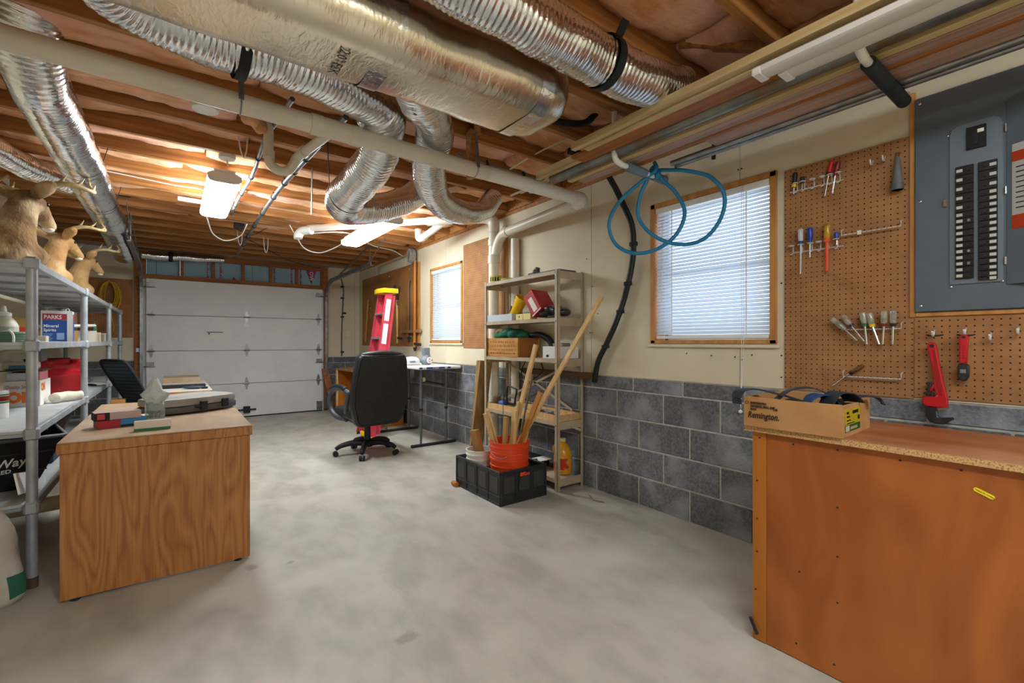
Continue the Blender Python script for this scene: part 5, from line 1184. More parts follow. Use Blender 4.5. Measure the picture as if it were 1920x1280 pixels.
stick((1.99, 2.92, 0.05), (2.56, 2.335, 1.512), 0.038, 0.02, 'longest wooden lath rising out of the orange bucket to the wall')
stick((2.03, 2.955, 0.06), (2.467, 2.502, 1.18), 0.03, 0.018, 'second long lath alongside the longest one')
stick((2.02, 2.88, 0.05), (2.215, 2.68, 1.155), 0.042, 0.02, 'tall pale lath leaning in the orange bucket center')
stick((2.03, 2.85, 0.05), (2.21, 2.62, 0.80), 0.045, 0.018, 'orange-brown stick in the orange bucket', mat('amber_wood', 'B97A34', rough=0.5))
stick((2.075, 2.85, 0.05), (2.115, 2.77, 0.72), 0.020, 0.018, 'slim upright square stick in the bucket')
stick((2.0, 2.82, 0.05), (2.02, 2.80, 0.61), 0.040, 0.022, 'short upright block at the bucket front', mat('dark_pine', 'B68A50', 'A0733C', rough=0.6, scale=5))
stick((2.04, 2.78, 0.05), (2.075, 2.76, 0.66), 0.055, 0.020, 'wide short board in the bucket middle')
stick((2.08, 2.80, 0.05), (2.17, 2.70, 0.63), 0.050, 0.020, 'wide tilted offcut at the shelf side of the bucket')
stick((2.06, 2.86, 0.05), (2.20, 2.69, 0.70), 0.025, 0.02, 'narrow tilted offcut at the shelf side of the bucket')
stick((2.06, 2.88, 0.08), (1.925, 2.945, 0.625), 0.040, 0.018, 'pale stick tilting over the white pail, outer')
stick((2.09, 2.88, 0.08), (1.955, 2.955, 0.65), 0.030, 0.016, 'pale stick tilting over the white pail, inner')
stick((2.14, 2.90, 0.08), (2.28, 2.80, 0.92), 0.016, 0.012, 'thin dark dowel leaning in the bucket', mat('dark_dowel', '6E5A46', rough=0.6))
tag(MB().cyl((2.05, 2.85, 0.10), (2.20, 3.10, 0.76), 0.0035, n=8).build('metal_rod', mat('dark_rod', '6E6A66', rough=0.5, metal=0.5)), 'thin steel rod leaning out of the orange bucket', 'rod')
stick((2.03, 3.09, 0.05), (1.965, 3.165, 0.46), 0.10, 0.036, 'thick square offcut standing in the white pail', mat('brown_offcut', 'A0703C', rough=0.6))
tag(MB().bar((2.06, 3.08, 0.06), (2.06, 3.06, 0.40), 0.07, 0.004, (1, 0, 0)).build('white_offcut', M_white), 'white board offcut standing in the white pail', 'offcut')
tag(MB().cyl((1.845, 3.24, 0.02), (1.845, 3.30, 0.02), 0.02, n=12).build('wooden_peg', mat('handle_orange', 'B56A26', rough=0.5)), 'small wooden handle end on the floor behind the crate', 'handle')
t = cable([(2.55, 2.45, 0.008), (2.50, 2.36, 0.008), (2.52, 2.27, 0.008)], 0.004, M_tan, 'bent brown twig on the floor by the shelf unit', 'twig', 'twig')
# ================================================================== FAR END OF THE ROOM
# folding table
t = thing('folding_table', 'white folding table with grey steel legs against the block wall', 'table', (2.42, 5.2, 0))
M_ttop = mat('white_table_top', 'E4E4E0', rough=0.45); M_leg = mat('grey_leg', '6F7274', rough=0.4, metal=0.5)
tp = MB().box(2.15, 2.69, 4.62, 5.84, 0.868, 0.90).build('table_top', M_ttop, t, bevel=0.008, world=True)
lb = MB().box(2.25, 2.55, 4.6185, 4.6205, 0.873, 0.896).build('label', M_blue, tp, sharp=None, world=True)
text("4' FOOT", 0.021, M_whiteink, lb, (2.325, 4.6178, 0.877), FACE_NY, bold=0.0006)
MB().box(2.475, 2.51, 4.6176, 4.6186, 0.876, 0.893).build('label_patch', M_paper, lb, sharp=None, world=True)
MB().box(2.165, 2.20, 4.6185, 4.6205, 0.874, 0.895).build('label', M_blue, tp, sharp=None, world=True)
for y in (4.72, 5.76):
    for x in (2.23, 2.545):
        l = MB().cyl((x, y, 0.40), (x, y, 0.868), 0.0165, n=12).build('leg', M_leg, t, world=True)
        MB().cyl((x, y, 0.03), (x, y, 0.42), 0.013, n=12).build('leg_extension', M_leg, l, world=True)
        MB().cyl((x, y, 0.405), (x, y, 0.43), 0.020, n=12).build('leg_collar', M_dark, l, world=True)
    f = MB().cyl((2.13, y, 0.018), (2.655, y, 0.018), 0.016, n=12).build('foot_bar', M_dark, t, world=True)
    for x in (2.125, 2.66): MB().sphere((x, y, 0.0185), 0.0185).build('foot_cap', M_black, f, sharp=180, world=True)
MB().cyl((2.25, 4.72, 0.74), (2.53, 4.74, 0.68), 0.010, n=8).build('spreader', M_dark, t, world=True)
MB().box(2.245, 2.275, 4.70, 4.74, 0.73, 0.775).build('clip', mat('cream_clip', 'CDB98A'), t, bevel=0.004, world=True)
# things on the table
t = thing('grey_pump', 'grey electric pump with white dial standing on the folding table', 'pump', (2.46, 5.06, 0.901))
mb = MB(); mb.sphere((0, 0, 0.055), (0.085, 0.075, 0.055)); mb.cyl((0, 0, 0.04), (0, 0, 0.12), 0.05); mb.box(-0.045, 0.045, -0.04, 0.04, 0.001, 0.05)
fuse(mb, 'body', mat('pump_grey', '7E858C', rough=0.45), t, 0.008, 2)
MB().box(-0.045, 0.035, -0.035, 0.035, 0.10, 0.205).build('upright', mat('pump_grey2', '717A84', rough=0.45), t, bevel=0.012, seg=2)
M = Matrix.Rotation(PI/2, 4, 'X'); c = MB().lathe([(0.035, 0.06), (0.038, 0.072), (0.034, 0.08)], (0, 0, 0), n=20, M=Matrix.Translation((0.01, -0.005, 0.055)) @ M).build('dial', M_white, t)
for a in range(3): MB().sphere((0.01+0.02*math.cos(a*2.1), -0.087, 0.055+0.02*math.sin(a*2.1)), 0.006).build('dial_hole', M_dark, c, sharp=180)
t = thing('white_case', 'low white plastic case on the folding table behind the chair', 'case', (2.27, 5.12, 0.901))
mb = MB(); mb.box(-0.12, 0.10, -0.08, 0.08, 0.004, 0.06); mb.sphere((0.02, 0, 0.065), (0.10, 0.075, 0.035)); fuse(mb, 'shell', mat('case_white', 'D9DCE2', rough=0.4), t, 0.008, 3)
MB().box(-0.03, 0.04, -0.084, -0.08, 0.03, 0.05).build('badge', M_steel, t)

# leather chair
t = thing('leather_office_chair', 'black leather swivel office chair seen from behind beside the table', 'office chair', (1.645, 4.78, 0), rz=0.10)
M_leather = mat('black_leather', '26282B', '1E2022', rough=0.42, scale=30, bump=0.12, bscale=60)
M_shell = mat('black_back_cloth', '2B2B2A', '242424', rough=0.75, scale=20)
# backrest: front cushion + rear shell, reclined
def back_outline(g=0.0):
    pts = [(-0.24, 0.36), (-0.285, 0.55), (-0.285, 0.70), (-0.265, 0.90), (-0.25, 1.02), (-0.225, 1.06), (0.225, 1.06), (0.25, 1.02), (0.265, 0.90), (0.285, 0.70), (0.285, 0.55), (0.24, 0.36), (0.20, 0.325), (-0.20, 0.325)]
    return [(x*1.05*(1-g), 0.7 + (z-0.7)*(1-g)) for x, z in pts]
def slab(pts, y0, y1, lean=0.13):
    n = len(pts); mb = MB(); vs = []
    for y in (y0, y1):
        for x, z in pts: vs.append((x, y - (z-0.45)*lean, z))
    mb.add(vs, [tuple(range(n)), tuple(range(n, 2*n))[::-1]] + [(i, n+i, n+(i+1) % n, (i+1) % n) for i in range(n)])
    return mb
b = slab(back_outline(0.02), -0.20, -0.30).build('back_cushion', M_leather, t, bevel=0.03, seg=3)
slab(back_outline(0.09), -0.296, -0.318).build('back_panel', M_shell, b, bevel=0.008, seg=2)
P = [Vector((x, -0.305 - (z-0.45)*0.13, z)) for x, z in back_outline(0.07)]
MB().tube(P, 0.007, 8, closed=True).build('piping', M_leather, b, sharp=180)
MB().tube(catmull([(-0.225, -0.335, 1.045), (-0.12, -0.345, 1.052), (0, -0.348, 1.055), (0.12, -0.345, 1.052), (0.225, -0.335, 1.045)], 5), [0.02+0.016*math.sin(PI*i/20) for i in range(21)], 12).build('head_roll', M_leather, b, sharp=180)
s = MB().prism(rbox(0.53, 0.50, 0, 0.09, 4), 0.40, 0.50, Matrix.Translation((0, 0.03, 0))).build('seat', M_leather, t, bevel=0.035, seg=3)
MB().box(-0.16, 0.16, -0.14, 0.16, 0.365, 0.40).build('mechanism', M_black, t, bevel=0.01)
MB().tube(catmull([(0.14, -0.10, 0.375), (0.19, -0.14, 0.36), (0.25, -0.17, 0.345)], 4), 0.008, 8).build('tilt_lever', M_black, t, sharp=180)
M_arm = mat('arm_plastic', '4A4F55', '3B4046', rough=0.35, scale=5)
for sx in (-1, 1):
    lp = [(sx*0.27, -0.18, 0.66), (sx*0.285, -0.05, 0.70), (sx*0.295, 0.10, 0.70), (sx*0.30, 0.21, 0.65), (sx*0.30, 0.25, 0.56), (sx*0.295, 0.22, 0.46), (sx*0.27, 0.12, 0.40), (sx*0.22, 0.0, 0.385)]
    a = MB().tube(catmull(lp, 6), 0.024, 10, sq=1.2).build('armrest', M_arm, t, sharp=180)
    MB().tube(catmull([(sx*0.285, -0.12, 0.705), (sx*0.29, 0.0, 0.722), (sx*0.297, 0.12, 0.718), (sx*0.30, 0.19, 0.69)], 5), 0.024, 10).build('arm_pad', M_leather, a, sharp=180)
    MB().tube(catmull([(sx*0.27, -0.17, 0.67), (sx*0.275, -0.14, 0.60), (sx*0.27, -0.10, 0.53), (sx*0.25, -0.05, 0.46)], 5), 0.024, 10).build('arm_link', M_arm, a, sharp=180)
MB().cyl((0, 0, 0.10), (0, 0, 0.30), 0.036, 0.030, n=18).build('gas_column', M_black, t)
MB().cyl((0, 0, 0.29), (0, 0, 0.37), 0.02, n=14).build('piston', M_black, t)
MB().lathe([(0.05, 0.075), (0.06, 0.085), (0.058, 0.14), (0.04, 0.15)], n=20).build('base_hub', M_black, t)
for k in range(5):
    a = math.radians(72*k + 20); ca, sa = math.cos(a), math.sin(a)
    l = MB().tube(catmull([(0.03*ca, 0.03*sa, 0.115), (0.15*ca, 0.15*sa, 0.125), (0.26*ca, 0.26*sa, 0.105), (0.315*ca, 0.315*sa, 0.075)], 5), [0.034-0.014*i/15 for i in range(16)], 10).build('base_arm', M_black, t, sharp=180)
    for s2 in (-1, 1):
        c = Vector((0.315*ca - s2*0.016*sa, 0.315*sa + s2*0.016*ca, 0.027)); n_ = Vector((-sa, ca, 0))*0.010
        MB().cyl(c-n_, c+n_, 0.027, n=16).build('caster_wheel', M_black, l)

# step ladder
t = thing('step_ladder', 'folded red fiberglass step ladder with yellow cap leaning on the table', 'ladder', (1.95, 5.62, 0))
M_lad = mat('red_fiberglass', 'C8404E', 'B93443', rough=0.45, scale=6); M_alu = mat('aluminium_step', 'B9BBBE', rough=0.35, metal=0.8)
L0, L1 = Vector((1.91, 0, 0)), Vector((2.18, 0, 1.80))
def lp_(u, y, dx=0.0): return Vector((L0.x + (L1.x-L0.x)*u + dx, y, L1.z*u))
near = lambda u: 5.40 + 0.13*u
far = lambda u: 5.86 - 0.05*u
for q, (fy, sgn) in enumerate(((near, 1), (far, -1))):
    mb = MB(); mb.bar(lp_(0.015, fy(0)), lp_(1, fy(1)), 0.006, 0.085, (1, 0, 0.0)); mb.bar(lp_(0.015, fy(0)+sgn*0.014, -0.04), lp_(1, fy(1)+sgn*0.014, -0.04), 0.03, 0.005, (1, 0, 0)); mb.bar(lp_(0.015, fy(0)+sgn*0.014, 0.04), lp_(1, fy(1)+sgn*0.014, 0.04), 0.03, 0.005, (1, 0, 0))
    r = mb.build('front_rail', M_lad, t, world=True)
    if q == 0:
        for u0, u1 in ((0.80, 0.95), (0.64, 0.78)): MB().bar(lp_(u0, fy(u0)-0.0042, 0.005), lp_(u1, fy(u1)-0.0042, 0.005), 0.0015, 0.06, (1, 0, 0)).build('label', M_paper, r, world=True)
    mb = MB(); mb.bar(lp_(0.03, fy(0)+sgn*0.03, 0.072), lp_(0.98, fy(1)+sgn*0.03, 0.066), 0.03, 0.055, (1, 0, 0)); mb.build('rear_rail', M_lad, t, world=True)
    MB().box(1.875, 1.985, fy(0)-0.012, fy(0)+0.022*sgn+0.012, 0, 0.035).build('foot', M_dark if q else M_yellow, t, bevel=0.004, world=True)
for k in range(5):
    u = 0.17*(k+1); MB().box(-0.045, 0.04, near(u)+0.006, far(u)-0.006, -0.012, 0.012, Matrix.Translation((lp_(u, 0).x, 0, lp_(u, 0).z))).build('step', M_alu, t, bevel=0.003, world=True)
for k in range(3):
    u = 0.25*(k+1); MB().cyl(lp_(u, near(u)+0.03, 0.085), lp_(u, far(u)-0.03, 0.085), 0.008, n=8).build('rear_brace', M_alu, t, world=True)
poly = [(-0.07, near(1)-0.03), (0.12, near(1)-0.03), (0.13, 5.60), (0.12, far(1)+0.03), (-0.07, far(1)+0.03), (-0.10, 5.67)]
MB().prism([(2.17+x, y) for x, y in poly], 1.79, 1.85).build('cap', M_yellow, t, bevel=0.01, seg=2, world=True)
for s3 in (0.16, 0.30): MB().box(1.865, 1.90, near(0)+0.05, near(0)+0.16, 0.02, 0.07, Matrix.Translation((0, s3-0.16, 0))).build('foot_pad', M_yellow, t, bevel=0.006, world=True)
for sy in (0.06, 0.11): MB().bar(lp_(0.36, near(0.4)-0.02, 0.0), lp_(0.52, near(0.5)-0.018, 0.02+sy*0.2), 0.006, 0.012, (1, 0, 0)).build('spreader_bar', M_alu, t, world=True)

# open plywood cabinet
t = thing('plywood_cabinet', 'open orange plywood cabinet behind the leather chair', 'cabinet', (2.34, 6.8, 0))
MB().box(2.08, 2.62, 6.12, 6.14, 0, 0.74).build('end_panel', mat('bright_ply', 'C67A22', 'B5691A', rough=0.45, scale=2, stretch=(1, 1, 0.5)), t, world=True)
MB().box(2.08, 2.62, 7.43, 7.45, 0, 0.74).build('end_panel', MATS['bright_ply'], t, world=True)
MB().box(2.60, 2.62, 6.14, 7.43, 0.0, 0.74).build('back_panel', MATS['bright_ply'], t, world=True)
MB().box(2.06, 2.63, 6.10, 7.47, 0.741, 0.765).build('top', M_tan, t, world=True)
MB().box(2.08, 2.60, 6.14, 7.43, 0.03, 0.05).build('bottom', MATS['bright_ply'], t, world=True)
MB().box(2.06, 2.08, 7.39, 7.45, 0, 0.74).build('stile', M_wood, t, world=True)
for i, (x, y) in enumerate(((2.05, 7.62), (2.12, 7.70))):
    tag(MB().bar((x+0.12, y+0.35, 0), (x, y+0.55, 0.72), 0.03, 0.05, (1, 0, 0)).build('leaning_lath', M_frame2), ('dark slat leaning beside the garage door post, front', 'dark slat leaning beside the garage door post, rear')[i], 'slat')

# tools on the hardboard panel
XT = 2.672
t = thing('loppers', 'long-handled loppers with grey blades and pale wood handle', 'loppers', (XT, 6.47, 1.7))
MB().cyl((XT, 6.475, 1.80), (XT, 6.455, 1.16), 0.017, n=12).build('handle', mat('pale_handle_wood', 'DDB36B', rough=0.5), t, world=True)
flatpart([(6.56, 2.03), (6.585, 2.02), (6.53, 1.80), (6.48, 1.72), (6.45, 1.72), (6.46, 1.80)], XT-0.008, XT+0.004).build('blade', mat('blue_grey_steel', '56606E', rough=0.4, metal=0.5), t, world=True)
flatpart([(6.385, 2.0), (6.36, 1.98), (6.45, 1.78), (6.47, 1.72), (6.49, 1.78)], XT-0.014, XT-0.009).build('blade', MATS['blue_grey_steel'], t, world=True)
t = thing('old_axe', 'old dark-handled axe hung on the hardboard panel', 'axe', (XT, 6.05, 1.6))
MB().tube(catmull([(XT, 6.03, 2.05), (XT, 6.06, 1.95), (XT, 6.06, 1.6), (XT, 6.085, 1.18)], 5), 0.022, 10).build('handle', mat('grey_old_wood', '7A5A44', rough=0.7), t, sharp=180, world=True)
t = thing('garden_fork', 'garden tool with long orange-brown handle on the panel edge', 'garden tool', (XT, 5.83, 1.5))
MB().cyl((XT-0.008, 5.822, 2.30), (XT-0.008, 5.838, 1.10), 0.02, n=12).build('handle', mat('orange_handle', 'BE7A36', rough=0.5), t, world=True)
MB().lathe([(0.024, 0), (0.010, -0.05)], (XT-0.008, 5.838, 1.10), n=12).build('tip', M_dark, t, world=True)
tag(MB().cyl((XT, 7.728, 1.90), (XT, 7.86, 1.18), 0.013, n=10).build('thin_stick', mat('tan_stick', 'B88A50', rough=0.6)), 'thin wooden stick on the panel behind the ladder', 'stick')
tag(MB().box(XT-0.02, XT+0.015, 5.66, 6.32, 1.30, 1.345).build('tool_rail', M_tan, bevel=0.003), 'narrow wooden tool rail on the hardboard panel', 'rail')
for i, (y, z, l) in enumerate(((6.30, 1.225, 0.16), (5.97, 1.225, 0.10), (5.70, 1.14, 0.2))):
    tag(MB().bar((XT-0.03, y-l/2, z), (XT-0.03, y+l/2, z+0.01), 0.02, 0.035).build('hanging_tool', M_dark, bevel=0.005), ('dark hand tool hanging under the wooden rail', 'small dark hand tool beside the axe handle', 'dark hook tool at the panel end')[i], 'tool')
for i, (y, z) in enumerate(((7.25, 1.95), (6.70, 2.17), (5.95, 2.18), (7.5, 1.72))):
    tag(MB().tube([(XT+0.01, y, z), (XT-0.03, y, z), (XT-0.04, y, z+0.02)], 0.004, 6).build('peg_hook', M_chrome), ('bare hook on the panel above the ladder cap', 'bare hook on the panel above the loppers', 'bare hook on the panel above the axe', 'bare hook on the panel beside the thin stick')[i], 'hook', 'hooks on the hardboard panel')
t = thing('cord_reel', 'grey cord reel hanging at the top corner of the hardboard panel', 'cord reel', (2.62, 5.86, 2.36))
for k in range(4): MB().tube([(0.0-0.02*k+0.03, 0.07*math.cos(a)*(1-0.08*k), 0.09*math.sin(a)) for a in [2*PI*j/18 for j in range(18)]], 0.012, 8, closed=True).build('cord_turn', mat('grey_cord', '8E8680', rough=0.6), t, sharp=180)
MB().bar((0.03, 0, 0.085), (0.03, 0, 0.11), 0.02, 0.02).build('hanger', M_dark, t)
cable([(2.66, 5.9, 2.42), (2.66, 6.4, 2.40), (2.66, 7.1, 2.39), (2.66, 7.22, 2.36), (2.66, 7.225, 2.27)], 0.007, mat('tan_cable', 'A8906C', rough=0.6), 'tan cable running along the wall top to the panel corner')
t = thing('wall_conduit', 'thin brown conduit with clamps on the end wall beside the door', 'conduit', (2.40, YB-0.02, 0.92))
MB().tube(catmull([(2.36, YB-0.014, 2.34), (2.40, YB-0.014, 2.20), (2.415, YB-0.014, 2.05), (2.40, YB-0.014, 1.7), (2.385, YB-0.014, 1.3), (2.385, YB-0.014, 0.93)], 5), 0.010, 8).build('tube', mat('brown_conduit', '5E4F40', rough=0.6), t, sharp=180, world=True)
for z in (2.15, 1.95, 1.62, 1.0): MB().box(2.37, 2.425, YB-0.026, YB-0.001, z-0.012, z+0.012).build('clamp', M_dark, t, world=True)
MB().box(2.40, 2.46, YB-0.03, YB-0.001, 1.67, 1.70).build('branch_tee', M_dark, t, world=True)
t = thing('wall_outlet', 'cream wall outlet on the end wall beside the conduit', 'outlet', (2.49, YB-0.006, 1.32))
MB().box(-0.035, 0.035, 0, 0.005, -0.055, 0.055).build('plate', M_pvc, t, bevel=0.003)
for z in (-0.02, 0.02): MB().box(-0.012, 0.012, -0.002, 0, z-0.010, z+0.010).build('socket', M_panel, t)

# end wall, rack side: pegboard, coiled yellow cord, door switch
t = thing('pegboard', 'brown pegboard on the end wall behind the yellow cord', 'pegboard', (-0.62, YB-0.001, 1.235))
MB().box(-0.40, 0.165, -0.006, 0, 0, 0.81).build('board', M_pegx, t, sharp=None)
t = thing('extension_cord', 'coiled yellow extension cord hanging on the end wall pegboard', 'cord', (-0.70, 8.20, 1.99))
M_cord = mat('yellow_cord', 'D6A516', 'B8880E', rough=0.5, scale=20)
rc = random.Random(4)
for k in range(11):
    w = rc.uniform(0.06, 0.115); h = rc.uniform(0.17, 0.23); ox = rc.uniform(-0.02, 0.02); oy = rc.uniform(-0.03, 0.03)
    MB().tube([(ox + w*math.cos(a), oy + 0.01*math.sin(3*a), -h + h*math.sin(a)) for a in [2*PI*j/22 for j in range(22)]], 0.0065, 6, closed=True).build('cord_loop', M_cord, t, sharp=180)
MB().tube(catmull([(0.02, 0, -0.40), (0.03, 0.0, -0.52), (0.05, 0.0, -0.60), (0.04, 0, -0.68)], 5), 0.008, 8).build('cord_tail', M_cord, t, sharp=180)
MB().tube([(0, 0.06, 0.005), (0, -0.03, 0.005), (0, -0.04, 0.03)], 0.006, 6).build('hook', M_steel, t)
t = thing('door_sensor', 'small white box on the door post', 'sensor', (-0.40, YB-0.045, 1.06))
MB().box(-0.02, 0.02, -0.015, 0.014, -0.03, 0.03).build('housing', M_white, t, bevel=0.004); MB().sphere((0, -0.015, -0.03), 0.008).build('lens', M_dark, t, sharp=180)
# ================================================================== DESKS AND MESH CHAIR
M_oak = oak_mat('oak_laminate', '965B2C', 'A86C36', 'B87E45')
M_oaktop = mat('worn_oak_top', 'B79A7C', 'A58566', rough=0.38, scale=5, stretch=(3, 0.5, 1), c3='C7B49C', s3=2.2)
t = thing('oak_desk', 'large oak-grain laminate desk standing nearest the shelving rack', 'desk', (-0.04, 3.62, 0))
MB().box(-0.41, 0.335, 2.848, 2.878, 0.010, 0.67).build('end_panel', M_oak, t, bevel=0.002, world=True)
MB().box(-0.41, 0.335, 4.37, 4.40, 0.02, 0.67).build('end_panel', M_oak, t, bevel=0.002, world=True)
MB().box(-0.38, -0.36, 2.879, 4.369, 0.15, 0.67).build('modesty_panel', M_oak, t, world=True)
MB().box(-0.03, 0.32, 3.85, 4.368, 0.10, 0.67).build('drawer_pedestal', M_oak, t, bevel=0.003, world=True)
mb = MB(); mb.box(-0.42, 0.345, 2.838, 4.41, 0.671, 0.718); tp = mb.build('top_slab', M_oak, t, bevel=0.003, world=True)
MB().box(-0.418, 0.343, 2.84, 4.408, 0.7182, 0.724).build('top_laminate', M_oaktop, tp, bevel=0.002, world=True)
for x, y in ((-0.36, 2.863), (0.28, 2.863), (-0.36, 4.385), (0.28, 4.385)): MB().cyl((x, y, 0), (x, y, 0.012), 0.018, n=12).build('glide', M_dark, t, world=True)
# things on the desk
ZD = 0.7245
t = thing('fastener_box', 'flat grey-black fastener box on top of the red and blue one', 'box', (-0.245, 3.24, ZD+0.0405), rz=0.22)
MB().box(-0.095, 0.095, -0.05, 0.05, 0, 0.04).build('carton', mat('box_pinkgrey', 'BCA49E', rough=0.6), t, bevel=0.001)
MB().box(-0.0965, -0.0945, -0.05, 0.05, 0, 0.04).build('end_print', M_ink, t, sharp=None)
MB().box(-0.095, -0.035, -0.0512, -0.0495, 0.0, 0.04).build('end_print', M_ink, t, sharp=None)
MB().box(-0.085, -0.055, -0.0522, -0.0508, 0.006, 0.034).build('badge', mat('badge_red', 'C8404A'), t, sharp=None)
t = thing('fastener_box', 'flat red and blue fastener box on the oak desk', 'box', (-0.23, 3.235, ZD), rz=0.26)
MB().box(-0.10, -0.01, -0.055, 0.055, 0, 0.04).build('red_half', mat('box_red2', 'A81C22', rough=0.5), t, bevel=0.001)
MB().box(-0.0098, 0.10, -0.055, 0.055, 0, 0.04).build('blue_half', mat('box_blue', '2E7FB8', rough=0.5), t, bevel=0.001)
MB().box(-0.009, 0.1, -0.0562, -0.0548, 0, 0.012).build('base_print', M_dark, t, sharp=None)
t = thing('paper_box', 'white card box with green edge at the front of the desk', 'box', (-0.085, 2.99, ZD), rz=0.03)
MB().box(-0.075, 0.075, -0.012, 0.012, 0, 0.05).build('carton', mat('cream_card', 'DDD3C4', rough=0.7), t, bevel=0.003)
MB().box(-0.075, 0.072, -0.0135, 0.0, 0.0005, 0.012).build('green_edge', mat('green_card', '1E7A3E', rough=0.6), t)
t = thing('paper_box', 'white card box with green side lying behind the nail jar', 'box', (-0.15, 3.43, ZD), rz=0.05)
MB().box(-0.09, 0.09, -0.04, 0.04, 0.0, 0.025).build('carton', MATS['cream_card'], t, bevel=0.002)
MB().box(-0.09, 0.05, -0.0412, -0.039, 0.0, 0.018).build('green_side', MATS['green_card'], t)
t = thing('nail_jar', 'clear plastic jar of nails with a bag bunched in its mouth', 'jar', (-0.085, 3.33, ZD))
M_jar = mat('clear_jar', 'E4EAE8', rough=0.08, trans=0.85, ior=1.25)
MB().lathe([(0, 0.001), (0.042, 0.001), (0.046, 0.006), (0.046, 0.09), (0.043, 0.10), (0.043, 0.112), (0.041, 0.112), (0.0415, 0.098), (0.044, 0.088), (0.044, 0.008), (0, 0.005)], n=28, cap=False).build('jar', M_jar, t)
for z in (0.092, 0.102): MB().lathe([(0.0435, z), (0.046, z+0.003), (0.0435, z+0.006)], n=28, cap=False).build('neck_ring', M_jar, t)
rn = random.Random(8); mb = MB()
for k in range(46):
    a = rn.uniform(0, 2*PI); q = rn.uniform(0.0, 0.030); p0 = Vector((q*math.cos(a), q*math.sin(a), rn.uniform(0.010, 0.035))); p1 = p0 + Vector((rn.uniform(-0.018, 0.018), rn.uniform(-0.018, 0.018), rn.uniform(0.03, 0.045)))
    if Vector((p1.x, p1.y)).length < 0.041: mb.cyl(p0, p1, 0.0016, n=6)
mb.build('nails', mat('nail_steel', '6F7A78', rough=0.4, metal=0.8), t, kind='stuff')
M_bag = mat('clear_bag', 'E2E8E4', rough=0.25, trans=0.45, ior=1.2, bump=0.8, bscale=30)
pr = []; mb = MB(); vs = []; nn_ = 24; prof = [(0.036, 0.06), (0.040, 0.10), (0.050, 0.125), (0.062, 0.150), (0.040, 0.165), (0.026, 0.195), (0.016, 0.225), (0.006, 0.24)]
for i, (r, z) in enumerate(prof):
    for k in range(nn_):
        a = 2*PI*k/nn_; rr_ = r*(1 + 0.22*math.sin(5*a + i) + 0.12*math.sin(9*a+2*i)) if z > 0.11 else r
        vs.append((rr_*math.cos(a), rr_*math.sin(a), z + 0.008*math.sin(3*a+i)*(z > 0.11)))
mb.add(vs, [(i*nn_+k, i*nn_+(k+1) % nn_, (i+1)*nn_+(k+1) % nn_, (i+1)*nn_+k) for i in range(len(prof)-1) for k in range(nn_)])
mb.build('bunched_bag', M_bag, t, sharp=180)
t = thing('tool_case', 'closed grey plastic tool case lying on the oak desk', 'case', (0.06, 3.70, ZD), rz=0.62)
poly = [(-0.23, -0.05), (-0.20, -0.12), (-0.10, -0.15), (0.02, -0.17), (0.14, -0.17), (0.22, -0.14), (0.245, -0.05), (0.24, 0.08), (0.20, 0.14), (0.08, 0.155), (-0.10, 0.14), (-0.21, 0.08)]
M_case = mat('case_grey', 'A29E96', '8F8B84', rough=0.5, scale=9)
poly = [(x*1.12, y*1.12) for x, y in poly]
MB().prism(poly, 0.008, 0.048).build('lower_shell', mat('case_dark_grey', '575656', rough=0.5), t, bevel=0.008, seg=2)
u = MB().prism([(x*0.985, y*0.985) for x, y in poly], 0.049, 0.098).build('upper_shell', M_case, t, bevel=0.014, seg=2)
for x in (-0.02, 0.13): MB().box(x-0.022, x+0.022, -0.205, -0.185, 0.02, 0.075).build('latch', M_dark, t, bevel=0.003)
MB().tube(catmull([(-0.06, -0.16, 0.04), (-0.05, -0.185, 0.04), (0.0, -0.195, 0.04)], 4), 0.010, 8).build('handle', M_dark, t, sharp=180)

# second desk beyond
t = thing('pale_desk', 'low desk with pale top behind the oak desk', 'desk', (0.06, 6.1, 0))
MB().box(-0.10, 0.31, 5.36, 6.95, 0.655, 0.70).build('top_slab', mat('edge_oak', 'AE7A3E', '96622E', rough=0.5, scale=5), t, bevel=0.002, world=True)
MB().box(-0.098, 0.308, 5.362, 6.948, 0.7002, 0.706).build('top_laminate', mat('pale_top', 'D8CFC2', rough=0.5), t, world=True)
for y in (5.37, 6.92): MB().box(-0.09, 0.30, y, y+0.02, 0, 0.654).build('end_panel', M_oak, t, world=True)
MB().box(0.10, 0.29, 6.3, 6.8, 0.54, 0.654).build('drawer', MATS['edge_oak'], t, bevel=0.004, world=True)
MB().box(-0.095, 0.25, 6.50, 6.94, 0.7065, 0.765).build('desk_shelf', mat('shelf_tan', 'B9A385', 'A48B6C', rough=0.5, scale=5), t, bevel=0.002, world=True)
t = thing('power_bar', 'long black power strip lying on the pale desk', 'power strip', (0.07, 5.75, 0.7065), rz=0.05)
MB().box(-0.20, 0.20, -0.03, 0.03, 0, 0.035).build('housing', M_black, t, bevel=0.006)
for k in range(9): MB().box(-0.12+0.028*k, -0.102+0.028*k, -0.014, 0.014, 0.0345, 0.0365).build('socket', M_dark, t, bevel=0.0005)
t = thing('scanner', 'flat dark hand-held device on the pale desk behind the tool case', 'device', (0.16, 5.55, 0.7065), rz=-0.2)
mb = MB(); mb.sphere((0, 0, 0.018), (0.10, 0.035, 0.017)); fuse(mb, 'shell', mat('slate_plastic', '3C4450', rough=0.4), t, 0.006, 2)
MB().box(0.07, 0.12, -0.02, 0.02, 0.0, 0.02).build('tip', M_black, t, bevel=0.004)
for i, (x, y, z) in enumerate(((-0.36, 5.62, 0.0), (-0.35, 5.64, 0.10))):
    pass
t = thing('wood_stand', 'small stack of timber blocks standing under the mesh chair', 'wood stand', (-0.42, 5.70, 0))
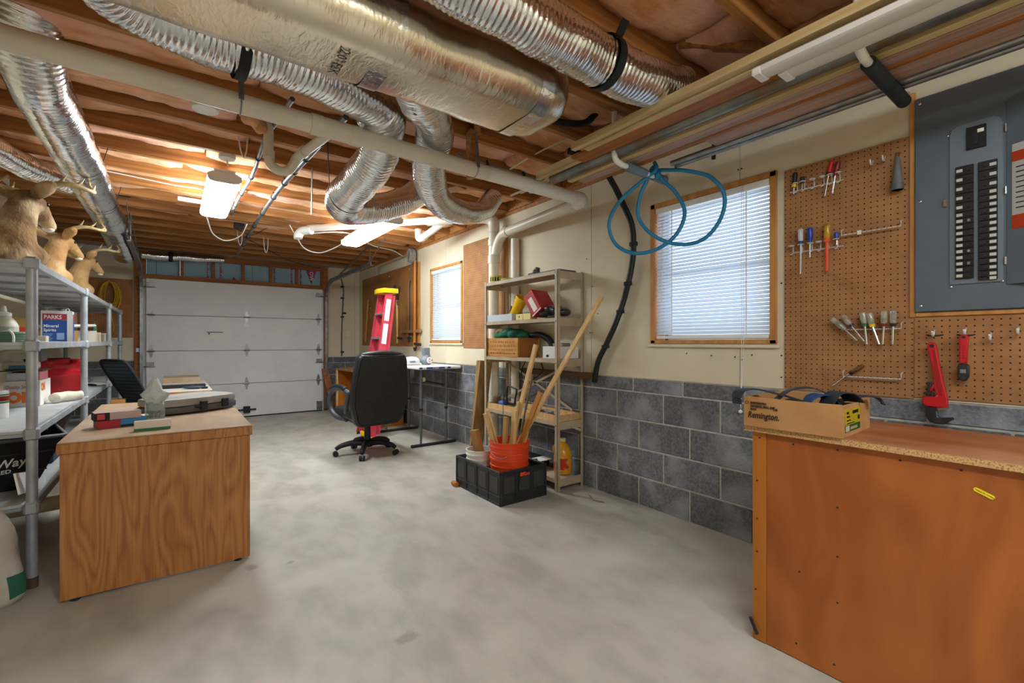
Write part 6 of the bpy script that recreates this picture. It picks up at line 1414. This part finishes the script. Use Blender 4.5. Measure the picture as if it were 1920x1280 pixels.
for k in range(6): MB().box(-0.055, 0.055, -0.06, 0.06, 0.106*k, 0.106*k+0.103).build('timber_block', mat('block_pine', 'C9924F', 'AE7738', rough=0.6, scale=6, vary=0.1), t, bevel=0.003)

# mesh chair
t = thing('mesh_office_chair', 'dark grey mesh-back office chair tucked between rack and pale desk', 'office chair', (-0.06, 5.95, 0), rz=math.radians(-60))
M_mesh = mat('dark_mesh', '39414B', '2B323B', rough=0.6, scale=90, stretch=(1, 1, 3))
lean = 0.52
def mp_(x, z): return Vector((x, -0.20 - (z-0.48)*lean, z))
out = [(-0.17, 0.50), (-0.20, 0.62), (-0.225, 0.80), (-0.225, 0.93), (-0.20, 0.985), (-0.12, 1.0), (0.12, 1.0), (0.20, 0.985), (0.225, 0.93), (0.225, 0.80), (0.20, 0.62), (0.17, 0.50)]
fr_ = MB().tube(catmull([mp_(x, z) for x, z in out] + [mp_(*out[0])], 4)[:-1], 0.014, 8, closed=True).build('back_frame', M_dark, t, sharp=180)
mb = MB(); vs = []; NX, NZ = 10, 14
for j in range(NZ+1):
    z = 0.51 + 0.48*j/NZ; w = 0.165 + 0.06*min(1, (z-0.50)/0.3) - (0.03*max(0, (z-0.95)/0.04))
    for i in range(NX+1):
        x = w*(2*i/NX-1); p = mp_(x, z); vs.append(p + Vector((0, -0.03*(1-(x/w)**2), 0)))
fs = [(j*(NX+1)+i, j*(NX+1)+i+1, (j+1)*(NX+1)+i+1, (j+1)*(NX+1)+i) for j in range(NZ) for i in range(NX)]
o = len(vs); vs += [v + Vector((0, 0.006, 0)) for v in vs]; fs += [tuple(o+q for q in f[::-1]) for f in fs]
mb.add(vs, fs); bm_ = mb.build('back_mesh', M_mesh, t, sharp=180)
for k in range(14):
    z = 0.53 + 0.034*k; w = 0.165 + 0.06*min(1, (z-0.50)/0.3) - 0.004
    MB().tube([mp_(x, z) + Vector((0, -0.032*(1-(x/w)**2)-0.001, 0)) for x in [w*(2*i/8-1) for i in range(9)]], 0.0022, 5).build('mesh_thread', M_dark, bm_, sharp=180)
MB().prism(rbox(0.47, 0.46, 0, 0.10, 4), 0.44, 0.50, Matrix.Translation((0, 0.05, 0))).build('seat', M_dark, t, bevel=0.02, seg=2)
MB().bar((0, -0.10, 0.42), (0, -0.24, 0.53), 0.06, 0.02).build('back_bracket', M_black, t)
MB().cyl((0, 0.04, 0.10), (0, 0.04, 0.44), 0.028, n=14).build('gas_column', M_black, t)
for sx in (-1, 1): MB().tube(catmull([(sx*0.22, 0.0, 0.45), (sx*0.27, 0.0, 0.52), (sx*0.27, -0.06, 0.60), (sx*0.27, 0.12, 0.61)], 5), 0.018, 8).build('armrest', M_black, t, sharp=180)
for k in range(5):
    a = math.radians(72*k); ca, sa = math.cos(a), math.sin(a)
    l = MB().tube([(0.02*ca, 0.04+0.02*sa, 0.11), (0.17*ca, 0.04+0.17*sa, 0.10), (0.28*ca, 0.04+0.28*sa, 0.07)], [0.028, 0.024, 0.018], 8).build('base_arm', M_black, t, sharp=180)
    MB().cyl((0.28*ca-0.02*sa, 0.04+0.28*sa+0.02*ca, 0.026), (0.28*ca+0.02*sa, 0.04+0.28*sa-0.02*ca, 0.026), 0.026, n=14).build('caster_wheel', M_black, l)
# ================================================================== SHELVING RACK AND DEER MOUNTS
M_rack = mat('galvanised_rack', 'B4B9BE', '9BA0A5', rough=0.45, metal=0.35, scale=9)
M_rackshelf = mat('rack_shelf', 'C2C4C3', 'AFB1B0', rough=0.55, scale=6)
t = thing('shelving_rack', 'long grey pipe-post shelving rack along the side wall', 'shelving rack', (-0.79, 5.3, 0))
RY = [3.13, 4.72, 6.37, 7.6]; RXF, RXB = -0.545, -1.04
LV = [1.555, 1.160, 0.738, 0.385]
for y in RY:
    for x in (RXF, RXB):
        p = MB().cyl((x, y, 0.03), (x, y, 1.575), 0.021, n=16).build('post', M_rack, t, world=True)
        MB().cyl((x, y, 0), (x, y, 0.05), 0.023, n=14).build('foot_cap', mat('rust_foot', '5C4636', rough=0.8), p, world=True)
        for z in LV: MB().box(x-0.027, x+0.027, y-0.027, y+0.027, z-0.035, z+0.028).build('corner_bracket', M_rack, p, bevel=0.010, world=True)
for k in range(3):
    a, b = RY[k]+0.022, RY[k+1]-0.022
    for z in LV:
        if z < 0.5 and k == 2: continue
        MB().box(RXB+0.005, RXF-0.005, a, b, z-0.003, z+0.012).build('shelf_deck', M_rackshelf, t, bevel=0.002, world=True)
        for x in (RXF, RXB): MB().box(x-0.012, x+0.012, a, b, z-0.02, z+0.018).build('side_rail', M_rack, t, bevel=0.003, world=True)
        for y in (a+0.012, b-0.012): MB().box(RXB+0.02, RXF-0.02, y-0.010, y+0.010, z-0.02, z-0.004).build('end_rail', M_rack, t, world=True)
        for q in range(1, 3): MB().box(RXB+0.02, RXF-0.02, a+(b-a)*q/3-0.012, a+(b-a)*q/3+0.012, z-0.018, z-0.004).build('deck_rib', M_rack, t, world=True)
ZM, ZL, ZB, ZT = 1.1725, 0.7505, 0.3975, 1.5675

# middle shelf
t = thing('spirits_can', 'white and blue mineral spirits can on the middle shelf', 'can', (-0.70, 4.80, ZM), rz=0.05)
M_can = mat('can_white', 'E2E2E0', rough=0.35); M_blu2 = mat('can_blue', '214E9C', rough=0.35); M_redl = mat('can_red', 'B03240', rough=0.4)
MB().box(-0.085, 0.085, -0.055, 0.055, 0, 0.235).build('tin', M_can, t, bevel=0.006, seg=2)
MB().box(-0.075, 0.055, -0.0565, -0.0545, 0.004, 0.165).build('label_blue', M_blu2, t, sharp=None)
MB().box(-0.075, 0.055, -0.0565, -0.0545, 0.166, 0.212).build('label_red', M_redl, t, sharp=None)
MB().box(0.0845, 0.0862, -0.045, 0.045, 0.004, 0.165).build('label_blue', M_blu2, t, sharp=None); MB().box(0.0845, 0.0862, -0.045, 0.045, 0.166, 0.212).build('label_red', M_redl, t, sharp=None)
F2 = Matrix.Rotation(0.05, 3, 'Z') @ FACE_NY
W = wmat(t)
text('PARKS', 0.040, M_whiteink, t, W @ Vector((-0.068, -0.0572, 0.174)), F2, bold=0.001, sx=0.82)
text('Mineral\nSpirits', 0.030, M_whiteink, t, W @ Vector((-0.070, -0.0572, 0.112)), F2, bold=0.0006, sx=0.9)
mb = MB()
for k in range(5): mb.box(-0.07, -0.02-0.006*(k % 3), -0.0572, -0.0566, 0.06-0.011*k, 0.064-0.011*k)
mb.box(0.0, 0.04, -0.0572, -0.0566, 0.02, 0.07); mb.build('fine_print', mat('pale_blue_print', '8FB2DC'), t, sharp=None, kind='stuff')
MB().cyl((0.03, 0, 0.235), (0.03, 0, 0.252), 0.024, n=16).build('cap', M_steel, t)
MB().tube(catmull([(-0.06, 0, 0.235), (-0.05, 0, 0.258), (0.0, 0, 0.262), (0.05, 0, 0.258), (0.065, 0, 0.235)], 5), 0.005, 8).build('handle', M_steel, t, sharp=180)
t = thing('glue_bottle', 'white plastic glue bottle with nozzle at the near end of the middle shelf', 'bottle', (-0.82, 4.03, ZM))
MB().lathe([(0.055, 0), (0.062, 0.01), (0.062, 0.10), (0.050, 0.13), (0.030, 0.155), (0.028, 0.16)], n=24).build('body', mat('bottle_offwhite', 'CFC9B6', rough=0.4), t)
MB().lathe([(0.034, 0.158), (0.034, 0.178), (0.014, 0.185), (0.010, 0.215), (0.006, 0.22)], n=18).build('nozzle', M_white, t)
MB().lathe([(0.0628, 0.03), (0.0628, 0.095)], n=24, cap=False).build('label', mat('faded_label', 'C6C2AE', '9FA08E', rough=0.6, scale=60), t)
t = thing('green_rope', 'coil of green hose with a white tie on the middle shelf', 'coil', (-0.78, 3.86, ZM))
for k in range(4): MB().tube([(0.085*math.cos(a)+0.004*k, 0.07*math.sin(a), 0.010+0.014*k) for a in [2*PI*j/20 for j in range(20)]], 0.009, 8, closed=True).build('coil_turn', mat('green_cord', '5C7A66', rough=0.5), t, sharp=180)
MB().tube(catmull([(0.05, -0.09, 0.0), (0.05, -0.095, 0.04), (0.03, -0.07, 0.065), (0.0, -0.05, 0.06)], 4), 0.006, 8).build('white_tie', M_white, t, sharp=180)
t = thing('product_box', 'tan product box with orange print on the middle shelf', 'box', (-0.82, 4.30, ZM))
MB().box(-0.06, 0.075, -0.04, 0.05, 0, 0.155).build('carton', mat('tan_card', 'B79A5C', rough=0.7), t, bevel=0.002)
MB().box(0.005, 0.05, -0.0415, -0.0395, 0.045, 0.10).build('print_patch', M_orange, t, sharp=None)
tag(MB().box(-0.79, -0.66, 4.16, 4.24, ZM, ZM+0.042).build('small_carton', mat('card_multi', 'B6A79A', rough=0.6), bevel=0.003), 'small flat carton in front of the tan product box', 'carton')
t = thing('parts_box', 'low wooden drawer box behind the spirits can', 'drawer box', (-0.86, 5.35, ZM))
MB().box(-0.12, 0.17, -0.28, 0.28, 0, 0.10).build('box', mat('drawer_wood', 'BE8C4A', 'A87636', rough=0.55, scale=5, stretch=(1, 6, 6)), t, bevel=0.003)
MB().box(0.171, 0.176, -0.05, 0.05, 0.04, 0.06).build('label_holder', M_steel, t)
tag(MB().bar((-0.85, 5.1, ZM+0.125), (-0.62, 5.9, ZM+0.16), 0.06, 0.025).build('paper_roll', M_paper, bevel=0.01), 'white rolled sheet lying on the wooden drawer box', 'paper roll')
for i, (y, h, w) in enumerate(((5.95, 0.11, 0.07), (6.12, 0.08, 0.10), (6.28, 0.10, 0.06), (6.55, 0.085, 0.09), (6.85, 0.10, 0.10))):
    tag(MB().box(-0.78, -0.60, y-w/2, y+w/2, ZM, ZM+h).build('stacked_carton', mat('carton_pale%d' % (i % 2), ('D9D2C2', 'C6B48E')[i % 2], rough=0.7), bevel=0.002),
        ('pale carton nearest the drawer box on the middle shelf', 'tan low carton second past the drawer box', 'pale narrow carton by the third rack post', 'tan carton just beyond the third rack post', 'pale carton at the far end of the middle shelf')[i], 'carton', 'cartons along the middle shelf')
tag(MB().lathe([(0.018, 0), (0.018, 0.06), (0.008, 0.075)], (-0.62, 6.02, ZM+0.111), n=12).build('small_tube', mat('green_cap', '2C6E4A')), 'small green-capped tube on a pale carton', 'tube')

# lower shelf
t = thing('gas_can', 'red plastic gas can with black spout cap on the lower shelf', 'gas can', (-0.745, 4.99, ZL), rz=0.1)
mb = MB(); mb.box(-0.16, 0.17, -0.09, 0.09, 0.002, 0.20); mb.box(-0.17, 0.175, -0.10, 0.10, 0.03, 0.17); mb.prism([(-0.165, 0.19), (0.17, 0.19), (0.165, 0.275), (0.13, 0.285), (0.12, 0.25), (-0.02, 0.25), (-0.04, 0.285), (-0.10, 0.265)], -0.06, 0.06, Matrix.Rotation(PI/2, 4, 'X'))
mb.cyl((-0.04, 0, 0.272), (0.14, 0, 0.272), 0.022); mb.box(0.10, 0.16, -0.05, 0.05, 0.2, 0.285)
fuse(mb, 'tank', mat('gas_red', 'B5121F', 'A60F1B', rough=0.35, scale=5), t, 0.010, 5)
MB().cyl((-0.125, 0, 0.245), (-0.135, 0, 0.30), 0.034, n=16).build('spout_cap', M_black, t)
MB().box(-0.04, 0.09, -0.004, 0.004, 0.285, 0.30).build('vent_lever', M_dark, t, bevel=0.003)
mb = MB()
for k in range(4): mb.box(-0.10, 0.05, -0.103, -0.101, 0.09+0.016*k, 0.094+0.016*k)
mb.build('embossed_text', mat('gas_red_dark', '8E0C17', rough=0.4), t, kind='stuff')
t = thing('print_box', 'grey-white carton printed with orange letters on the lower shelf', 'box', (-0.7925, 4.45, ZL), rz=-0.01)
c_ = MB().box(-0.0825, 0.0825, -0.15, 0.15, 0, 0.17).build('carton', mat('greyish_card', 'C9C3BC', rough=0.7), t, bevel=0.002)
MB().box(0.0822, 0.0837, -0.145, 0.145, 0.002, 0.168).build('side_panel', M_paper, t, sharp=None)
W = wmat(t); F3 = Matrix.Rotation(-0.01, 3, 'Z') @ FACE_NY; M_orp = mat('orange_letter', 'D96A28', rough=0.6)
text('Quality Service', 0.034, mat('dull_red_letter', 'A8524A', rough=0.6), t, W @ Vector((-0.078, -0.1515, 0.120)), F3, shear=0.3, sx=0.66)
text('ON', 0.09, M_orp, t, W @ Vector((-0.072, -0.1515, 0.032)), F3, bold=0.006, sx=0.95)
text('ON', 0.07, M_orp, t, W @ Vector((0.0845, -0.13, 0.10)), Matrix.Rotation(-0.01, 3, 'Z') @ FACE_PX, bold=0.004)
tag(MB().box(-0.87, -0.765, 4.32, 4.56, ZL+0.171, ZL+0.222).build('flat_carton', mat('carton_blue_mix', 'BFC3CC', '2C5FB0', rough=0.6, scale=2.2, ramp=(0.48, 0.5)), bevel=0.002), 'flat white and blue carton on the orange-lettered box', 'carton')
tag(MB().box(-0.76, -0.715, 4.32, 4.56, ZL+0.171, ZL+0.23).build('pink_carton', mat('pink_card', 'C47A84', rough=0.6), bevel=0.002), 'narrow pink carton on the orange-lettered box', 'carton')
tag(MB().box(-0.90, -0.70, 4.31, 4.60, ZL+0.2315, ZL+0.238).build('dark_board', mat('dark_hardboard', '4A3A2E', rough=0.7)), 'thin dark board lying across the cartons', 'board')
t = thing('bleach_jug', 'cream plastic jug with moulded handle and blue label', 'jug', (-0.825, 4.46, ZL+0.2385))
mb = MB(); mb.box(-0.085, 0.085, -0.05, 0.05, 0.002, 0.05); mb.cyl((-0.08, 0, 0.05), (-0.08, 0, 0.12), 0.03); mb.cyl((0.05, 0, 0.04), (0.045, 0, 0.12), 0.026); mb.cyl((-0.075, 0, 0.125), (0.05, 0, 0.125), 0.022)
fuse(mb, 'body', mat('jug_cream', 'C9C2AE', rough=0.4), t, 0.008, 3)
MB().cyl((-0.09, 0, 0.13), (-0.095, 0, 0.155), 0.022, n=14).build('cap', M_white, t); MB().box(-0.05, 0.085, -0.0535, -0.051, 0.008, 0.03).build('label', mat('sky_label', '3F8FC4'), t)
t = thing('rag_roll', 'cream cloth rolled up beside the red gas can', 'cloth', (-0.615, 4.50, ZL+0.037), rz=0.9)
MB().tube(catmull([(-0.10, -0.02, 0), (-0.05, 0, 0.004), (0.0, 0.005, 0.003), (0.06, 0, 0.0), (0.10, -0.01, -0.003)], 5), [0.032+0.002*math.sin(i*0.7) for i in range(21)], 16).build('roll', mat('cream_cloth', 'DAD4C2', rough=0.9, bump=0.3, bscale=40), t, sharp=180)
MB().tube([(0.099, -0.01+0.018*math.cos(a), -0.003+0.018*math.sin(a)) for a in [2*PI*j/14 for j in range(14)]], 0.006, 6, closed=True).build('fold', MATS['cream_cloth'], t, sharp=180)
t = thing('striped_tin', 'white and red striped tin at the frame edge of the lower shelf', 'tin', (-0.80, 3.74, ZL))
MB().lathe([(0.055, 0), (0.058, 0.005), (0.058, 0.15), (0.055, 0.155)], n=24).build('can', M_can, t)
for z0, z1, m in ((0.085, 0.095, MATS['green_card']), (0.097, 0.125, MATS['dark_red']), (0.128, 0.136, MATS['green_card'])): MB().lathe([(0.0588, z0), (0.0588, z1)], n=24, cap=False).build('stripe', m, t)
tag(MB().box(-0.86, -0.70, 6.5, 6.75, ZL, ZL+0.05).build('grey_tray', M_steel, bevel=0.01), 'grey metal tray far along the lower shelf', 'tray')
tag(MB().tube(catmull([(-0.6, 5.9, ZL+0.012), (-0.66, 6.0, ZL+0.012), (-0.72, 5.95, ZL+0.02), (-0.74, 6.1, ZL+0.012)], 5), 0.009, 8).build('cord_piece', M_dark, sharp=180), 'short dark cord piece on the lower shelf', 'cord')

# bottom shelf: spreader hopper and odds
t = thing('spreader_hopper', 'black spreader hopper with white lettering on the bottom shelf', 'hopper', (-0.74, 3.58, ZB+0.002), rz=0.24)
def frus(a0, b0, z0, a1, b1, z1):
    mb = MB(); vs = [(x*a, y*b, z) for (a, b, z) in ((a0, b0, z0), (a1, b1, z1)) for x, y in ((-1, -1), (1, -1), (1, 1), (-1, 1))]
    mb.add(vs, [(3, 2, 1, 0), (0, 1, 5, 4), (1, 2, 6, 5), (2, 3, 7, 6), (3, 0, 4, 7)]); return mb
hp = frus(0.12, 0.13, 0.0, 0.225, 0.235, 0.275).build('hopper_shell', mat('hopper_black', '1A1B1E', rough=0.6), t, bevel=0.02, seg=2)
P = [(-0.228, -0.238), (0.228, -0.238), (0.228, 0.238), (-0.228, 0.238)]
MB().tube([(x, y, 0.277) for x, y in P], 0.010, 8, closed=True).build('rim', mat('hopper_grey', '6D6F70', rough=0.5), t, sharp=180)
for z in (0.10, 0.20):
    q = z/0.275; a, b = 0.12+0.105*q, 0.13+0.105*q
    MB().box(-a, a, -b-0.004, -b+0.002, z-0.004, z+0.004).build('seam', M_dark, t)
W = wmat(t); sl_ = math.atan2(0.105, 0.275)
F4 = Matrix.Rotation(0.24, 3, 'Z') @ Matrix.Rotation(sl_, 3, 'X') @ FACE_NY
text('EarthWay', 0.068, M_whiteink, t, W @ Vector((0.080, -0.1885, 0.14)), F4, align='RIGHT', shear=0.3, bold=0.0012, sx=0.85, rot=0.10)
text('EV-N-SPRED', 0.030, M_whiteink, t, W @ Vector((0.03, -0.174, 0.104)), F4, align='RIGHT', shear=0.1, bold=0.0006, rot=0.10)
MB().tube(catmull([(0.05, -0.05, 0.25), (0.10, 0.0, 0.28), (0.14, 0.05, 0.285), (0.17, 0.1, 0.27)], 5), 0.02, 10).build('agitator', M_dark, t, sharp=180)
tag(MB().bar((-0.58, 3.05, 0.52), (-0.58, 3.62, 0.41), 0.10, 0.008, (1, 0, 0.2)).build('white_sheet', M_paper), 'folded white sheet sticking out below the hopper', 'sheet')
tag(MB().bar((-0.66, 3.95, 0.42), (-0.62, 4.55, 0.64), 0.05, 0.03).build('brown_bar', mat('dark_brown_bar', '3E3026', rough=0.7)), 'dark brown bar leaning beside the hopper', 'bar')
tag(MB().box(-0.86, -0.62, 4.1, 4.5, ZB+0.001, ZB+0.14).build('blue_bin', mat('navy_bin', '1B2A52', rough=0.5), bevel=0.01), 'dark blue bin on the bottom shelf past the hopper', 'bin')
t = thing('floor_pipe', 'cream plastic pipe lying on the floor under the rack', 'pipe', (-0.7, 3.9, 0.30))
COL.objects.unlink(t); bpy.data.objects.remove(t)
tag(MB().cyl((-1.05, 3.32, 0.318), (-0.42, 3.42, 0.318), 0.038, n=18).build('spare_pipe', mat('greenish_pipe', 'BDB894', rough=0.5)), 'pale plastic pipe slung below the bottom shelf', 'pipe')
t = thing('feed_sack', 'white woven sack with green corner slumped at the rack foot', 'sack', (-0.65, 3.01, 0))
def sackm(k0, k1, prof, off):
    vs = []; n = 28; ks = [k for k in range(n+1) if k0 <= k <= k1]
    for r, z in prof:
        for k in ks:
            a = 2*PI*k/n; p = Vector((r*math.cos(a), r*0.72*math.sin(a), z)); q = 1 + 0.09*nz3(p, 14) + 0.05*math.sin(5*a+z*22)
            vs.append((p.x*q*off - 0.05*z, p.y*q*off + 0.005, z))
    m = len(ks); mb = MB(); mb.add(vs, [(i*m+k, i*m+k+1, (i+1)*m+k+1, (i+1)*m+k) for i in range(len(prof)-1) for k in range(m-1)]); return mb
SP = [(0.0, 0.0), (0.095, 0.0), (0.108, 0.03), (0.108, 0.08), (0.104, 0.13), (0.10, 0.18), (0.096, 0.23), (0.09, 0.28), (0.082, 0.33), (0.07, 0.38), (0.05, 0.42), (0.02, 0.445), (0.0, 0.446)]
sackm(0, 28, SP, 1.0).build('bag', mat('sack_white', 'C9C3B6', 'B0A99B', rough=0.8, scale=8, bump=0.3, bscale=15), t, sharp=180)
MB().sphere((-0.02, 0.01, 0.45), (0.03, 0.03, 0.02)).build('orange_tie', M_orange, t, sharp=180)
sackm(24, 28, SP[2:5], 1.012).build('green_print', mat('sack_green', '2E6E55', rough=0.8), t, sharp=180)

# ---- deer shoulder mounts on top of the rack
M_ant = mat('antler', 'CDB98C', '8F7444', rough=0.5, scale=9)
def deer(x, y, rz, s, label, c1, c2, tilt=0.0, az=1.0):
    t = thing('deer_mount', label, 'deer mount', (x, y, ZT+0.012), rot=(0, tilt, rz), group='deer mounts on the rack')
    M_fur = mat('fur_%s' % c1, c1, c2, rough=0.95, scale=9, bump=0.7, bscale=70, bstretch=(1, 1, 0.3), c3='C9AE88' if c1 > '9' else '5A4432', s3=5)
    def V(*p): return tuple(q*s for q in p)
    mb = MB()
    P = catmull([V(-0.03, 0, 0.0), V(-0.01, 0, 0.10), V(0.03, 0, 0.22), V(0.08, 0, 0.33), V(0.12, 0, 0.41), V(0.15, 0, 0.445)], 4)
    R = [0.165, 0.160, 0.152, 0.145, 0.138, 0.13, 0.122, 0.115, 0.108, 0.10, 0.094, 0.088, 0.084, 0.08, 0.077, 0.074, 0.072, 0.070, 0.068, 0.066, 0.06]
    mb.tube(P, [r*s for r in R[:len(P)]], 16)
    H = catmull([V(0.09, 0, 0.43), V(0.15, 0, 0.455), V(0.22, 0, 0.44), V(0.29, 0, 0.40), V(0.35, 0, 0.36), V(0.375, 0, 0.345)], 4)
    R2 = [0.05, 0.062, 0.07, 0.075, 0.077, 0.076, 0.074, 0.071, 0.067, 0.062, 0.057, 0.052, 0.048, 0.044, 0.041, 0.039, 0.037, 0.035, 0.033, 0.03, 0.02]
    mb.tube(H, [r*s for r in R2[:len(H)]], 14)
    mb.sphere(V(0.05, 0, 0.115), (0.14*s, 0.15*s, 0.10*s))
    for e in (-1, 1):
        mb.tube([V(0.12, e*0.055, 0.475), V(0.10, e*0.09, 0.50), V(0.075, e*0.135, 0.53), V(0.055, e*0.175, 0.55), V(0.045, e*0.195, 0.558)], [0.018*s, 0.040*s, 0.048*s, 0.032*s, 0.006*s], 10, sq=0.75)
        mb.sphere(V(0.20, e*0.052, 0.465), 0.022*s)
    body = fuse(mb, 'body', M_fur, t, 0.0095, 3)
    for e in (-1, 1):
        MB().sphere(V(0.212, e*0.066, 0.462), 0.0125*s).build('eye', mat('glass_eye', '0E0A08', rough=0.08), t, sharp=180)
        MB().sphere(V(0.075, e*0.140, 0.537), (0.018*s, 0.030*s, 0.012*s), M=Matrix.Rotation(e*0.5, 4, 'X')).build('inner_ear', mat('ear_grey', 'A89C90', rough=0.9), t, sharp=180)
        beam = [V(0.155, e*0.035, 0.51), V(0.105, e*0.075, 0.585*az), V(0.085, e*0.165, 0.63*az), V(0.12, e*0.24, 0.65*az), V(0.20, e*0.285, 0.645*az), V(0.29, e*0.27, 0.665*az), V(0.34, e*0.20, 0.75*az)]
        Q = catmull(beam, 6); a = MB().tube(Q, [(0.023-0.015*i/(len(Q)-1))*s for i in range(len(Q))], 8).build('antler', M_ant, t, sharp=180)
        for i, d in ((5, (0.06, 0.0, 0.07)), (13, (0.02, e*0.05, 0.08)), (19, (0.05, e*0.03, 0.07)), (25, (0.06, 0.0, 0.06))):
            p = Q[min(i, len(Q)-2)]; q = p + Vector(d)*s*az
            MB().tube([p, p.lerp(q, 0.5) + Vector((0.01*s, 0, 0)), q], [0.010*s, 0.008*s, 0.002*s], 6).build('tine', M_ant, a, sharp=180)
    MB().sphere(V(0.378, 0, 0.348), (0.016*s, 0.022*s, 0.018*s)).build('nose', M_black, t, sharp=180)
    MB().sphere(V(0.345, 0, 0.335), (0.03*s, 0.030*s, 0.018*s)).build('muzzle_patch', mat('white_fur', 'D9D0C2', rough=0.9), t, sharp=180)
deer(-0.79, 3.95, math.radians(70), 1.03, 'large dark-faced deer mount nearest on top of the rack', '94734C', '664A2E', az=0.88)
deer(-0.79, 4.98, math.radians(60), 0.88, 'tan deer mount in the middle on top of the rack', 'B9905C', '9A7244', az=0.90)
deer(-0.77, 6.02, math.radians(56), 0.86, 'pale deer mount farthest along the top of the rack', 'C7A06C', 'A98252', az=0.90)
